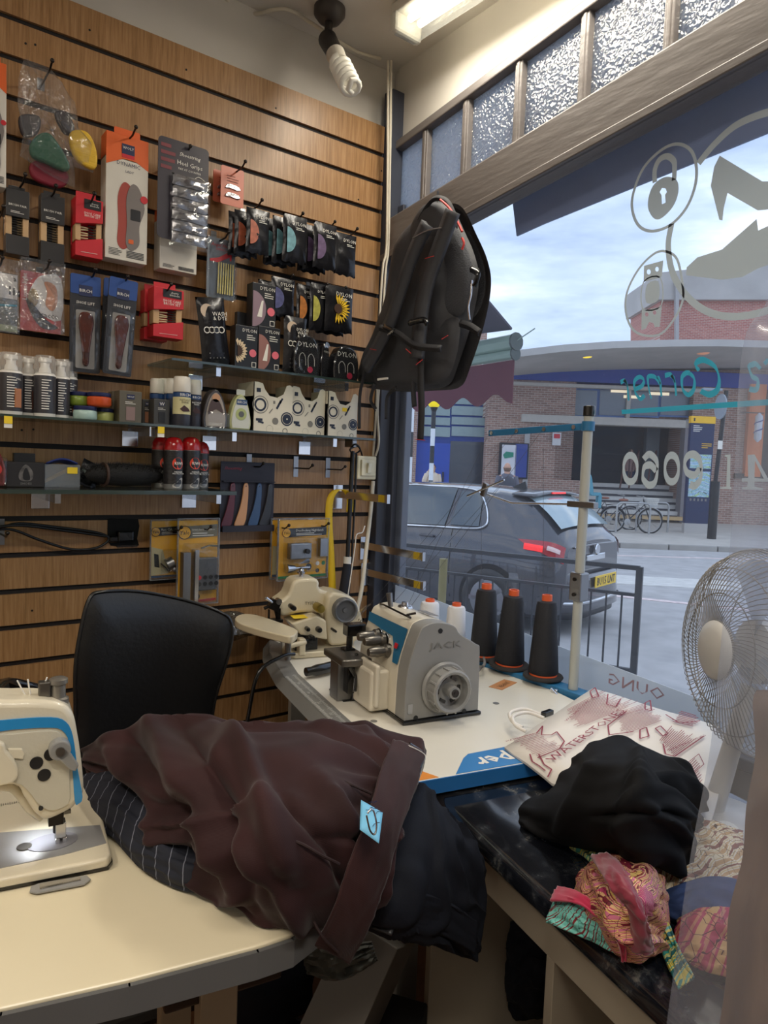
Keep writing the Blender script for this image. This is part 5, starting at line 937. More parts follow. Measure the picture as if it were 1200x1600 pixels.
for (u, v, r_, nm, mm) in ((502, 952, .014, 'gold_dial', mat('brass', (160, 140, 70), .3, .9)), (460, 951, .008, 'knob', BKG), (500, 985, .009, 'knob', BKG), (488, 1000, .013, 'crank_knob', BKG), (482, 984, .007, 'knob', BKG), (525, 987, .004, 'knob', BLK)):
    c_ = bl(u, v, -.07); obj(nm, M().lathe([(r_*.95, .04), (r_, 0), (r_*.8, -.006), (.0001, -.007)], (c_[0], -.065, c_[1]), 16, axis='y'), mm, t, smooth=40)
q = M()
for i in range(4):
    for j in range(4): c_ = bl(560+j*3.4-i*.5, 968+i*5+j*1.2, -.03); q.box((c_[0], -.033, c_[1]), (.0015, .002, .006), rot=(0, .5, 0))
obj('vent_slots', q, BLK, t)['kind'] = 'stuff'
txt(t, 'TYSEW', BLK, .04, (bl(486, 942, 0)[0], -.003, bl(486, 942, 0)[1])); c_ = bl(472, 897, .03); obj('tension_stack', M().lathe([(.006, 0), (.006, .012), (.012, .013), (.012, .018), (.007, .019), (.01, .024), (.004, .03), (.0001, .031)], (c_[0], .04, c_[1]-.012), 14), CHROME, t, smooth=40)
obj('foot_pedal_arm', M().tube([(bl(478, 1014, -.07)[0], -.07, .05), (bl(460, 1018, -.07)[0], -.075, .045), (bl(445, 1022, -.07)[0], -.08, .04)], .008, 8).box((bl(472, 1012, -.07)[0], -.06, .035), (.02, .03, .05)), IV, t, bev=.003, smooth=50)
tag(obj('hanging_cable', M().tube([atz(460, 1022, .83), atz(440, 1026, .83), (-.71, -.47, .80), (-.735, -.47, .70), (-.745, -.47, .6), (-.75, -.47, .3)], .0055, 8, smooth=6), BKG, smooth=60), 'black power cable hanging from the blind stitch machine over the table edge', 'cable')
tag(obj('cable_coil', M().tube([Vector((-.735+.004*k/24, -.44+.045*cos(k*.4), .60+.045*sin(k*.4))) for k in range(48)], .005, 6), BKG, smooth=60), 'coil of black cable hanging below the table edge', 'cable')
tag(obj('grey_bag', puff(.22, .13, .04, 0, 9, .012, 20, 14), film('grey_poly', tint=(120, 116, 110), gloss=.1, haze=.6, hazec=(120, 112, 102), bump=1., bscale=20), smooth=60), 'crumpled grey plastic bag lying under the blind stitch machine arm', 'bag').matrix_world = Matrix.Translation((-.60, -.14, .80)) @ Matrix.Rotation(-1.35, 4, 'X')
tag(obj('paper_sheet', M().prism([(u.x, u.y) for u in (atz(400, 985, .785), atz(432, 975, .785), atz(470, 990, .785), atz(436, 1003, .785))], .7815, .783, 'xy'), WHT), 'white paper sheet under the blind stitch machine arm', 'paper')
# ---- thread stand
PB = mat('stand_blue', (42, 112, 158), .4); PG = mat('stand_pole_grey', (182, 184, 178), .4)
t = thing('thread_stand', 'thread stand with a grey pole and blue metal bars by the window', 'thread stand', (-.058, -.985, .781)); S0 = Vector(t.location)
obj('pole', M().cone((0, 0, .012), (0, 0, .73), .0125, n=18), PG, t, smooth=40); obj('pole_cap', M().cone((0, 0, .725), (0, 0, .752), .0155, n=18), BKG, t, smooth=40, bev=.002)
obj('base_bar', M().box((0, .24, .01), (.05, .56, .003)).box((-.024, .24, .0), (.003, .56, .022)).box((0, -.03, -.004), (.05, .03, .03)), PB, t, bev=.001)
obj('wing_nut', M().cone((-.026, .03, .002), (-.036, .03, .002), .006).box((-.04, .03, .002), (.004, .024, .006), rot=(.5, 0, 0)), CHROME, t)
e_ = atx(764, 677, -.058)-S0; obj('top_bar', M().box(((0+e_.x)/2, e_.y/2, (e_.z+.70)/2), (.004, hypot(e_.y, e_.z-.70), .018), rot=(atan2(e_.z-.70, e_.y), 0, 0)), PB, t, bev=.001)
obj('bar_collar', M().cone((0, 0, .688), (0, 0, .712), .0165, n=18), PB, t, smooth=40)
for k in range(4): obj('thread_eye', M().cone((-.006, e_.y*(.12+.28*k), .70+(e_.z-.7)*(.12+.28*k)), (.0, e_.y*(.12+.28*k), .70+(e_.z-.7)*(.12+.28*k)), .006, n=12), CHROME, t)
z2 = atx(893, 787, -.058).z-S0.z; obj('rod_clamp', M().box((-.005, .0, z2), (.02, .085, .016)), STEEL, t, bev=.002); g1 = atx(800, 786, -.07)-S0; g2 = atx(755, 770, -.1)-S0; g3 = atx(730, 775, -.12)-S0; g4 = atx(788, 750, -.12)-S0
obj('guide_rod', M().tube([(-.012, .02, z2), g1, g2], .003, 8).tube([g3, g4], .003, 8), CHROME, t, smooth=60); obj('rod_joint', M().box((g2+g4+g3)/3, (.012, .018, .04), rot=(.3, 0, 0)), STEEL, t, bev=.003)
z3 = atx(893, 914, -.058).z-S0.z; obj('pole_joint', M().box((0, 0, z3), (.036, .036, .075)), STEEL, t, bev=.004)
for dz in (-.02, .02): obj('joint_screw', M().cone((-.022, .0, z3+dz), (-.018, 0, z3+dz), .005, n=10), DSTEEL, t)
THB = mat('black_thread', (30, 31, 38), .7, bump=.4, bscale=240, stretch=(.1, .1, 5)); THW = mat('white_thread', (225, 225, 228), .7, bump=.4, bscale=240, stretch=(.1, .1, 5)); CORE = mat('orange_cone_core', (224, 96, 48), .5)
def spool(u, v, vt, r0, r1, m, label, tilt=(0, 0, 0), xw=-.055):
    p = atx(u, v, xw); p.z = .80; top = atx(u, vt, xw).z; h = top-p.z; t = thing('thread_cone', label, 'thread cone', tuple(p), rot=tilt, group='thread cones on the stand')
    obj('core', M().lathe([(r0*.93, .004), (r0*.9, .012), (r1*.52, h*.9), (r1*.5, h), (r1*.35, h), (r1*.35, h*.9)], n=20), CORE, t, smooth=40)
    obj('thread', M().lathe([(r0*.93, .009), (r0, .013), (r1*1.02, h*.86), (r1*.9, h*.915), (r1*.52, h*.93)], n=28), m, t, smooth=50)
    if m is THB: obj('cone_rest', M().lathe([(.0001, -.004), (r0*1.3, -.004), (r0*1.35, 0), (r0*1.3, .004), (.0001, .005)], n=28), mat('felt_black', (46, 44, 44), .9), t, smooth=40)
    return t
spool(849, 1043, 928, .041, .0275, THB, 'large black thread cone nearest the grey pole'); spool(796, 1026, 919, .043, .029, THB, 'large black thread cone in the middle, leaning slightly', (0, 0, 0)).rotation_euler = (.05, -.03, 0)
spool(756, 1008, 911, .042, .03, THB, 'large black thread cone farthest from the grey pole'); spool(711, 1000, 941, .033, .028, THW, 'white thread cone beside the black ones'); spool(670, 985, 935, .035, .03, THW, 'white thread cone at the far left, behind the overlocker')
q = M()
for a_, b_ in (((764, 677), (612, 1000)), ((808, 672), (560, 965)), ((851, 667), (640, 950)), ((778, 762), (600, 958)), ((742, 770), (575, 962)), ((849, 700), (849, 925)), ((752, 690), (752, 908))): q.tube([atx(*a_, -.07), atx(*b_, -.3 if b_[0] < 700 else -.058)], .0005, 4)
tag(obj('sewing_threads', q, mat('thread_dark', (70, 70, 74), .7)), 'fine threads running from the stand down to the overlocker', 'thread', kind='stuff')
# ================================================================== LEFT SEWING TABLE AND MACHINE
def plane_px(O, a_):
    O = Vector(O); U = Vector((cos(a_), sin(a_), 0)); V = Vector((-sin(a_), cos(a_), 0))
    def f(u, v, y=0.):
        o_ = O+V*y; d = ray(u, v); s_ = (o_-CAM).dot(V)/d.dot(V); p = CAM+d*s_-O; return (p.dot(U), p.z)
    def g(u, v, z=None):
        p = atz(u, v, O.z if z is None else z)-O; return (p.dot(U), p.dot(V))
    return f, g
LTP = mat('warm_white_laminate', (226, 214, 184), .3, var=.05, vscale=3); LEG = mat('table_edge_dark', (92, 92, 92), .45)
la = radians(-9.5); LO = Vector(atz(0, 1575, .78)); t = thing('sewing_table', 'cream topped sewing table in the lower left corner under the trousers', 'table', (LO.x, LO.y, 0), la)
ff, gg = plane_px((LO.x, LO.y, .78), la)
fr = [gg(u, v) for u, v in ((-300, 1650), (0, 1575), (200, 1530), (400, 1478), (455, 1460))]; (ex, ey) = fr[-1]
top = fr+[(ex+.06, ey+.03), (ex+.08, ey+.1), (ex+.08, .42), (-.7, .42)]
obj('table_top', M().prism(top, .748, .78, 'xy'), LTP, t, bev=.003, bseg=3)
q = M(); k = len(fr)+2
for i in range(k-1):
    a, b = top[i], top[i+1]; q.add([(a[0], a[1]-.004, .742), (b[0]+.002, b[1]-.004, .742), (b[0]+.002, b[1]-.004, .776), (a[0], a[1]-.004, .776)], [(0, 1, 2, 3)])
obj('edge_strip', q, LEG, t, solid=.006)
for x, y in ((ex-.06, .1), (-.5, .1), (ex-.06, .36), (-.5, .36)): obj('leg', M().box((x, y, .37), (.05, .035, .74)), mat('table_leg_beige', (150, 134, 110), .5), t, bev=.002)
obj('stretcher', M().box((ex/2-.28, .36, .15), (ex+.5, .03, .04)), mat('table_leg_beige', (150, 134, 110), .5), t)
obj('drawer', M().box((ex-.05, .2, .69), (.16, .22, .1)), BKG, t, bev=.004)
# machine
MO = Vector(atz(95, 1330, .782)); ma = radians(-8); t = thing('lockstitch_machine', 'ivory lockstitch sewing machine with a bright blue band, lower left', 'sewing machine', tuple(MO), ma)
mf, mg = plane_px(MO, ma); MI = mat('machine_cream', (216, 206, 182), .32, coat=.3, bump=.1, bscale=150); MB_ = mat('bright_blue_band', (38, 136, 196), .3, coat=.4)
bed = [mg(u, v) for u, v in ((-300, 1462), (0, 1392), (150, 1362), (168, 1358), (174, 1350), (160, 1290), (146, 1250), (122, 1236), (-300, 1270))]
obj('bed', M().prism(bed, .0005, .016, 'xy'), MI, t, bev=.004, bseg=3, smooth=40); obj('bed_gasket', M().prism([(x*1.01+.001, y*1.01) for x, y in bed], .0, .004, 'xy'), BKG, t)
pl = [mg(u, v, MO.z+.016) for u, v in ((-60, 1320), (0, 1302), (156, 1290), (166, 1318), (100, 1336), (-60, 1370))]
obj('slide_plate', M().prism(pl, .016, .0172, 'xy'), mat('polished_plate', (165, 165, 165), .42, .45), t)
npx = mg(82, 1316, MO.z+.0172); obj('needle_plate', M().prism(circ(.034, npx[0], npx[1], 24, rz=.024), .0172, .0185, 'xy'), mat('needle_plate_steel', (140, 140, 146), .35, .3), t); sc_ = mg(38, 1324, MO.z+.0172)
obj('plate_screw', M().cone((sc_[0], sc_[1], .017), (sc_[0], sc_[1], .019), .010, n=16), DSTL, t)
hd = smoothpx([(-60, 1108), (20, 1096), (85, 1098), (112, 1112), (122, 1150), (129, 1200), (131, 1240), (120, 1258), (104, 1270), (72, 1283), (54, 1272), (38, 1248), (20, 1228), (-60, 1224)], 4); hd2 = [mf(u, v, -.03) for u, v in hd]
obj('head', M().prism(hd2, -.03, .04), MI, t, bev=.009, bseg=3, smooth=45)
def hp(pts, y0, y1, name, m, bev=0., par=None, sm=None, yp=-.032): return obj(name, M().prism([mf(u, v, yp) for u, v in pts], y0, y1), m, par or t, bev=bev, smooth=sm)
hp(smoothpx([(-60, 1134), (20, 1124), (80, 1121), (103, 1128), (114, 1150), (121, 1200), (129, 1245), (122, 1256), (117, 1252), (113, 1200), (108, 1160), (98, 1142), (80, 1137), (20, 1140), (-60, 1150)], 3), -.0325, -.0295, 'blue_band', MB_)
hp(smoothpx([(-60, 1156), (20, 1146), (80, 1141), (98, 1150), (107, 1180), (109, 1225), (107, 1255), (80, 1266), (60, 1256), (44, 1236), (20, 1222), (-60, 1220)], 3), -.034, -.0295, 'rear_cover', mat('machine_cream_dull', (196, 190, 172), .4, bump=.15, bscale=150), .001)
hp(smoothpx([(-60, 1160), (0, 1155), (10, 1168), (26, 1190), (25, 1212), (0, 1222), (-60, 1222)], 3), -.046, -.033, 'side_plate', MI, .003)
hp([(12, 1168), (34, 1168), (38, 1176), (36, 1184), (14, 1182)], -.038, -.033, 'bracket_ear', MI, .001)
for (u, v, r_) in ((57, 1192, .0085), (79, 1179, .0085), (69, 1211, .0085), (0, 1185, .005), (29, 1177, .003), (64, 1263, .003)): x, z = mf(u, v, -.035); obj('hole_plug', M().cone((x, -.036, z), (x, -.032, z), r_, n=18), BLK, t)
x, z = mf(93, 1169, -.04); x2, z2_ = mf(116, 1200, -.05)
obj('lifter_lever', M().cone((x, -.052, z), (x, -.033, z), .014, n=20).prism([(x-.008, z-.004), (x+.008, z+.004), (x2+.006, z2_+.003), (x2+.002, z2_-.005), (x2-.005, z2_-.002)], -.052, -.044), GP, t, bev=.002); obj('lever_pin', M().cone((x, -.055, z), (x, -.05, z), .006), DSTL, t)
x, z = mf(91, 1097, 0); obj('presser_knob', M().lathe([(.014, 0), (.014, .008), (.01, .01), (.0095, .028), (.0125, .03), (.0125, .036), (.009, .038), (.0001, .038)], (x, .0, z-.002), 20), mat('knob_grey_metal', (138, 134, 126), .35, .6), t, smooth=40)
obj('tension_bracket', M().box((x-.018, .0, z+.018), (.016, .014, .03)), DSTL, t, bev=.002)
x, z = mf(52, 1104, 0); obj('pin_dish', M().lathe([(.016, 0), (.017, .004), (.006, .003), (.0001, .002)], (x, 0, z), 18), BKG, t)
for dx, a_ in ((-.008, -.3), (-.004, -.1), (.008, .25)): obj('pin', M().cone((x+dx*.3, 0, z), (x+dx*.3+a_*.06, 0, z+.04), .0011, n=6), WHT, t)
x, z = mf(89, 1275, 0); obj('needle_bar', M().cone((x, 0, z+.012), (x, 0, z-.024), .0055, n=12).box((x-.002, -.004, z+.002), (.02, .018, .02)), mat('oily_black_steel', (36, 32, 30), .25, .7), t, bev=.001); obj('bar_rod', M().box((x-.004, .002, z+.003), (.045, .006, .005)), DSTL, t)
x, z = mf(94, 1300, 0); obj('presser_foot', M().cone((x, 0, z+.02), (x, 0, .04), .005, n=10).box((x, -.002, .036), (.014, .018, .022)).box((x-.004, -.002, .022), (.006, .022, .008)).box((x+.005, -.002, .022), (.006, .022, .008)), CHROME, t, bev=.001); obj('needle', M().cone((x, .0, .05), (x, 0, .018), .001, n=6), CHROME, t)
hs = [mg(u, v, MO.z) for u, v in ((48, 1388), (60, 1383), (135, 1370), (142, 1376), (132, 1384), (58, 1398), (46, 1396))]; obj('hinge_plate', M().prism(hs, .0, .003, 'xy'), GP, t, bev=.001); hs = [mg(u, v, MO.z) for u, v in ((62, 1385), (125, 1374), (126, 1380), (62, 1394))]; obj('hinge_slot', M().prism(hs, .003, .004, 'xy'), CHROME, t)
x, z = mf(70, 1262, 0); obj('led_lamp', M().box((x-.01, .012, z+.008), (.03, .02, .008)), mat('led_white', (240, 245, 255), .4, emit=6.), t)
l_ = bpy.data.lights.new('needle_led', 'SPOT'); l_.energy = 1.4; l_.color = (.92, .96, 1); l_.spot_size = radians(110); l_.spot_blend = .8; l_.shadow_soft_size = .01; lo = bpy.data.objects.new('needle_led', l_); COL.objects.link(lo); lo.parent = t; lo.location = (x-.01, .012, z+.002)
q = M()
for i in range(9): c_ = mg(2+i*3.4, 1258-i*.6, MO.z+.016); q.box((c_[0], c_[1], .0165), (.0006, .006 if i % 4 else .009, .0006))
obj('scale_marks', q, BLK, t)['kind'] = 'stuff'
q = M(); q.tube([Vector((*mf(-20, 1232, .0)[:1], .0, mf(-20, 1232, 0)[1])), Vector((mf(20, 1232, 0)[0], 0, mf(20, 1232, 0)[1])), Vector((mf(45, 1262, 0)[0], .0, mf(45, 1262, 0)[1])), Vector((mf(66, 1278, 0)[0], 0, mf(66, 1278, 0)[1]))], .006, 10, smooth=5); obj('conduit', q, MI, t, smooth=50)
tag(obj('garment_bag', M().grid(lambda a, b: tuple(aty(-60+150*a, 1068+42*b+6*sin(a*9), -.75+.05*sin(a*7+b*5))), 12, 6), BKG, smooth=60, solid=.01), 'glossy black bag behind the lockstitch machine', 'bag')
# ================================================================== CLOTH
def cloth(name, label, cat, net, m, nu=70, nv=46, fold=.008, fs=(3., 9.), seed=1, th=.003, warp=1., dirn=None, edge=.15, kind=None, sharp=1., parent=None, zmin=None, creases=()):
    # net: rows of (pixel u, pixel v, world height z); the surface passes through these points
    R = [[Vector(atz(u, v, z)) for u, v, z in row] for row in net]; R2 = [catmull(r, 12) for r in R]; cols = list(zip(*R2)); C2 = [catmull(list(c), 12) for c in cols]
    H = len(C2[0])-1; Wd = len(C2)-1
    def samp(a, b):
        x = a*Wd; y = b*H; i = min(int(x), Wd-1); j = min(int(y), H-1); fx, fy = x-i, y-j
        return C2[i][j].lerp(C2[i+1][j], fx).lerp(C2[i][j+1].lerp(C2[i+1][j+1], fx), fy)
    G = [[samp(i/nu, j/nv) for i in range(nu+1)] for j in range(nv+1)]; vs = []
    for j in range(nv+1):
        for i in range(nu+1):
            p = G[j][i]; du = G[j][min(i+1, nu)]-G[j][max(i-1, 0)]; dv = G[min(j+1, nv)][i]-G[max(j-1, 0)][i]; n = du.cross(dv)
            if n.length > 1e-12: n.normalize()
            if n.dot(CAM-p) < 0: n = -n
            a, b = i/nu, j/nv; w = noise.noise(Vector((a*2.3, b*2.3, seed)))*warp; w2 = noise.noise(Vector((a*5, b*5, seed+7)))*.4*warp
            r = 1-sqrt(noise.noise(Vector((a*fs[0]+w, b*fs[1]+w*2+w2, seed*3.1)))**2+.004)*2.2; r2 = noise.noise(Vector((a*fs[0]*1.8+w2, b*fs[1]*1.6+w, seed*5.3)))
            e_ = min(1, min(a, 1-a, b, 1-b)/edge) if edge else 1
            cr_ = 0.
            for (a0, b0), (a1, b1), am, wd in creases:
                tx, ty = a1-a0, b1-b0; l2 = tx*tx+ty*ty; t_ = max(0, min(1, ((a-a0)*tx+(b-b0)*ty)/l2)); dd = hypot(a-a0-tx*t_+w*.02, b-b0-ty*t_+w*.02); cr_ += am*math.exp(-(dd/wd)**2)*min(1, 5*t_+.25)*min(1, 5*(1-t_)+.25)
            q_ = p+n*cr_+n*(fold*(max(r, 0)**2*sharp+.5*r2+.08*noise.noise(Vector((a*fs[0]*4, b*fs[1]*4, seed))))*(.35+.65*e_))
            if zmin is not None and q_.z < zmin: q_.z = zmin
            vs.append(tuple(q_))
    q = M(); w = nu+1; q.add(vs, [(j*w+i, j*w+i+1, (j+1)*w+i+1, (j+1)*w+i) for j in range(nv) for i in range(nu)])
    o = obj(name, q, m, parent, smooth=80, solid=th)
    if not parent: tag(o, label, cat, kind=kind)
    return o, samp
def twill(name, c, bump=.25, **k):
    def f(t, n, l, b):
        tc = n('ShaderNodeTexCoord'); wv = n('ShaderNodeTexWave'); wv.inputs['Scale'].default_value = 240; wv.bands_direction = 'DIAGONAL'; l(tc.outputs['Object'], wv.inputs['Vector'])
        bp = n('ShaderNodeBump'); bp.inputs['Strength'].default_value = bump; bp.inputs['Distance'].default_value = .001; l(wv.outputs['Fac'], bp.inputs['Height']); l(bp.outputs[0], b.inputs['Normal'])
        nz = n('ShaderNodeTexNoise'); nz.inputs['Scale'].default_value = 9; l(tc.outputs['Object'], nz.inputs['Vector']); r = ramp(n, [(.3, tuple(x*.85 for x in c)), (.7, tuple(min(255, x*1.12) for x in c))]); l(nz.outputs[0], r.inputs[0]); l(r.outputs[0], b.inputs['Base Color'])
        b.inputs['Sheen Weight'].default_value = .1; b.inputs['Sheen Roughness'].default_value = .4
    return nodemat(name, f, .75, spec=.2)
BRN = twill('brown_cotton', (50, 29, 30), .1); NVB = mat('navy_black_cotton', (22, 25, 34), .8, spec=.2, bump=.1, bscale=300); BLC = mat('black_jersey', (14, 14, 16), .8, spec=.2)
# striped navy garment (under), dark trousers (right, under), brown trousers (top)
def stripes(t, n, l, b):
    tc = n('ShaderNodeTexCoord'); mp = n('ShaderNodeMapping'); mp.inputs['Rotation'].default_value = (0, 0, radians(35)); wv = n('ShaderNodeTexWave'); wv.inputs['Scale'].default_value = 14; wv.inputs['Distortion'].default_value = 1.6; wv.inputs['Detail Scale'].default_value = 1.2; wv.inputs['Detail'].default_value = 0
    l(tc.outputs['Object'], mp.inputs[0]); l(mp.outputs[0], wv.inputs['Vector']); r = ramp(n, [(0, (20, 24, 38)), (.985, (20, 24, 38)), (1., (120, 124, 138))]); l(wv.outputs['Fac'], r.inputs[0]); l(r.outputs[0], b.inputs['Base Color'])
cloth('striped_garment', 'navy pinstriped garment lying under the brown trousers on the cream table', 'garment', [
    [(120, 1215, .79), (180, 1200, .82), (240, 1215, .84), (300, 1240, .84), (360, 1280, .83)],
    [(128, 1240, .79), (180, 1250, .825), (240, 1280, .835), (300, 1310, .83), (360, 1340, .82)],
    [(140, 1262, .787), (190, 1300, .81), (250, 1335, .82), (310, 1360, .815), (360, 1380, .80)],
    [(165, 1292, .783), (200, 1335, .785), (240, 1370, .785), (290, 1392, .785), (345, 1400, .785)]], nodemat('pinstripe', stripes, .8), fold=.005, seed=4, edge=.1, zmin=.7835)
cloth('dark_trousers', 'navy black trousers hanging between the table and the counter', 'trousers', [
    [(560, 1225, .83), (620, 1222, .84), (662, 1228, .835), (690, 1262, .81), (720, 1290, .78), (742, 1310, .76)],
    [(560, 1280, .80), (620, 1280, .83), (672, 1290, .82), (705, 1320, .78), (735, 1345, .74), (756, 1365, .70)],
    [(560, 1340, .77), (615, 1350, .80), (670, 1365, .78), (705, 1380, .74), (735, 1400, .69), (756, 1420, .65)],
    [(560, 1410, .72), (610, 1425, .75), (660, 1435, .73), (700, 1445, .68), (730, 1460, .64), (750, 1470, .61)],
    [(560, 1440, .69), (605, 1455, .70), (650, 1465, .68), (690, 1480, .64), (720, 1490, .60), (744, 1498, .58)]], NVB, fold=.014, seed=11, fs=(3, 1.6), edge=.05)
cloth('trouser_band', '', '', [[(562, 1408, .735), (610, 1385, .775), (660, 1395, .765), (705, 1412, .72), (745, 1440, .67)], [(562, 1455, .70), (600, 1440, .73), (650, 1448, .72), (700, 1465, .67), (742, 1490, .62)]], NVB, fold=.004, seed=12, edge=0, nu=40, nv=12, parent=bpy.data.objects['dark_trousers'])
o, _ = cloth('hollister_label', '', '', [[(588, 1425, .73), (620, 1440, .73)], [(580, 1450, .72), (612, 1462, .72)]], BLK, nu=4, nv=4, fold=0, edge=0, parent=bpy.data.objects['dark_trousers']); o.name = 'brand_label'
bt, bs = cloth('brown_trousers', 'dark brown trousers with a blue ticket draped over the table corner', 'trousers', [
    [(132, 1172, .80), (178, 1152, .86), (232, 1130, .90), (300, 1122, .93), (372, 1134, .93), (440, 1140, .93), (500, 1132, .93), (560, 1138, .92), (612, 1150, .90), (664, 1176, .88)],
    [(134, 1188, .79), (190, 1185, .85), (250, 1180, .90), (320, 1180, .94), (395, 1190, .95), (460, 1190, .95), (520, 1180, .94), (570, 1185, .92), (610, 1195, .90), (656, 1215, .88)],
    [(136, 1200, .785), (205, 1225, .83), (265, 1235, .88), (330, 1245, .92), (400, 1255, .94), (465, 1260, .94), (520, 1250, .93), (570, 1250, .91), (602, 1260, .89), (632, 1275, .87)],
    [(150, 1210, .785), (220, 1270, .815), (280, 1290, .85), (340, 1310, .88), (405, 1330, .90), (470, 1335, .90), (520, 1325, .89), (560, 1325, .87), (590, 1335, .85), (612, 1350, .83)],
    [(165, 1225, .785), (235, 1315, .79), (290, 1340, .81), (345, 1365, .83), (405, 1390, .84), (465, 1405, .84), (510, 1400, .83), (545, 1400, .81), (572, 1410, .79), (592, 1420, .77)],
    [(200, 1262, .784), (262, 1358, .784), (310, 1395, .786), (350, 1412, .786), (400, 1440, .785), (450, 1466, .76), (485, 1480, .735), (515, 1490, .72), (534, 1497, .71), (546, 1500, .70)]], BRN, nu=150, nv=90, fold=.026, fs=(2.8, 4.6), seed=21, edge=.03, sharp=.9, zmin=.7845, creases=[((.1, .05), (.2, .8), .022, .022), ((.15, .02), (.27, .7), -.018, .022), ((.22, .0), (.38, .85), .024, .028), ((.3, .05), (.44, .9), -.02, .025), ((.38, .02), (.54, .7), .02, .026), ((.5, .35), (.74, .8), -.018, .02), ((.6, .04), (.93, .26), .012, .018), ((.62, .1), (.93, .36), -.012, .018), ((.7, .02), (.95, .12), -.01, .014), ((.6, .3), (.84, .95), .018, .025), ((.4, .5), (.62, .98), .016, .025), ((.62, .55), (.9, .62), -.014, .016), ((.1, .3), (.1, .9), -.012, .015)])
bt['label'] = 'dark brown trousers with a blue ticket draped over the table corner'
cloth('waistband', '', '', [[(614, 1156, .935), (642, 1165, .92), (665, 1178, .897)], [(594, 1206, .94), (625, 1214, .922), (650, 1228, .897)], [(574, 1274, .925), (604, 1290, .905), (622, 1305, .88)], [(546, 1345, .885), (578, 1362, .865), (602, 1376, .84)], [(520, 1420, .83), (552, 1435, .81), (576, 1448, .79)], [(492, 1476, .77), (520, 1490, .755), (545, 1505, .725)]], twill('waist_brown', (54, 33, 33), .15), nu=14, nv=60, fold=.002, seed=3, edge=0, parent=bt)
q = M().tube([atz(622, 1160, .93), atz(645, 1168, .92), atz(664, 1180, .90), atz(661, 1195, .895), atz(652, 1225, .892)], .0012, 5, smooth=5); obj('white_lining', q, WHT, bt)
for pts in (((640, 1162, .923), (662, 1178, .9), (658, 1200, .9), (646, 1232, .898)),): obj('belt_loop_cord', M().tube([atz(*p) for p in pts], .0022, 6, smooth=5), BKG, bt)
for pts in (((408, 1305, .925), (420, 1300, .93), (470, 1318, .92), (500, 1335, .905), (530, 1350, .885)), ((490, 1198, .955), (540, 1222, .945), (580, 1240, .925)), ((572, 1322, .885), (590, 1345, .865), (600, 1352, .85)), ((490, 1440, .81), (505, 1465, .79), (528, 1488, .76))):
    obj('pocket_seam', M().tube([atz(*p) for p in pts], .0018, 6, smooth=5), mat('seam_brown', (44, 26, 26), .8), bt)
# blue ticket with safety pin
tk = thing('paper_ticket', 'sky blue paper ticket pinned to the brown trousers', 'ticket', tuple(atz(580, 1283, .945))); K0 = Vector(tk.location)
cs = [atz(u, v, z)-K0 for u, v, z in ((564, 1250, .952), (598, 1270, .945), (592, 1318, .925), (562, 1296, .935))]
obj('ticket_paper', M().grid(lambda a, b: tuple(cs[0].lerp(cs[1], a).lerp(cs[3].lerp(cs[2], a), b)+Vector((0, 0, .004*sin(pi*a)*sin(pi*b)))), 8, 8), mat('blue_paper', (118, 192, 232), .6), tk, solid=.0008, smooth=60)
q = M(); rnd = random.Random(3)
for (a, b) in ((.35, .1), (.7, .3), (.25, .45), (.6, .75), (.4, .3)):
    c_ = cs[0].lerp(cs[1], a).lerp(cs[3].lerp(cs[2], a), b)+Vector((-.001, -.002, .006)); q.tube([c_+Vector((.003*j, -.001*j+rnd.uniform(-.002, .002), rnd.uniform(0, .003))) for j in range(4)], .0004, 4)
o = obj('pen_writing', q, NAVY, tk); o['kind'] = 'stuff'
c_ = atz(580, 1288, .955)-K0; obj('safety_pin', M().tube([c_+Vector(v_) for v_ in ((-.006, 0, .014), (-.001, 0, .018), (.004, 0, .012), (.006, -.002, -.002), (.004, -.002, -.012), (-.002, -.001, -.006), (-.007, 0, .012))], .0011, 6, smooth=4), CHROME, tk, smooth=60)
# ================================================================== COUNTER AND CABINET
def granite(t, n, l, b):
    tc = n('ShaderNodeTexCoord'); nz = n('ShaderNodeTexNoise'); nz.inputs['Scale'].default_value = 22; nz.inputs['Detail'].default_value = 8; nz.inputs['Roughness'].default_value = .7; l(tc.outputs['Object'], nz.inputs['Vector'])
    r = ramp(n, [(.0, (14, 15, 19)), (.52, (22, 24, 30)), (.61, (50, 53, 58)), (.7, (112, 110, 104))]); l(nz.outputs[0], r.inputs[0]); l(r.outputs[0], b.inputs['Base Color']); b.inputs['Coat Weight'].default_value = .9; b.inputs['Coat Roughness'].default_value = .06
GRN = nodemat('black_marble_laminate', granite, .12)
pa = atz(663, 1228, .745); pb = atz(859, 1410, .745); pc = atz(1050, 1578, .745); ca = atan2(pb.y-pa.y, pb.x-pa.x)  # heading down the front edge
t = thing('counter_worktop', 'black marble effect worktop running along the window to the right', 'worktop', (pa.x, pa.y, 0)); dcn = Vector((pc.x-pa.x, pc.y-pa.y)).normalized(); nr = Vector((-dcn.y, dcn.x))  # towards the window
if nr.x < 0: nr = -nr
Lc = 1.6; cw = .56; q0 = Vector((0, 0)); 
prof = [(0.0, .710), (-.004, .722), (0.0, .738), (.012, .745), (cw, .745), (cw, .708), (.012, .706)]
vs = []; 
for e_ in (0, Lc): vs += [(dcn.x*e_+nr.x*a, dcn.y*e_+nr.y*a+(min(0, 0)), z) for a, z in prof]
k = len(prof); q = M(); q.add(vs, [tuple(range(k)), tuple(range(2*k-1, k-1, -1))]+[(i, k+i, k+(i+1) % k, (i+1) % k) for i in range(k)])
obj('slab', q, GRN, t, bev=.004, bseg=3, smooth=50)
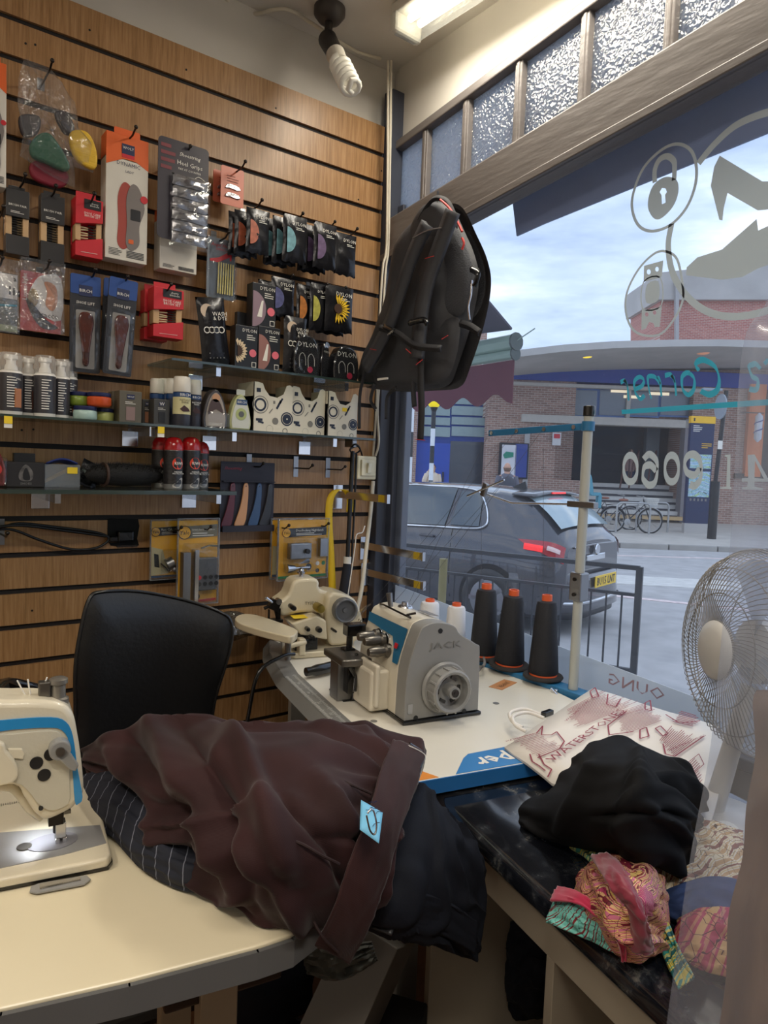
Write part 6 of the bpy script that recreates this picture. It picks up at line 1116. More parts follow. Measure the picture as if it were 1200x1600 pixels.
t = thing('base_cabinet', 'grey beige open cabinet under the black worktop', 'cabinet', (pa.x, pa.y, 0)); CB = mat('cabinet_beige', (150, 140, 124), .5, var=.05)
def cbx(name, e0, e1, a0, a1, z0, z1, m=CB):
    c_ = dcn*((e0+e1)/2)+nr*((a0+a1)/2); q = M(); q.box((c_.x, c_.y, (z0+z1)/2), (e1-e0, a1-a0, z1-z0), rot=(0, 0, atan2(dcn.y, dcn.x))); return obj(name, q, m, t, bev=.001)
cbx('top_rail', .0, 1.5, .02, .04, .64, .705); cbx('side_panel', .0, .018, .02, .5, .0, .705); 
for i, e_ in enumerate((.36, .74, 1.1)): cbx('divider_panel', e_, e_+.018, .02, .5, .0, .64)
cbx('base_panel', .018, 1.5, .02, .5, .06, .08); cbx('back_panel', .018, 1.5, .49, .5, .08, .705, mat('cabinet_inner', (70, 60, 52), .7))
tag(cloth('black_cloth_bundle', 'bundle of dark fabric stuffed inside the open cabinet', 'cloth', [[(800, 1440, .45), (850, 1430, .5), (880, 1460, .48)], [(790, 1520, .35), (840, 1520, .42), (880, 1530, .38)], [(800, 1590, .2), (850, 1590, .25), (880, 1590, .22)]], NVB, nu=24, nv=24, fold=.02, seed=8)[0], 'bundle of dark fabric stuffed inside the open cabinet', 'cloth')
cbn = lambda u, v, z: atz(u, v, z)
t = thing('cardboard_box', 'brown cardboard box inside the open cabinet', 'box', (pa.x+dcn.x*.5+nr.x*.12, pa.y+dcn.y*.5+nr.y*.12, .081), .4); obj('carton', M().box((.03, 0, .13), (.09, .12, .26)), mat('cardboard', (150, 112, 66), .8), t)
# things under the table gap
tag(cloth('grey_cloth', '', 'cloth', [[(470, 1470, .52), (520, 1480, .55), (580, 1470, .55)], [(480, 1520, .48), (530, 1530, .5), (590, 1500, .52)]], mat('grey_cloth_m', (84, 84, 78), .85), nu=30, nv=20, fold=.015, seed=5)[0], 'crumpled grey cloth under the hanging trouser waistband', 'cloth')
pbx = atz(560, 1540, .42); t = thing('grey_carton', 'grey carton box tilted in the shadow below the trousers', 'box', (pbx.x, pbx.y, .0), rot=(0, .0, .6)); obj('carton', M().box((0, 0, .42), (.14, .1, .2), rot=(.3, .5, 0)), mat('grey_carton_m', (110, 106, 100), .7), t, bev=.002); obj('crate', M().box((0, 0, .16), (.26, .2, .32)), mat('dark_crate', (26, 24, 24), .8), t, bev=.004)
pbx = atz(390, 1590, .3); t = thing('black_bag', 'black bag hanging below the cream sewing table', 'bag', (pbx.x, pbx.y, .0)); obj('bag_body', puff(.22, .34, .1, 0, 4, .01, z0=.3), NVB, t, smooth=60)
# ---- tote bag lying on table and counter
BG = mat('paper_bag_white', (228, 222, 214), .55, var=.04, bump=.3, bscale=14); BR = mat('bag_red_print', (140, 44, 62), .6)
bag0 = [atz(788, 1166, .789), atz(926, 1076, .845), atz(1132, 1160, .80), atz(1100, 1300, .765), atz(865, 1222, .786)]
O_ = bag0[0]; t = thing('paper_tote_bag', 'white paper tote bag with red book drawings lying by the window', 'bag', tuple(O_))
n_ = (bag0[1]-O_).cross(bag0[4]-O_).normalized()
if n_.z < 0: n_ = -n_
def onbag(u, v, lift=0.):
    d = ray(u, v); s_ = (O_-CAM).dot(n_)/d.dot(n_); return CAM+d*s_-O_+n_*lift
bo = [onbag(u, v) for u, v in ((788, 1166), (926, 1074), (1120, 1133), (1142, 1170), (1105, 1300), (862, 1221))]
q = M(); q.add([p-n_*.006 for p in bo]+[p for p in bo], [tuple(range(5, -1, -1)), tuple(range(6, 12))]+[(i, (i+1) % 6, 6+(i+1) % 6, 6+i) for i in range(6)])
bm = bmesh.new(); me = bpy.data.meshes.new('x'); me.from_pydata([tuple(v) for v in q.v], [], q.f); bm.from_mesh(me); bmesh.ops.triangulate(bm, faces=bm.faces[:]); bmesh.ops.subdivide_edges(bm, edges=bm.edges[:], cuts=5, use_grid_fill=True)
for v in bm.verts: v.co += n_*(.0035*noise.noise(v.co*22)-.002)
me2 = bpy.data.meshes.new('bag_sheet'); bm.to_mesh(me2); me2.materials.append(BG); me2.shade_smooth(); o = bpy.data.objects.new('bag_sheet', me2); COL.objects.link(o); o.parent = t
def bline(groups, w, name='book_drawing'):
    q = M()
    for g in groups:
        P = [onbag(u, v, .0028) for u, v in g]
        for a_, b_ in zip(P, P[1:]):
            d = (b_-a_); s_ = n_.cross(d).normalized()*w; q.quad(a_-s_, b_-s_, b_+s_, a_+s_)
    o = obj(name, q, BR, t); o['kind'] = 'stuff'; return o
rnd = random.Random(9)
def hatch(p0, p1, p2, p3, n):   # bundle of lines from edge p0-p1 to edge p3-p2
    g = []
    for i in range(n):
        a_ = i/(n-1); s_ = rnd.uniform(0, .15); e2 = rnd.uniform(.8, 1); x0 = (p0[0]+(p1[0]-p0[0])*a_, p0[1]+(p1[1]-p0[1])*a_); x1 = (p3[0]+(p2[0]-p3[0])*a_, p3[1]+(p2[1]-p3[1])*a_)
        g.append([(x0[0]+(x1[0]-x0[0])*s_, x0[1]+(x1[1]-x0[1])*s_), (x0[0]+(x1[0]-x0[0])*e2, x0[1]+(x1[1]-x0[1])*e2)])
    return g
def seg(*p): return [list(p)]
bline(hatch((800, 1158), (838, 1186), (884, 1168), (842, 1146), 16)+hatch((884, 1112), (898, 1140), (1000, 1098), (944, 1080), 20)+hatch((958, 1118), (972, 1150), (1042, 1124), (1010, 1100), 18)+hatch((1030, 1160), (1050, 1184), (1092, 1152), (1050, 1136), 14), .0007)
bline(seg((838, 1148), (848, 1136), (846, 1150), (862, 1150), (870, 1145), (882, 1160), (874, 1172), (840, 1186))+seg((922, 1082), (930, 1076), (936, 1090), (926, 1092), (922, 1082))+seg((950, 1086), (948, 1102), (962, 1106), (970, 1094))+seg((1008, 1100), (1016, 1096), (1018, 1112), (1008, 1110), (1008, 1100))+seg((1000, 1142), (1010, 1138), (1014, 1152), (1000, 1156), (1000, 1142))+seg((1024, 1140), (1032, 1136), (1044, 1148), (1036, 1152), (1024, 1140))+seg((1036, 1164), (1040, 1180), (1054, 1184), (1100, 1152))+seg((980, 1112), (950, 1135), (952, 1150), (990, 1145))+seg((828, 1180), (832, 1192), (842, 1198), (852, 1206))+seg((842, 1180), (850, 1196), (862, 1204), (856, 1216))+seg((1040, 1118), (1062, 1132), (1094, 1128))+hatch((1060, 1112), (1048, 1128), (1090, 1138), (1094, 1122), 8), .0014)
def btxt(s, u0, v0, u1, v1, h, m=BR, lift=.005):
    a_, b_ = onbag(u0, v0, lift), onbag(u1, v1, lift); d = (b_-a_); L_ = d.length; X_ = d.normalized(); Y_ = n_.cross(X_)
    o = txt(t, s, m, L_, (0, 0, 0), h=h); R = Matrix((X_, Y_, n_)).transposed(); o.rotation_euler = R.to_euler(); o.location = (a_+b_)/2; return o
btxt('WATERSTONES', 858, 1192, 972, 1112, .019); btxt('WATERSTONES', 1046, 1176, 1102, 1152, .006); btxt('WATERSTONES', 884, 1130, 920, 1098, .006); btxt('WATERSTONES', 790, 1162, 834, 1150, .006); btxt('WATERSTONES', 965, 1122, 1004, 1112, .005)
bline(seg((1072, 1196), (1092, 1180), (1100, 1196), (1082, 1212), (1072, 1196))+hatch((1076, 1197), (1084, 1208), (1096, 1196), (1088, 1185), 5), .0007, 'recycling_box'); bline(hatch((1068, 1228), (1074, 1242), (1100, 1218), (1092, 1206), 5), .0006, 'small_print')
hcat = [onbag(u, v, l_)+Vector((0, 0, 0)) for u, v, l_ in ((850, 1122, .0), (825, 1120, .01), (803, 1130, .016), (806, 1140, .01), (822, 1145, .003))]; q = M()
obj('handle', M().tube(hcat, .004, 8, smooth=6), BG, t, smooth=60); obj('handle', M().tube([p+Vector((.012, .02, .0)) for p in hcat], .004, 8, smooth=6), BG, t, smooth=60)
# ---- black cloth bundle on the bag
cloth('jersey_garment', 'crumpled black jersey top heaped on the tote bag and worktop', 'garment', [
    [(905, 1200, .79), (925, 1172, .86), (962, 1150, .91), (1005, 1168, .90), (1050, 1190, .87), (1078, 1215, .83), (1090, 1245, .79)],
    [(860, 1235, .77), (900, 1215, .85), (950, 1200, .93), (1005, 1205, .94), (1050, 1215, .91), (1080, 1235, .86), (1094, 1255, .80)],
    [(820, 1262, .757), (870, 1260, .83), (930, 1255, .91), (995, 1250, .94), (1045, 1250, .92), (1072, 1268, .87), (1085, 1285, .80)],
    [(812, 1282, .752), (870, 1295, .79), (930, 1300, .86), (990, 1300, .90), (1040, 1298, .88), (1068, 1310, .84), (1076, 1325, .79)],
    [(816, 1296, .750), (880, 1318, .755), (935, 1330, .79), (985, 1345, .82), (1025, 1352, .81), (1055, 1368, .79), (1062, 1374, .765)]], BLC, nu=110, nv=80, fold=.02, fs=(1.8, 2.2), seed=31, edge=.05, zmin=.7475, creases=[((.45, .1), (.5, .5), .02, .035), ((.3, .25), (.2, .8), .016, .04), ((.55, .35), (.9, .45), -.018, .03), ((.5, .55), (.85, .8), .02, .03), ((.35, .6), (.75, .62), -.014, .025), ((.6, .1), (.8, .3), .014, .03)])
# ---- patterned scarf and cloths
def pattern(cols, scale, seed):
    def f(t, n, l, b):
        tc = n('ShaderNodeTexCoord'); mp = n('ShaderNodeMapping'); mp.inputs['Location'].default_value = (seed, seed, 0); l(tc.outputs['Object'], mp.inputs[0])
        v = n('ShaderNodeTexVoronoi'); v.inputs['Scale'].default_value = scale; l(mp.outputs[0], v.inputs['Vector']); w = n('ShaderNodeTexWave'); w.wave_type = 'RINGS'; w.inputs['Scale'].default_value = scale*.35; w.inputs['Distortion'].default_value = 7; w.inputs['Detail'].default_value = 0; l(mp.outputs[0], w.inputs['Vector'])
        mx = n('ShaderNodeMath'); mx.operation = 'MULTIPLY_ADD'; mx.inputs[1].default_value = .8; l(w.outputs['Fac'], mx.inputs[0]); sp = n('ShaderNodeSeparateColor'); l(v.outputs['Color'], sp.inputs[0]); m3 = n('ShaderNodeMath'); m3.operation = 'MULTIPLY'; m3.inputs[1].default_value = .25; l(sp.outputs[0], m3.inputs[0]); l(m3.outputs[0], mx.inputs[2])
        k = len(cols); r = ramp(n, [(i/k, c) for i, c in enumerate(cols)], 'CONSTANT'); l(mx.outputs[0], r.inputs[0])
        v2 = n('ShaderNodeTexVoronoi'); v2.feature = 'DISTANCE_TO_EDGE'; v2.inputs['Scale'].default_value = scale*1.4; l(mp.outputs[0], v2.inputs['Vector']); g = n('ShaderNodeMath'); g.operation = 'GREATER_THAN'; g.inputs[1].default_value = .018; l(v2.outputs['Distance'], g.inputs[0])
        m4 = n('ShaderNodeMix'); m4.data_type = 'RGBA'; l(g.outputs[0], m4.inputs[0]); m4.inputs[6].default_value = lin(tuple(x*.45 for x in cols[0])); l(r.outputs[0], m4.inputs[7]); l(m4.outputs[2], b.inputs['Base Color'])
    return f
PM = nodemat('magenta_pattern', pattern([(120, 30, 50), (226, 180, 130), (196, 60, 110), (236, 206, 160), (156, 50, 60), (232, 196, 120), (214, 120, 150)], 60, 2.), .5); PT = nodemat('teal_yellow_pattern', pattern([(60, 150, 140), (226, 206, 90), (120, 190, 170), (236, 216, 120), (40, 110, 110)], 45, 5.), .5); PC = nodemat('cream_floral', pattern([(150, 90, 70), (238, 222, 190), (226, 200, 150), (240, 228, 206), (210, 170, 120)], 50, 9.), .55); PD = nodemat('teal_dot_pattern', pattern([(110, 190, 180), (120, 30, 40), (130, 200, 188), (110, 190, 180)], 70, 3.), .5)
cloth('floral_cloth', 'cream floral cloth spread under the black top', 'cloth', [[(1000, 1320, .765), (1050, 1290, .80), (1100, 1280, .80), (1160, 1300, .78)], [(1000, 1370, .76), (1050, 1345, .79), (1100, 1330, .80), (1160, 1340, .78)], [(1010, 1400, .752), (1050, 1392, .77), (1090, 1385, .77), (1150, 1400, .76)]], PC, nu=40, nv=30, fold=.008, seed=41, zmin=.748)
cloth('blue_cloth', 'plain denim blue cloth between the floral cloth and the scarf', 'cloth', [[(1024, 1400, .757), (1060, 1385, .785), (1110, 1370, .79), (1170, 1380, .78)], [(1030, 1425, .755), (1065, 1422, .775), (1110, 1420, .78), (1170, 1430, .77)], [(1060, 1440, .752), (1090, 1448, .755), (1130, 1460, .757), (1180, 1470, .755)]], mat('denim_blue', (58, 78, 124), .8), nu=40, nv=26, fold=.006, seed=42, zmin=.7475)
cloth('teal_scarf', 'teal and yellow twisted scarf snaking under the pink scarf', 'scarf', [[(895, 1302, .765), (930, 1312, .785), (965, 1360, .79), (1000, 1395, .80), (1035, 1425, .79), (1060, 1480, .77), (1085, 1530, .757)], [(890, 1325, .755), (920, 1345, .775), (950, 1390, .775), (985, 1420, .79), (1020, 1450, .77), (1040, 1500, .757), (1060, 1545, .749)]], PT, nu=60, nv=14, fold=.008, seed=43, zmin=.748)
sc1, _ = cloth('pink_scarf', 'crumpled pink and maroon patterned silk scarf on the worktop edge', 'scarf', [[(905, 1378, .755), (925, 1345, .80), (960, 1335, .83), (1000, 1345, .83), (1035, 1372, .79)], [(895, 1400, .757), (930, 1385, .82), (965, 1375, .86), (1005, 1380, .85), (1040, 1400, .79)], [(905, 1430, .757), (935, 1425, .81), (970, 1420, .85), (1005, 1420, .84), (1045, 1440, .775)], [(940, 1465, .753), (955, 1462, .79), (980, 1465, .81), (1010, 1460, .80), (1045, 1465, .76)], [(975, 1490, .75), (985, 1500, .76), (1000, 1503, .765), (1020, 1490, .765), (1040, 1478, .752)]], PM, nu=70, nv=60, fold=.014, fs=(2.2, 2.2), seed=44, zmin=.748)
cloth('striped_fold', '', '', [[(985, 1385, .86), (1003, 1380, .865), (1024, 1388, .85)], [(984, 1410, .855), (1004, 1408, .865), (1022, 1414, .845)], [(990, 1432, .84), (1004, 1430, .845), (1018, 1430, .83)]], nodemat('magenta_stripe', lambda t, n, l, b: (lambda tc, w, r: (l(tc.outputs['Object'], w.inputs['Vector']), l(w.outputs['Fac'], r.inputs[0]), l(r.outputs[0], b.inputs['Base Color'])))(n('ShaderNodeTexCoord'), [x for x in [n('ShaderNodeTexWave')] if not setattr(x.inputs['Scale'], 'default_value', 55)][0], ramp(n, [(.3, (176, 50, 110)), (.5, (236, 206, 170)), (.7, (150, 40, 90))], 'CONSTANT')), .5), nu=24, nv=20, fold=.002, seed=51, edge=0, parent=sc1)
cloth('twisted_fold', '', '', [[(925, 1340, .845), (945, 1335, .86), (962, 1342, .86)], [(950, 1380, .875), (968, 1374, .885), (985, 1378, .88)], [(985, 1425, .85), (1000, 1430, .86), (1010, 1440, .85)], [(985, 1480, .80), (1005, 1490, .80), (1020, 1485, .79)]], mat('maroon_silk', (128, 36, 56), .45, sheen=.3), nu=14, nv=50, fold=.004, seed=52, edge=0, parent=sc1)
cloth('scarf_corner', '', '', [[(868, 1405, .762), (895, 1395, .79), (930, 1405, .80), (960, 1435, .79)], [(860, 1425, .757), (895, 1425, .78), (930, 1440, .785), (965, 1465, .775)], [(853, 1440, .752), (890, 1455, .755), (935, 1475, .757), (975, 1497, .753)]], PD, nu=40, nv=26, fold=.004, seed=45, zmin=.7475, parent=sc1)
cloth('magenta_border', '', '', [[(872, 1386, .775), (905, 1395, .805), (945, 1425, .812), (975, 1460, .80), (978, 1500, .765)], [(860, 1408, .77), (900, 1412, .80), (938, 1438, .803), (965, 1470, .79), (972, 1502, .762)]], mat('magenta_silk', (186, 34, 76), .4, sheen=.3), nu=40, nv=8, fold=.003, seed=46, parent=sc1, edge=0)
cloth('pink_cloth', 'pink and rose cloth showing inside the clear garment cover foot', 'cloth', [[(1060, 1440, .76), (1100, 1420, .79), (1150, 1420, .79), (1200, 1430, .78)], [(1055, 1475, .757), (1095, 1470, .775), (1150, 1470, .775), (1200, 1480, .77)], [(1085, 1510, .75), (1110, 1520, .752), (1150, 1530, .752), (1200, 1540, .75)]], nodemat('rose_pattern', pattern([(200, 60, 96), (226, 150, 120), (206, 70, 110), (236, 190, 130)], 30, 7.), .55), nu=36, nv=26, fold=.008, seed=47, zmin=.748)
# ================================================================== FAN
FG = mat('fan_wire_grey', (150, 146, 140), .35, .5); FW = mat('fan_pale_grey', (196, 194, 190), .4)
fb = atz(1112, 1292, .7475); t = thing('desk_fan', 'grey desk fan with a wire cage standing by the window', 'fan', tuple(fb)); hz_ = atd(1176, 1018, (fb-CAM).dot(FH)); fc = hz_-fb
fd = (Vector((-.84, .50, .03))).normalized(); fz = Vector((0, 0, 1)); fr_ = fd.cross(fz).normalized(); fu = fr_.cross(fd); R_f = .178
def fp(r, a_, h): return fc+fr_*(r*cos(a_))+fu*(r*sin(a_))+fd*h
obj('base', M().lathe([(.115, 0), (.118, .008), (.1, .02), (.04, .03), (.02, .034)], n=32), FW, t, smooth=40); obj('base_dial', M().cone((-.05, -.05, .022), (-.052, -.052, .036), .02, .018, 16), mat('fan_white', (222, 222, 220), .3), t)
obj('stem', M().cone((0, 0, .03), (fc.x, fc.y, fc.z-.06), .018, .014), FW, t, smooth=40); mh = obj('motor_housing', M().lathe([(.0001, -.1), (.035, -.095), (.055, -.06), (.055, -.0)], n=24), FW, t, smooth=40)
mh.matrix_local = Matrix.Translation(fc) @ Matrix((fu, fr_, fd)).transposed().to_4x4()
q = M(); NW = 84
for i in range(NW):
    a0 = 2*pi*i/NW; pts = []
    for j in range(9): b_ = j/8; pts.append(fp(.045+(R_f-.045)*b_, a0+.55*b_, .07*sqrt(max(0, 1-b_**2.2))))
    q.tube(pts, .0009, 4)
o = obj('cage_front', q, FG, t, smooth=60); o['kind'] = 'stuff'; q = M()
for i in range(NW):
    a0 = 2*pi*i/NW; q.tube([fp(.05+(R_f-.05)*j/8, a0-.5*j/8, -.07*sqrt(max(0, 1-(j/8)**2.2))) for j in range(9)], .0009, 4)
o = obj('cage_back', q, FG, t, smooth=60); o['kind'] = 'stuff'; q = M()
for r_, h_ in ((R_f, 0), (R_f-.002, .008), (R_f*.8, .045), (R_f*.55, .062), (R_f*.8, -.045)): q.tube([fp(r_, 2*pi*i/48, h_) for i in range(48)], .0022 if r_ > .18 else .0012, 6, closed=True)
obj('cage_ring', q, FG, t, smooth=60)['kind'] = 'stuff'
q = M(); q.lathe([(.0001, .012), (.035, .01), (.05, .002), (.052, -.004)], n=28); hb_ = obj('hub_badge', q, FW, t, smooth=60); hb_.matrix_local = Matrix.Translation(fc+fd*.07) @ Matrix((fu, fr_, fd)).transposed().to_4x4()
for k in range(4):
    a0 = pi/2*k; obj('blade', M().grid(lambda a, b, a0=a0: tuple(fp(.03+.13*b, a0+(a-.5)*(.9+.3*b), .02*(a-.5))), 8, 6), film('fan_blade', tint=(200, 205, 210), gloss=.1, haze=.4), t, smooth=60)
# ================================================================== GARMENT COVER
DG = 0.62
CVF = film('garment_cover_film', tint=(228, 232, 240), gloss=.09, haze=.2, rough=.2, hazec=(214, 220, 234), bump=.6, bscale=9.)
def wrap(name, pts_l, width, m, par, depth, amp, nu=26, nv=40, back=.03, seed=0):
    P = catmull([Vector((u, v, 0)) for u, v in pts_l], 6); k = len(P)-1
    def fn(a, b):
        x = b*k; i = min(int(x), k-1); p = P[i].lerp(P[i+1], x-i); u = p.x+width*a; w = noise.noise(Vector((a*5+seed, b*2.4, seed)))
        return tuple(atd(u, p.y, depth-.09*sin(pi*min(1, a*.9))*amp+.02*w*amp+.006*noise.noise(Vector((a*16, b*9, seed+3)))))
    return obj(name, M().grid(fn, nu, nv), m, par, smooth=80)
t = thing('garment_cover', 'clear plastic garment cover hanging at the right edge of the view', 'garment cover', tuple(atd(1300, 1000, .7)))
MWI = Matrix.Translation(-Vector(t.location))
o = wrap('cover_film', [(1215, 430), (1196, 475), (1166, 520), (1154, 600), (1150, 700), (1140, 860), (1122, 1050), (1108, 1180), (1080, 1330), (1058, 1480), (1036, 1640)], 330, CVF, t, .70, .6); o.data.transform(MWI)
t = thing('hanging_garment', 'brown grey garment hanging inside the clear cover at the right edge', 'garment', tuple(atd(1300, 1200, .72)))
o = wrap('garment_cloth', [(1182, 1078), (1176, 1100), (1180, 1180), (1166, 1260), (1160, 1340), (1138, 1430), (1134, 1530), (1118, 1640)], 280, mat('taupe_knit', (128, 100, 76), .6, var=.45, vscale=14, bump=.5, bscale=70, stretch=(1, 1, .25)), t, .74, .9, seed=4); o.data.transform(Matrix.Translation(-Vector(t.location)))
# ================================================================== BACKPACK
NYL = mat('black_nylon', (60, 61, 66), .62, bump=.35, bscale=45, var=.12); NYM = mat('black_mesh', (66, 68, 74), .8, bump=.5, bscale=220); NYD = mat('black_webbing', (38, 38, 42), .7)
KX = -.17; t = thing('backpack', 'black backpack with red piping hanging from the window frame', 'backpack', tuple(atx(670, 480, KX))); K0 = Vector(t.location)
def kp(u, v, x=KX): return Vector(atx(u, v, x))-K0
def plate(name, pts, x0, x1, m, bev=.012, sm=60, sub=3):
    o_ = [kp(u, v, (x0+x1)/2) for u, v in smoothpx(pts, sub)]; return obj(name, M().prism([(p.y, p.z) for p in o_], x0-K0.x, x1-K0.x, 'yz'), m, t, bev=bev, bseg=3, smooth=sm)
def kgrid(name, pts, cen_, x0, th, m, amp=.012, seed=0):
    ol = smoothpx(pts, 5); n2 = len(ol)
    def fn(a, b):
        i = a*n2; k = int(i) % n2; u = ol[k][0]+(ol[(k+1) % n2][0]-ol[k][0])*(i-int(i)); v = ol[k][1]+(ol[(k+1) % n2][1]-ol[k][1])*(i-int(i)); u = cen_[0]+(u-cen_[0])*b; v = cen_[1]+(v-cen_[1])*b
        p = kp(u, v, x0); nn = noise.noise(Vector((u*.022, v*.011, seed)))+.5*noise.noise(Vector((u*.06, v*.03, seed+3))); p.x -= th*sqrt(max(0, 1-b**4))+amp*nn*(1-b**6); return tuple(p)
    def fb_(a, b):
        v = fn(a, b); return (x0+.05-K0.x+(v[0]-(x0-K0.x))*-.4, v[1], v[2])
    return obj(name, M().grid(fn, n2, 12).grid(fb_, n2, 6), m, t, smooth=80)
kgrid('main_body', [(668, 335), (640, 360), (622, 400), (612, 470), (590, 530), (566, 590), (568, 604), (610, 610), (660, 608), (700, 602), (716, 570), (738, 500), (748, 440), (742, 400), (725, 360), (705, 320), (685, 312)], (665, 480), -.14, .075, NYL, .02, 3)
kgrid('back_mesh_panel', [(700, 355), (684, 400), (676, 450), (680, 480), (700, 495), (722, 490), (736, 460), (738, 420), (728, 385), (712, 355)], (708, 425), -.185, .02, NYM, .004, 5)
kgrid('lower_pocket', [(612, 545), (640, 520), (690, 500), (718, 500), (712, 560), (690, 598), (630, 604), (590, 600), (585, 575)], (655, 560), -.185, .028, NYL, .014, 8)
kgrid('top_pocket', [(650, 345), (672, 318), (700, 322), (716, 352), (700, 372), (668, 384), (640, 392)], (680, 352), -.175, .03, NYL, .01, 12)
def strap(name, pts, w, x=KX-.06, m=NYD, th=.004, pad_=0.):
    P = [kp(u, v, x) for u, v in pts]; P = catmull(P, 5); q = M(); k = len(P)
    L_ = []; R_ = []
    for i in range(k):
        d = P[min(i+1, k-1)]-P[max(i-1, 0)]; n_2 = Vector((0, -d.z, d.y)).normalized(); bow = Vector((-.0, 0, 0)); L_.append(P[i]+n_2*w/2); R_.append(P[i]-n_2*w/2)
    q.add(L_+[p+Vector((-.006, 0, 0)) for p in P]+R_, [(i, i+1, k+i+1, k+i) for i in range(k-1)]+[(k+i, k+i+1, 2*k+i+1, 2*k+i) for i in range(k-1)]); return obj(name, q, m, t, smooth=60, solid=th)
strap('shoulder_strap', [(708, 330), (690, 380), (672, 430), (660, 480), (655, 530), (652, 560)], .05, KX-.085, NYL, .016); strap('shoulder_strap', [(668, 350), (645, 400), (628, 450), (612, 500), (590, 545), (572, 575)], .045, KX-.085, NYL, .016)
strap('haul_loop', [(655, 345), (668, 322), (682, 310), (700, 316), (712, 340)], .014, KX-.03, NYD); strap('webbing', [(658, 540), (658, 600), (659, 640), (657, 688)], .026, KX-.06); strap('webbing', [(650, 560), (646, 600), (648, 636)], .02, KX-.03)
strap('webbing', [(572, 575), (564, 610), (562, 640), (562, 670)], .012, KX-.05); strap('webbing', [(586, 600), (580, 625), (588, 640)], .012, KX-.05); strap('webbing', [(620, 606), (606, 620), (604, 655)], .012, KX-.04); strap('webbing', [(594, 512), (620, 520), (650, 540), (690, 545)], .018, KX-.1); strap('webbing', [(720, 505), (735, 510), (750, 520)], .02, KX-.02)
strap('buckle', [(640, 505), (662, 500), (668, 506)], .014, KX-.12, BKG, .006); strap('buckle', [(738, 420), (748, 428), (742, 448)], .014, KX-.03, BKG, .01)
strap('strap_logo_patch', [(600, 510), (616, 518)], .014, KX-.108, BKG, .004); txt(t, 'UNITED', WHT, .03, tuple(kp(610, 520, KX-.118)), rot=(pi/2, -.3, -pi/2-.0))
REDP = mat('red_piping', (206, 56, 52), .5)
for pts in (((688, 312), (702, 325), (714, 345), (722, 362)), ((722, 372), (725, 380), (722, 390))): obj('red_piping', M().tube([kp(u, v, KX-.045) for u, v in pts], .0035, 6, smooth=4), REDP, t, smooth=60)
for pts in (((664, 404), (678, 400)), ((578, 545), (588, 547)), ((650, 570), (660, 562)), ((690, 530), (700, 524)), ((642, 552), (634, 545)), ((648, 686), (664, 688))): obj('red_stitch', M().tube([kp(u, v, KX-.112) for u, v in pts], .0012, 4), REDP, t)
obj('chain_clip', M().tube([kp(u, v, KX-.03) for u, v in ((737, 438), (736, 460), (732, 480), (734, 500))], .003, 6, smooth=4), CHROME, t, smooth=60); obj('white_tab', M().box(kp(598, 592, KX-.11), (.004, .05, .006)), WHT, t)
obj('zip_line', M().tube([kp(u, v, KX-.1) for u, v in ((645, 372), (668, 360), (690, 356))], .002, 5, smooth=4), SILV, t, smooth=60)
obj('coat_hook', M().tube([kp(684, 318, -.17), kp(684, 308, -.12), kp(684, 300, -.04), kp(684, 300, -.02)], .004, 6), DSTEEL, t)
# ================================================================== THE STREET
RZ, PZ = -.35, -.23
def dp(u, v, dist): return atd(u, v, dist)
def SL(u, v, dist):       # pixel -> (lateral, z) in the plane square to the view heading at this distance
    p = atd(u, v, dist); return ((p-CAM).dot(RH), p.z)
G0 = Vector((CAM.x, CAM.y, 0)); HR = -YAW
def streetthing(name, label, cat, lat, dist, z=PZ, group=None, extra=0.):
    p = G0+RH*lat+FH*dist; return thing(name, label, cat, (p.x, p.y, z), HR+extra, group)
ASPH = mat('asphalt', (178, 176, 176), .8, var=.16, vscale=3, bump=.4, bscale=40); PAVE = mat('pavement_grey', (190, 184, 176), .8, var=.1, vscale=2, bump=.2, bscale=20); KERB = mat('kerb_stone', (160, 156, 150), .7, var=.12, vscale=3)
struct('road_surface', M().box((30, 12, RZ-.05), (120, 90, .1)), ASPH)
struct('near_pavement', M().box((.95, 2, (PZ+RZ)/2-.03), (1.7, 14, PZ-RZ+.06)), PAVE)
# far pavement: its kerb line runs from the left rear to the right front
k1 = atz(700, 838, PZ); k2 = atz(1165, 856, PZ); kd = (k2-k1).normalized(); kn = Vector((-kd.y, kd.x, 0));
if kn.dot(FH) < 0: kn = -kn
pv = struct('far_pavement', M().prism([tuple((k1-kd*30+kn*.15).xy), tuple((k2+kd*14+kn*.15).xy), tuple((k2+kd*14+kn*30).xy), tuple((k1-kd*30+kn*30).xy)], RZ-.02, PZ, 'xy'), PAVE)
ka = atan2(kd.y, kd.x); KL = 1.15; km = M().box((0, 0, 0), (KL-.03, .15, .17))
kp0 = obj('kerbstone', km, KERB, pv, bev=.015)
for i in range(24):
    o = kp0 if i == 0 else kp0.copy()
    if i: COL.objects.link(o)
    p = k1+kd*(KL*(i-6))+kn*.075; o.location = (p.x, p.y, PZ-.08); o.rotation_euler = (0, 0, ka)
WL = mat('road_line_white', (232, 212, 210), .7, var=.25, vscale=9)
r1 = atz(960, 868, RZ); r2 = atz(1165, 874, RZ)
ln_ = struct('road_marking', M().box((0, 0, 0), (14, .1, .006)), WL); ln_.location = ((r1+r2)/2)+Vector((0, 0, .003)); ln_.rotation_euler = (0, 0, atan2((r2-r1).y, (r2-r1).x)); ln_['label'] = 'white line painted along the far kerb'
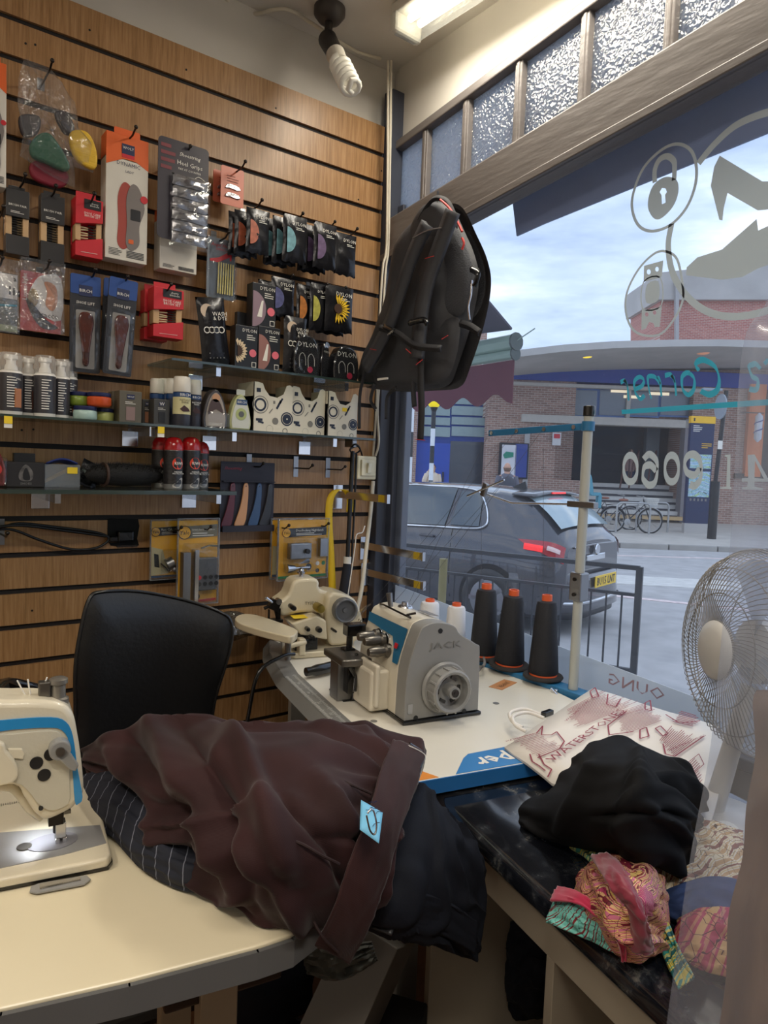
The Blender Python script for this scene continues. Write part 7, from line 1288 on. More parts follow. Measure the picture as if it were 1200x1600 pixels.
for (a, b, w) in (((960, 905), (1140, 915), 1.0), ((900, 925), (1100, 946), .14)):
    r1 = atz(*a, RZ); r2 = atz(*b, RZ); o = struct('road_marking', M().box((0, 0, 0), (9, w, .006)), WL if w < .5 else mat('worn_white_road', (216, 214, 210), .7, var=.3, vscale=5, stretch=(1, 6, 1))); o.location = ((r1+r2)/2)+Vector((0, 0, .004)); o.rotation_euler = (0, 0, atan2((r2-r1).y, (r2-r1).x)); o['label'] = 'worn white paint band across the road' if w > .5 else 'thin white line near the railing'
# ---- station building
def brickmat(name, c1, c2, mort, sc):
    def f(t, n, l, b):
        tc = n('ShaderNodeTexCoord'); mp = n('ShaderNodeMapping'); mp.inputs['Rotation'].default_value = (pi/2, 0, 0); br = n('ShaderNodeTexBrick'); br.inputs['Scale'].default_value = sc; br.inputs['Color1'].default_value = lin(c1); br.inputs['Color2'].default_value = lin(c2); br.inputs['Mortar'].default_value = lin(mort)
        br.inputs['Mortar Size'].default_value = .016; br.inputs['Brick Width'].default_value = .5; br.inputs['Row Height'].default_value = .17; l(tc.outputs['Object'], mp.inputs[0]); l(mp.outputs[0], br.inputs['Vector']); l(br.outputs[0], b.inputs['Base Color'])
    return nodemat(name, f, .85)
BRK = brickmat('brown_brick', (140, 110, 100), (168, 134, 120), (190, 178, 168), 2.2); BRR = brickmat('red_brick', (168, 104, 96), (188, 124, 112), (192, 176, 166), 2.2)
CONC = mat('grey_concrete', (182, 178, 174), .8, var=.14, vscale=.8); BLUE = mat('station_blue', (44, 66, 148), .6); DKI = mat('dark_interior', (38, 40, 48), .9); LBF = mat('blue_window_frame', (100, 132, 190), .6); WGL = mat('building_glass', (112, 120, 130), .25, spec=.6); LNT = mat('pale_lintel', (190, 184, 176), .8)
SD = 24.; t = streetthing('station_building', 'brown brick station with a curved concrete canopy and a blue band across the road', 'building', 0, SD); ZG = PZ
def sb(u, v, d=SD): x, z = SL(u, v, d); return (x, z-ZG)
def sbox(name, u0, v0, u1, v1, dep, m, back=.3, par=None, bev=0.):   # box whose front face fills the pixel rect at distance SD+dep
    a = sb(u0, v0, SD+dep); b = sb(u1, v1, SD+dep); c_ = sb((u0+u1)/2, v0, SD+dep); d_ = sb((u0+u1)/2, v1, SD+dep)
    z1, z0 = c_[1], max(d_[1], .0); return obj(name, M().box(((a[0]+b[0])/2, dep+back/2, (z0+z1)/2), (abs(b[0]-a[0]), back, z1-z0)), m, par or t, bev=bev)
sbox('brick_wall', 766, 560, 884, 900, 1.0, BRK, .6); sbox('brick_wall', 1086, 590, 1280, 900, 1.0, BRK, 2); sbox('dark_entrance', 870, 655, 1100, 900, 3.4, DKI, .3)
sbox('upper_wall', 764, 560, 1280, 660, 1.5, BRK, 2); sbox('entrance_side', 870, 655, 884, 900, 1.0, BRK, 2.4); sbox('entrance_column', 1072, 655, 1090, 826, .8, mat('entrance_post', (128, 124, 128), .7), .4)
sbox('low_wall', 766, 748, 900, 900, .9, BRK, .3)
# canopy: long curved slab
cpts = [(760, 552), (810, 545), (880, 538), (960, 533), (1050, 530), (1130, 528), (1200, 527), (1290, 526)]; n_c = len(cpts); q = M(); top_, bot_ = [], []
for i, (u, v) in enumerate(cpts): x, z = sb(u, v, SD-3.6); top_.append((x, -3.6+.9*((i-3)/4)**2, z)); x2, z2_ = sb(u, v+11, SD-3.6); bot_.append((x, -3.6+.9*((i-3)/4)**2, z2_))
bk = [(p[0]*1.16, 1.4, p[2]+.06) for p in top_]; bkb = [(p[0]*1.16, 1.4, p[2]+.02) for p in bot_]
for i in range(n_c-1):
    q.quad(bot_[i], bot_[i+1], top_[i+1], top_[i]); q.quad(top_[i], top_[i+1], bk[i+1], bk[i]); q.quad(bot_[i], bkb[i], bkb[i+1], bot_[i+1])
q.quad(top_[0], bk[0], bkb[0], bot_[0]); obj('canopy', q, CONC, t)
# blue fascia band and the windows above the entrance
sbox('blue_band', 760, 578, 1280, 601, .9, BLUE, .5); sbox('window_head', 800, 602, 1100, 607, .9, LNT, .3)
sbox('lintel', 816, 652, 1092, 664, .8, LNT, .6)
fr_w = [(820, 851), (852, 890), (892, 934), (935, 981), (983, 1030), (1031, 1085)]
for i, (u0, u1) in enumerate(fr_w):
    f_ = sbox('window', u0, 606, u1, 652, 1.35, LBF, .1); a = sb(u0+3, 609, SD+1.33); b = sb(u1-3, 650, SD+1.33); obj('pane', M().box(((a[0]+b[0])/2, 1.33, (a[1]+b[1])/2), (b[0]-a[0], .04, a[1]-b[1])), WGL, f_)
sbox('mullion', 889, 604, 893, 654, 1.2, LNT, .2); sbox('mullion', 981, 604, 984, 654, 1.2, LNT, .2); sbox('mullion', 815, 604, 820, 654, 1.2, LNT, .2); sbox('mullion', 1085, 604, 1090, 654, 1.2, LNT, .2)
for (u, v) in ((970, 606), (990, 615), (1030, 610)): 
    a = sb(u, v, SD+1.3); obj('indoor_lamp', M().box((a[0], 1.28, a[1]-.12), (.7, .03, .1)), mat('indoor_lamp_glow', (240, 222, 190), .5, emit=.7), t)
# soffit lamps
for (u, v, c_, e_) in ((916, 555, (250, 214, 60), 1.1), (1098, 550, (214, 150, 120), .35), (690, 562, (250, 214, 60), 1.)):
    a = sb(u, v, SD-2.2); obj('soffit_lamp', M().sph((a[0], -2.2, a[1]), .22, 14, 8, sc=(1, 1, .38)), mat('soffit_%d' % c_[2], c_, .5, emit=e_), t, smooth=80)
for i, v in enumerate((756, 766, 776, 786, 796)):   # steps up to the entrance
    sbox('step', 872-i*4, v, 1074, v+6, 2.6-i*.4, mat('step_white', (212, 210, 206), .7), .5); sbox('step_riser', 872-i*4, v+5, 1074, v+11, 2.64-i*.4, mat('step_shadow', (84, 82, 88), .8), .4)  # dark riser colour paints in the shade between the treads
sbox('paving_strip', 920, 806, 1076, 811, .3, mat('tan_strip', (196, 166, 120), .8), .5)
for u in (948, 962, 990): a = sb(u, 745, SD+1.8); obj('handrail', M().tube([(a[0]+.5, 1.8, a[1]-.4), (a[0]+.6, 1.8, a[1]+.5), (a[0]+1.0, 2.4, a[1]+1.0), (a[0]+1.0, 2.4, a[1]-.2)], .03, 6), mat('rail_brown', (92, 58, 56), .6), t)
a = sb(1018, 700, SD+2.6); sbox('entrance_pillar', 1012, 660, 1026, 760, 2.6, mat('steel_pillar', (84, 96, 104), .5), .3)
# posters on the brick wall
sbox('poster_frame', 782, 692, 824, 748, .75, DKI, .2); pp = sbox('poster', 785, 695, 805, 746, .72, mat('poster_white', (222, 222, 228), .6), .04); sbox('notice_board', 806, 694, 822, 746, .72, BLUE, .04)
a = sb(795, 712, SD+.69); obj('poster_picture', M().prism([(a[0]-.14, a[1]-.1), (a[0]+.16, a[1]-.04), (a[0]+.16, a[1]+.12), (a[0]-.1, a[1]+.14), (a[0]-.2, a[1]+.02)], .69, .7), mat('poster_green', (40, 140, 116), .6), pp)
sbox('wall_notice', 864, 676, 876, 696, .85, mat('notice_white', (214, 214, 216), .6), .06); sbox('notice_red', 866, 678, 875, 685, .83, RED, .02); sbox('rain_pipe', 821, 670, 824, 760, .8, mat('pale_pipe', (170, 168, 168), .6), .1)
# orange shop front and barber pole on the right
sbox('orange_frame', 1174, 600, 1188, 745, .8, mat('orange_frame', (216, 116, 56), .6), .2); sbox('shop_glass', 1188, 610, 1280, 745, .95, DKI, .1); sbox('brick_ledge', 1150, 742, 1280, 750, .85, BLK, .3)
a = sb(1185, 668, SD+.3); bp_ = obj('barber_pole', M().lathe([(.02, -.5), (.12, -.38), (.12, .38), (.02, .5)], (a[0], .3, a[1]), 14), mat('barber_white', (216, 220, 226), .3), t, smooth=40)
obj('barber_stripe', M().tube([(a[0]+.125*cos(i*.5), .3+.125*sin(i*.5), a[1]-.3+.6*i/26) for i in range(27)], .022, 5), BLUE, bp_); obj('bracket', M().box((a[0]-.2, .4, a[1]+.5), (.8, .04, .04)), BLK, t)
# ---- brick block behind the canopy
t = streetthing('rear_brick_block', 'taller red brick block with a pale parapet rising behind the canopy', 'building', 0, 34.)
def rb_(name, u0, v0, u1, v1, d, m, back=2., v0b=None):
    a = SL(u0, v0, d); b = SL(u1, v0b or v0, d); c_ = SL(u0, v1, d); e_ = SL(u1, v1, d); q = M().prism([(a[0], a[1]-PZ), (b[0], b[1]-PZ), (e_[0], e_[1]-PZ), (c_[0], c_[1]-PZ)], d-34, d-34+back); return obj(name, q, m, t)
rb_('brick_wall', 1031, 468, 1290, 560, 34, BRR, 4, 440); rb_('parapet', 1029, 426, 1290, 468, 33.7, CONC, 4.5, 398); rb_('rain_pipe', 1056, 440, 1061, 540, 33.5, mat('pale_pipe', (170, 168, 168), .6), .2)
# ---- blue glazed block on the left
t = streetthing('glazed_block', 'blue framed glazed block with a blue door, left behind the crossing beacons', 'building', 0, 26.); SD_ = SD
def gb(name, u0, v0, u1, v1, dep, m, back=.2, par=None):
    a = SL(u0, v0, 26+dep); b = SL(u1, v1, 26+dep); c_ = SL((u0+u1)/2, v0, 26+dep); e_ = SL((u0+u1)/2, v1, 26+dep); z0 = max(0, e_[1]-PZ); z1 = c_[1]-PZ
    return obj(name, M().box(((a[0]+b[0])/2, dep+back/2, (z0+z1)/2), (b[0]-a[0], back, z1-z0)), m, par or t)
gb('brick_wall', 600, 560, 645, 840, -.2, BRK, 2); gb('pink_pier', 618, 600, 630, 840, -.4, mat('pink_pier', (176, 116, 108), .8), .6); gb('brick_wall', 540, 500, 757, 610, .3, BRK, 2); gb('backing_wall', 640, 600, 764, 840, .5, mat('block_blue', (44, 74, 160), .6), 1.5)
PGL = mat('pale_panel_glass', (150, 170, 172), .3)
for i, (v0, v1) in enumerate(((598, 615), (618, 632), (635, 649), (652, 664), (667, 682))):
    for (u0, u1) in ((662, 703), (706, 761)): gb('window_panel', u0, v0, u1, v1, .4, PGL, .12)
gb('shop_window', 704, 690, 758, 756, .4, mat('dark_shop_glass', (52, 58, 70), .2, spec=.7), .12); gb('door', 650, 692, 699, 800, .4, mat('door_blue', (38, 78, 186), .5), .12); 
for u in (692,): a = SL(u, 748, 26.3); obj('door_handle', M().box((a[0], .34, a[1]-PZ), (.06, .05, .5)), BLK, t, bev=.01)
# ---- crossing beacons
def beacon(u, vtop, dist, label, black_first=False):
    lat, z = SL(u, vtop, dist); t = streetthing('crossing_beacon', label, 'beacon', lat, dist); H = z-PZ; r = .055
    obj('globe', M().sph((0, 0, H-.16), .17, 18, 12), mat('globe_yellow', (255, 226, 0), .35, emit=.35), t, smooth=80); obj('collar', M().cone((0, 0, H-.42), (0, 0, H-.3), .05, .1, 14), BLK, t, smooth=40)
    n_b = 7
    for i in range(n_b):
        z0 = (H-.4)*i/n_b; z1 = (H-.4)*(i+1)/n_b; black = i % 2 == 0; obj('pole_band', M().cone((0, 0, z0), (0, 0, z1), r*(1.5 if i == 0 else 1), r*(1.3 if i == 0 else 1), 14), mat('band_black', (40, 42, 46), .6) if black else mat('band_white', (226, 230, 236), .6), t, smooth=40)
beacon(679, 617, 17.5, 'crossing beacon with yellow globe on a striped pole, right of two'); beacon(646, 560, 12.5, 'crossing beacon on a thicker striped pole, its globe hidden by the backpack')
# ---- railing outside the window
RB = mat('railing_black', (40, 42, 48), .4, var=.15); ra = atz(600, 848, .65); rc_ = atz(1000, 888, .65); L_r = (rc_-ra).length; ang_r = atan2((rc_-ra).y, (rc_-ra).x)
t = thing('pedestrian_railing', 'black metal pedestrian railing between the window and the road', 'railing', (ra.x, ra.y, PZ), ang_r); H = .65-PZ; 
obj('top_rail', M().box((L_r/2-.6, 0, H), (L_r+1.2, .045, .035)), RB, t, bev=.003); zm = H-.21; obj('mid_rail', M().box((L_r/2-.6, 0, zm), (L_r+1.2, .035, .025)), RB, t, bev=.003); obj('bottom_rail', M().box((L_r/2-.6, 0, .08), (L_r+1.2, .035, .025)), RB, t)
for x in (L_r, -1.0): obj('post', M().box((x, 0, H/2), (.05, .05, H+.02)), RB, t, bev=.003)
nb_ = int((L_r+1)/.118); 
b0_ = obj('baluster', M().cone((0, 0, .08), (0, 0, zm), .008, n=8), RB, t)
for i in range(nb_):
    o = b0_ if i == 0 else b0_.copy()
    if i: COL.objects.link(o)
    o.location = (L_r-.12-i*.118, 0, 0)
yq = dp(692, 900, 5.9); tag(obj('yellow_post', M().cone((yq.x, yq.y, PZ), (yq.x, yq.y, .6), .035, n=14), mat('dull_yellow_post', (128, 118, 74), .6), smooth=40), 'dull yellow post standing behind the railing', 'post')
# ---- totem and black post, traffic sign
lat, _z = SL(1086, 820, 20.3); t = streetthing('map_totem', 'dark blue street map totem with a yellow top', 'sign', lat, 20.3); hT = SL(1104, 652, 20.3)[1]-PZ; w = 1.02*.66
TN = mat('totem_navy', (30, 44, 82), .4); obj('totem_body', M().box((0, 0, hT*.53), (w, .16, hT*.94)), TN, t, bev=.01); obj('plinth', M().box((0, 0, hT*.04), (w*1.02, .18, hT*.09)), CONC, t); obj('yellow_cap', M().box((0, -.005, hT*.975), (w*1.03, .17, hT*.06)), mat('totem_yellow', (238, 186, 40), .5), t, bev=.005)
MPM = nodemat('street_map', pattern([(150, 190, 214), (176, 206, 150), (160, 196, 220), (196, 212, 226), (150, 190, 214)], 7, 1.), .5); obj('map_panel', M().box((0, -.085, hT*.62), (w*.88, .01, hT*.12)).box((0, -.085, hT*.425), (w*.88, .01, hT*.22)), MPM, t); lines(t, WHT, -w*.4, w*.0, hT*.87, hT*.93, 4, -.085); lines(t, mat('totem_yellow', (238, 186, 40), .5), 0, w*.42, hT*.73, hT*.78, 3, -.085, seed=2)
obj('walker_emblem', M().box((-w*.38, -.095, hT*.975), (.04, .005, .09)), BLK, t)
for k in range(5): obj('info_symbol', M().box((-w*.32+k*w*.16, -.085, hT*.29), (.05, .01, .07)), GRY, t)
lat, _z = SL(1112, 837, 18.6); t = streetthing('sign_post', 'black bollard like sign post in front of the map totem', 'post', lat, 18.6); hP = SL(1112, 752, 18.6)[1]-PZ; hq = SL(1124, 610, 18.6)[1]-PZ
obj('lower_tube', M().cone((0, 0, 0), (0, 0, hP), .115, n=18), BLK, t, smooth=40); obj('upper_tube', M().cone((.0, 0, hP), (.12, 0, hq), .055, n=14), BLK, t, smooth=40); obj('round_sign', M().lathe([(.0001, -.02), (.33, -.015), (.33, .015), (.0001, .02)], (-.0, 0, hq-.42), 24, axis='x'), mat('sign_back_grey', (150, 158, 168), .5), t, smooth=40).scale = (1, 1, 1)
obj('sign_lamp', M().box((-.25, 0, hq+.02), (.5, .1, .06)), mat('sign_back_grey', (150, 158, 168), .5), t); obj('notice', M().box((.0, -.12, hP+.95), (.12, .01, .22)), WHT, t)
# ---- bicycles and stands
STG = mat('stand_galvanised', (168, 168, 168), .35, .6)
for i, (u, d_) in enumerate(((988, 19.2), (1018, 20.2))):
    lat, _z = SL(u, 830, d_); t = streetthing('cycle_stand', ('galvanised cycle stand in front of the bicycle', 'galvanised cycle stand behind the bicycle front wheel')[i], 'cycle stand', lat, d_); hS = .84
    obj('hoop', M().tube([(-.45, 0, 0), (-.45, 0, hS-.16), (-.4, 0, hS-.03), (-.28, 0, hS), (.28, 0, hS), (.4, 0, hS-.03), (.45, 0, hS-.16), (.45, 0, 0)], .028, 10, smooth=4), STG, t, smooth=60)
def bike(u, d_, label, col, seat=False, basket=True, ex=0., sc=1.):
    lat, _z = SL(u, 830, d_); t = streetthing('bicycle', label, 'bicycle', lat, d_, extra=ex); fm = mat('bike_%d' % col[0], col, .4); R_ = .34
    for nm, x in (('rear_wheel', -.52), ('front_wheel', .52)):
        w_ = obj(nm, M().tube([(x+R_*cos(2*pi*i/28), 0, R_+R_*sin(2*pi*i/28)) for i in range(28)], .021, 6, closed=True), BLK, t, smooth=60); obj('rim', M().tube([(x+.31*cos(2*pi*i/28), 0, R_+.31*sin(2*pi*i/28)) for i in range(28)], .012, 5, closed=True), STG, w_, smooth=60)
        q = M(); [q.tube([(x, 0, R_), (x+.31*cos(2*pi*i/18), 0, R_+.31*sin(2*pi*i/18))], .003, 3) for i in range(18)]; obj('spokes', q, STG, w_)['kind'] = 'stuff'
        obj('mudguard', M().tube([(x+.375*cos(radians(a_)), 0, R_+.375*sin(radians(a_))) for a_ in range(20, 170, 15)], .018, 5), fm if x < 0 else STG, t)
    obj('frame', M().tube([(-.52, 0, R_), (-.12, 0, .3), (-.22, 0, .82), (-.52, 0, R_)], .016, 6).tube([(-.12, 0, .3), (.34, 0, .78), (-.19, 0, .7)], .018, 6).tube([(.3, 0, .95), (.36, 0, .75), (.52, 0, R_)], .016, 6), fm, t); obj('saddle', M().sph((-.24, 0, .9), 1, 12, 6, sc=(.14, .07, .035)), mat('saddle_tan', (150, 92, 72), .6), t, smooth=80)
    obj('handlebar', M().tube([(.2, -.25, 1.02), (.3, -.1, 1.0), (.3, .1, 1.0), (.2, .25, 1.02)], .013, 6, smooth=3).cone((.3, 0, .93), (.3, 0, 1.02), .014), STG, t); obj('crank', M().cone((-.12, -.05, .3), (-.12, -.06, .3), .09, n=16).tube([(-.12, -.07, .3), (-.04, -.07, .16)], .01, 5), STG, t); obj('pedal', M().box((-.03, -.1, .15), (.09, .08, .02)), BLK, t)
    if basket:
        q = M(); bx = .5
        for i in range(6): z = .72+.05*i; s_ = .75+.25*i/5; q.tube([(bx-.17*s_, -.2*s_, z), (bx+.17*s_, -.2*s_, z), (bx+.17*s_, .2*s_, z), (bx-.17*s_, .2*s_, z)], .006, 4, closed=True)
        for i in range(14): a_ = -1+2*i/13; q.tube([(bx+.13*a_, -.15, .72), (bx+.17*a_, -.2, .97)], .004, 3)
        obj('basket_wire', q, WHT, t)['kind'] = 'stuff'; obj('basket_liner', M().box((bx, 0, .84), (.26, .32, .2), taper=1.15), mat('basket_pale', (176, 178, 178), .7), t)
    if seat:
        CS = mat('child_seat_blue', (84, 150, 170), .5); obj('child_seat_back', M().prism(smoothpx([(-.72, 1.0), (-.62, .98), (-.66, 1.3), (-.72, 1.55), (-.84, 1.6), (-.88, 1.5), (-.8, 1.25)], 3), -.16, .16), CS, t, bev=.02, smooth=50); obj('child_seat_base', M().box((-.55, 0, 1.0), (.3, .3, .1)).box((-.42, -.1, .8), (.1, .1, .4)).box((-.42, .1, .8), (.1, .1, .4)), CS, t, bev=.02)
    return t
bike(985, 19.6, 'dark city bicycle with a white front basket at the stands', (44, 44, 52)); bike(955, 20.6, 'bicycle with a pale blue child seat behind its saddle', (60, 56, 60), True, False)
# ---- people
SKIN = mat('skin', (196, 150, 126), .6)
def person(lat, dist, label, h, coat, legs, hair, pose, ex=0., bald=False, z=PZ):
    t = streetthing('person', label, 'person', lat, dist, z=z, extra=ex); s = h/1.7
    J = dict(pel=(0, 0, .95), ch=(0, .0, 1.3), nk=(0, 0, 1.46), hd=(0, -.02, 1.56), hd2=(0, -.02, 1.62), lh=(.1, 0, .9), rh=(-.1, 0, .9), lk=(.11, -.02, .5), rk=(-.11, .03, .5), la=(.11, .03, .08), ra=(-.12, .08, .08), lt=(.12, -.13, .03), rt=(-.13, -.09, .03), ls=(.17, 0, 1.4), rs=(-.17, 0, 1.4), le=(.23, .02, 1.12), re=(-.23, .02, 1.12), lw=(.22, -.1, .9), rw=(-.22, -.1, .9), lhd=(.21, -.14, .82), rhd=(-.21, -.14, .82)); J.update(pose)
    E_ = [('pel', 'ch'), ('ch', 'nk'), ('nk', 'hd'), ('hd', 'hd2'), ('pel', 'lh'), ('pel', 'rh'), ('lh', 'lk'), ('rh', 'rk'), ('lk', 'la'), ('rk', 'ra'), ('la', 'lt'), ('ra', 'rt'), ('ch', 'ls'), ('ch', 'rs'), ('ls', 'le'), ('rs', 're'), ('le', 'lw'), ('re', 'rw'), ('lw', 'lhd'), ('rw', 'rhd')]
    Rd = dict(pel=.14, ch=.145, nk=.055, hd=.085, hd2=.09, lh=.1, rh=.1, lk=.062, rk=.062, la=.042, ra=.042, lt=.035, rt=.035, ls=.062, rs=.062, le=.048, re=.048, lw=.034, rw=.034, lhd=.03, rhd=.03)
    ks = list(J); me = bpy.data.meshes.new('body'); me.from_pydata([tuple(c*s for c in J[k]) for k in ks], [(ks.index(a), ks.index(b)) for a, b in E_], []); o = bpy.data.objects.new('body', me); COL.objects.link(o); o.parent = t
    md = o.modifiers.new('skin', 'SKIN'); sv = me.skin_vertices[0].data
    for i, k in enumerate(ks): sv[i].radius = (Rd[k]*s, Rd[k]*s*(.7 if k in ('pel', 'ch') else 1)); 
    sv[0].use_root = True; md.use_smooth_shade = True; sm_ = o.modifiers.new('sub', 'SUBSURF'); sm_.levels = 1; sm_.render_levels = 1; me.materials.append(SKIN)
    cm = mat('coat_%d' % coat[0], coat, .8); lm = mat('leg_%d' % legs[0], legs, .8)
    hem = .55 if coat[0] > 180 else .85
    obj('coat', M().lathe([(.2*s, hem*s), (.19*s, .9*s), (.175*s, 1.1*s), (.19*s, 1.3*s), (.15*s, 1.42*s), (.07*s, 1.47*s)], n=20), cm, t, smooth=70).scale = (1.05, .72, 1)
    q = M()
    for a_, b_, c_ in (('ls', 'le', 'lw'), ('rs', 're', 'rw')): q.tube([Vector(J[k])*s for k in (a_, b_, c_)], [.075*s, .065*s, .05*s], 10, smooth=5)
    obj('sleeves', q, cm, t, smooth=60); q = M()
    for a_, b_, c_ in (('lh', 'lk', 'la'), ('rh', 'rk', 'ra')): q.tube([Vector(J[k])*s for k in (a_, b_, c_)], [.11*s, .08*s, .06*s], 10, smooth=5)
    obj('trousers', q, lm, t, smooth=60); hc = Vector(J['hd'])*s+Vector((0, .0, .03*s)); q = M()
    hh = obj('head', M().sph(hc, 1, 18, 12, sc=(.078*s, .095*s, .115*s)).sph(hc+Vector((0, -.095*s, -.01)), .018*s, 8, 6).sph(hc+Vector((.078*s, 0, 0)), .02*s, 8, 6).sph(hc+Vector((-.078*s, 0, 0)), .02*s, 8, 6), SKIN, t, smooth=80)
    for sx in (-1, 1): obj('eye', M().sph(hc+Vector((sx*.03*s, -.09*s, .01)), .01*s, 8, 6), BLK, hh)
    obj('mouth', M().box(hc+Vector((0, -.088*s, -.05*s)), (.04*s, .01, .008)), mat('lips', (150, 80, 76), .6), hh)
    if bald: obj('hair', M().sph(hc+Vector((0, .012, -.02)), 1, 18, 12, sc=(.084*s, .096*s, .085*s), z1=.35), mat('hair_%d' % hair[0], hair, .8), t, smooth=80)
    else: obj('hair', M().sph(hc+Vector((0, .02*s, .012*s)), 1, 18, 12, sc=(.09*s, .1*s, .118*s)).sph(hc+Vector((0, .06*s, -.08*s)), 1, 14, 8, sc=(.08*s, .05*s, .12*s)), mat('hair_%d' % hair[0], hair, .8), t, smooth=80)
    return t
la_, z_ = SL(675, 760, 21.); t = person(la_, 21., 'woman in a long cream coat holding a phone to her ear by the blue door', 1.68, (214, 196, 176), (60, 60, 70), (70, 44, 36), dict(re=(-.26, -.1, 1.18), rw=(-.13, -.12, 1.48), rhd=(-.1, -.08, 1.55)))
obj('phone', M().box((-.1, -.07, 1.58), (.02, .06, .12)), BLK, t)
la_, z_ = SL(791, 770, 16.5); t = person(la_, 16.5, 'balding man seen from behind with a grey top and backpack', 1.76, (96, 96, 108), (50, 50, 60), (120, 92, 76), {}, ex=pi, bald=True)
obj('rucksack', M().sph((0, .2, 1.22), 1, 16, 10, sc=(.17, .12, .24)), mat('rucksack_dark', (66, 68, 78), .8), t, smooth=80)
for s_ in (-1, 1): obj('rucksack_strap', M().tube([(s_*.1, -.13, 1.15), (s_*.13, -.1, 1.42), (s_*.12, .1, 1.42)], .02, 6, smooth=4), mat('strap_pale', (176, 176, 184), .8), t)
la_, z_ = SL(983, 750, 27.2); person(la_, 27.2, 'person in a pale pink top standing inside the station entrance', 1.68, (176, 140, 134), (44, 52, 84), (120, 84, 60), {}, z=PZ+.9)
# ---- neighbour's awning
NA = mat('maroon_awning', (104, 50, 62), .8, var=.08); GA = mat('awning_bar_green', (150, 172, 160), .45); t = thing('shop_awning', 'maroon canvas awning with a pale green roller bar next door', 'awning', (0, 0, 0)); AD = 3.6
def aw(u, v, d=AD): return atd(u, v, d)
c_t = [aw(660, 380, 3.2), aw(748, 452, 3.35), aw(800, 514, AD), aw(690, 528, AD+.5), aw(600, 545, AD+.9), aw(600, 400, 3.6)]
obj('canvas', M().add([tuple(p) for p in c_t], [(0, 1, 2, 3), (0, 3, 4, 5)]), mat('slate_awning', (86, 82, 96), .8), t, solid=.01)
a1, a2 = aw(805, 534), aw(600, 572, AD+.9); obj('roller_bar', M().cone(a1, a2, .042, n=8).cone(a1-Vector((0, 0, .06)), a2-Vector((0, 0, .06)), .026, n=8), GA, t, bev=.004); obj('bar_end', M().cone(a1+(a1-a2).normalized()*.012, a1, .046, n=12).cone(a1-Vector((0, 0, .06))+(a1-a2).normalized()*.01, a1-Vector((0, 0, .06)), .034, n=12), mat('bar_end_dark', (74, 84, 80), .4), t)
obj('bar_spike', M().cone(a1, aw(836, 513, AD-.05), .003, n=6), GA, t); q = M(); n_s = 44; vt = []; vb = []
for i in range(n_s+1):
    f_ = i/n_s; p = a1.lerp(a2, f_); p = p-Vector((0, 0, .09)); bt_ = .19+.028*cos(f_*2*pi*4.5); vt.append(p); vb.append(p-Vector((0, 0, bt_)))
q.add([tuple(v) for v in vt+vb], [(i, i+1, n_s+2+i, n_s+1+i) for i in range(n_s)]); obj('valance', q, NA, t, solid=.006)
# ================================================================== THE CAR
CP = mat('graphite_car_paint', (70, 70, 76), .25, .5, coat=1.); CG = mat('car_glass', (60, 70, 76), .06, spec=.9, coat=.6); CGR = mat('car_rear_glass', (150, 170, 176), .08, spec=.8, coat=.5); CHR = mat('car_chrome', (220, 222, 226), .15, 1.); TLR = mat('tail_lamp_red', (168, 18, 34), .15, coat=.8)
ctr = atz(905, 975, RZ+.30); 
t = thing('hatchback_car', 'dark grey hatchback parked or passing beyond the railing, seen from its rear quarter', 'car', (0, 0, RZ), 0)
# local axes: x forward (away to the left), y to the car's left
CF = Vector((-.24, .97, 0)).normalized(); ca_ = atan2(CF.y, CF.x); CO = dp(926, 905, 7.75); 
t.location = (CO.x, CO.y, RZ); t.rotation_euler = (0, 0, ca_)
ST = [  # x, half width at sill, body, belt, roof ; z sill, belt, roof
 (0.00, .60, .70, .62, .50, .30, .92, .965), (.05, .74, .80, .70, .56, .24, .97, 1.04), (.16, .80, .86, .74, .56, .22, 1.01, 1.15), (.34, .84, .90, .78, .55, .22, 1.03, 1.30), (.55, .85, .905, .80, .56, .22, 1.04, 1.42), (.85, .85, .91, .81, .58, .22, 1.035, 1.475), (1.3, .85, .91, .82, .60, .22, 1.02, 1.505), (1.9, .85, .905, .82, .61, .22, .995, 1.51), (2.5, .85, .905, .82, .60, .22, .965, 1.48), (2.95, .85, .90, .81, .56, .22, .945, 1.36), (3.35, .85, .90, .78, .60, .22, .93, 1.10), (3.6, .84, .89, .76, .55, .22, .90, .96), (4.0, .80, .85, .70, .45, .24, .82, .87), (4.25, .72, .76, .60, .35, .28, .68, .74), (4.36, .55, .60, .50, .3, .34, .56, .6)]
def csec(s):
    x, ws_, wb, wt, wr, z0, zb, zr = s; zc = zr+.02
    h = [(ws_, z0), (wb*.99, z0+.14), (wb, (z0+zb)/2), (wb*.985, zb-.08), (wt+.045, zb), (wt*.6+wr*.4+.02, zb+(zr-zb)*.45), (wr+.03, zr-.03), (wr*.8, zr+.006), (wr*.35, zc), (0, zc+.004)]
    return [(x, y, z) for y, z in h]+[(x, -y, z) for y, z in reversed(h[:-1])]
secs = []
PS = [csec(s) for s in ST]; n_p = len(PS[0]); cols_ = [catmull([Vector(PS[i][j]) for i in range(len(PS))], 4) for j in range(n_p)]; n_x = len(cols_[0]); q = M(); q.add([tuple(cols_[j][i]) for i in range(n_x) for j in range(n_p)], [(i*n_p+j, i*n_p+j+1, (i+1)*n_p+j+1, (i+1)*n_p+j) for i in range(n_x-1) for j in range(n_p-1)]+[tuple(range(n_p)), tuple((n_x-1)*n_p+j for j in range(n_p-1, -1, -1))])
q.v = [tuple(v) for v in q.v]; obj('body_shell', q, CP, t, smooth=45)
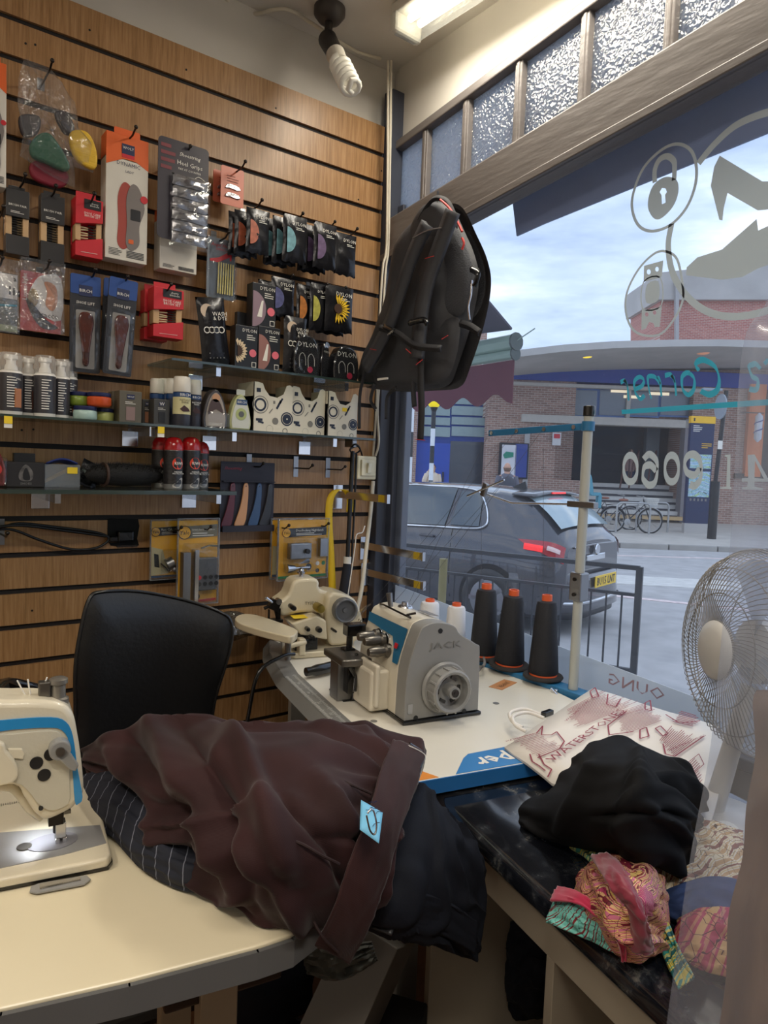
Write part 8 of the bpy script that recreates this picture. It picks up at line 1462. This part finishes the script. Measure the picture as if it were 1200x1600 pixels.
def cs(x, f, side=1):   # point on the body side: x along, f = section parameter 0..9
    xi = 0
    for i in range(n_x-1):
        if cols_[0][i].x <= x <= cols_[0][i+1].x+1e-9: xi = i+(x-cols_[0][i].x)/max(1e-6, cols_[0][i+1].x-cols_[0][i].x); break
    i = min(int(xi), n_x-2); fr2 = xi-i; j = min(int(f), 8); fj = f-j
    p = (cols_[j][i]*(1-fr2)+cols_[j][i+1]*fr2).lerp(cols_[j+1][i]*(1-fr2)+cols_[j+1][i+1]*fr2, fj); return Vector((p.x, p.y*side, p.z))
def panel(name, pts, m, off=.006, side=1, par=None, grid=None):
    P = [cs(x, f, side) for x, f in pts]; P = [p+Vector((0, side*off, off*.6)) for p in P]; q = M(); q.add([tuple(p) for p in P], [tuple(range(len(P)))]); return obj(name, q, m, par or t)
def glassgrid(name, x0f, x1f, f0, f1, m, off, side=1, n=8):
    def fn(a, b):
        f = f0+(f1-f0)*b; x = x0f(b)+(x1f(b)-x0f(b))*a; p = cs(x, f, side); return (p.x, p.y+side*off, p.z+off*.5)
    return obj(name, M().grid(fn, n, 6), m, t, smooth=60)
for sd in (1, -1):
    glassgrid('rear_quarter_glass', lambda b: .98-.05*b+.12*b, lambda b: 1.35-.02*b, 4.25, 5.9-.0, CG, .01, sd); glassgrid('rear_door_glass', lambda b: 1.42-.02*b, lambda b: 2.14-.05*b, 4.2, 6.05, CG, .01, sd); glassgrid('front_door_glass', lambda b: 2.24-.05*b, lambda b: 3.22-.62*b, 4.2, 6.05, CG, .01, sd)
    pth = [cs(x, f, sd)+Vector((0, sd*.016, .004)) for x, f in ((3.25, 4.12), (2.4, 4.12), (1.6, 4.12), (1.1, 4.12), (.92, 4.25), (.9, 4.7), (1.02, 5.6), (1.2, 6.1), (1.8, 6.2), (2.4, 6.2), (2.75, 5.9), (3.3, 4.3))]; obj('window_trim', M().tube(pth, .012, 6, smooth=4), CHR, t, smooth=60)
    o = obj('door_handle', M().box(tuple(cs(1.62, 3.1, sd)+Vector((0, sd*.02, 0))), (.2, .03, .03)), CP, t, bev=.01); obj('door_seam', M().tube([cs(1.3, f, sd)+Vector((0, sd*.003, 0)) for f in (.4, 1.4, 2.4, 3.4, 4.1)], .005, 4), BLK, t); obj('door_seam', M().tube([cs(2.2, f, sd)+Vector((0, sd*.003, 0)) for f in (.4, 1.4, 2.4, 3.4, 4.1)], .005, 4), BLK, t)
    tl = M().grid(lambda a, b, sd=sd: tuple(cs(.02+.46*a*(1-.25*b), 3.95-1.3*b*(1-.55*a)-.4*a, sd)+Vector((-.012*(1-a), sd*.012, .0))), 10, 6); tlo = obj('tail_lamp', tl, TLR, t, smooth=60); obj('lamp_reflector', M().grid(lambda a, b, sd=sd: tuple(cs(.05+.12*a, 3.35-.4*b, sd)+Vector((-.02, sd*.02, 0))), 3, 3), mat('lamp_clear', (230, 200, 196), .2), tlo); obj('lamp_light', M().grid(lambda a, b, sd=sd: tuple(cs(.2+.2*a, 3.2-.35*b, sd)+Vector((-.01, sd*.018, 0))), 3, 3), mat('lamp_lit_red', (255, 50, 50), .3, emit=.5), tlo)
    for x in (.78, 3.42):
        y = sd*.80; arch = obj('wheel_arch', M().lathe([(.0001, .0), (.36, .0), (.375, .012), (.36, .02)], (x, sd*.895, .33), 32, axis='y'), mat('arch_black', (14, 14, 16), .95), t, smooth=40); 
        w_ = obj('wheel', M().lathe([(.2, -.1), (.3, -.1), (.325, -.08), (.325, .08), (.3, .1), (.21, .1), (.2, .09)], (x, y+sd*.045, .325), 32, axis='y'), BLK, t, smooth=50); q = M()
        for k_ in range(5): a_ = 2*pi*k_/5; q.box((x+.12*cos(a_), y+sd*.135, .325+.12*sin(a_)), (.2, .03, .045), rot=(0, -a_, 0))
        q.lathe([(.19, -.01), (.215, 0), (.19, .01)], (x, y+sd*.14, .325), 28, axis='y'); obj('alloy_rim', q, mat('alloy_dark', (120, 120, 126), .4, .6), w_, smooth=40)
# rear screen: a curved sheet between the roof edge and the tailgate
def rs_(a, b):
    x = .62-.5*b; p = cs(x, 7.0+.0, 1); yy = (p.y+.12)*(1-2*a)*(1.0+.12*b); top_p = cs(x, 8.6, 1); return (x-.012-.02*(1-(1-2*a)**2), yy, top_p.z+.018-.03*(1-2*a)**2)
obj('rear_screen', M().grid(rs_, 14, 8), CGR, t, smooth=70)
obj('wiper', M().tube([(.12, -.02, 1.15), (.2, -.2, 1.23), (.22, -.42, 1.22)], .012, 6).cone((.1, 0, 1.12), (.14, 0, 1.17), .025), BLK, t, bev=.002)
obj('roof_spoiler', M().grid(lambda a, b: (.72-.26*b, .6*(1-2*a), 1.50-.045*(1-2*a)**2-.015*b), 12, 3), CP, t, smooth=60, solid=.025); obj('brake_strip', M().box((.455, 0, 1.476), (.02, .34, .022)), mat('lamp_lit_red', (255, 50, 50), .3, emit=.5), t, bev=.004)
obj('roof_fin', M().prism([(.85, 1.5), (1.05, 1.51), (.88, 1.59)], -.012, .012), BLK, t); obj('tailgate_crease', M().tube([(-.005, -.55, .93), (-.02, 0, .945), (-.005, .55, .93)], .012, 6, smooth=4), CP, t, smooth=60)
def rear(name, cx, cz, w_, h_, m, th=.02, bev=.004, x=-.0, par=None): return obj(name, M().box((x, -cx, cz), (th, w_, h_)), m, par or t, bev=bev)
bpr = M().grid(lambda a, b: (-.10+.62*abs(1-2*a)**5+.02*b, .93*(1-2*a)*(1-.02*b), .26+.38*b), 24, 6); obj('rear_bumper', bpr, CP, t, smooth=60, solid=.05); obj('bumper_chrome', M().tube([(-.128+.62*abs(1-2*a/20)**5, .92*(1-2*a/20), .36) for a in range(21)], .016, 6), CHR, t, smooth=60); obj('bumper_skirt', M().grid(lambda a, b: (-.06+.5*abs(1-2*a)**5, .86*(1-2*a), .18+.1*b), 20, 2), BLK, t, smooth=60, solid=.03)
rear('number_plate', .03, .56, .58, .125, mat('plate_yellow', (238, 196, 40), .4), .012, .004, -.135); txt(t, 'BU15 LNT', BLK, .5, (-.1435, -.03, .56), h=.085, rot=(pi/2, 0, -pi/2), bold=.012)
rear('plate_recess', 0, .80, .5, .07, CHR, .02, .01, -.02); q = M().lathe([(.055, -.01), (.062, 0), (.055, .01), (.046, 0)], (-.035, 0, .885), 26, axis='x').box((-.035, 0, .885), (.008, .1, .014), rot=(.5, 0, 0)).box((-.035, .02, .9), (.008, .05, .012), rot=(-.5, 0, 0)).box((-.035, -.02, .87), (.008, .05, .012), rot=(-.5, 0, 0)); obj('badge', q, CHR, t, smooth=40)
txt(t, 'ASTRA', CHR, .15, (-.015, .45, .80), rot=(pi/2, 0, -pi/2), ext=.002); obj('interior_seat', M().box((1.6, .35, .95), (.3, .4, .6)).box((1.6, -.35, .95), (.3, .4, .6)), BLK, t, bev=.08)
# a silver car and bus-stop coloured panel glimpsed far left through the frame gap are hidden by the post
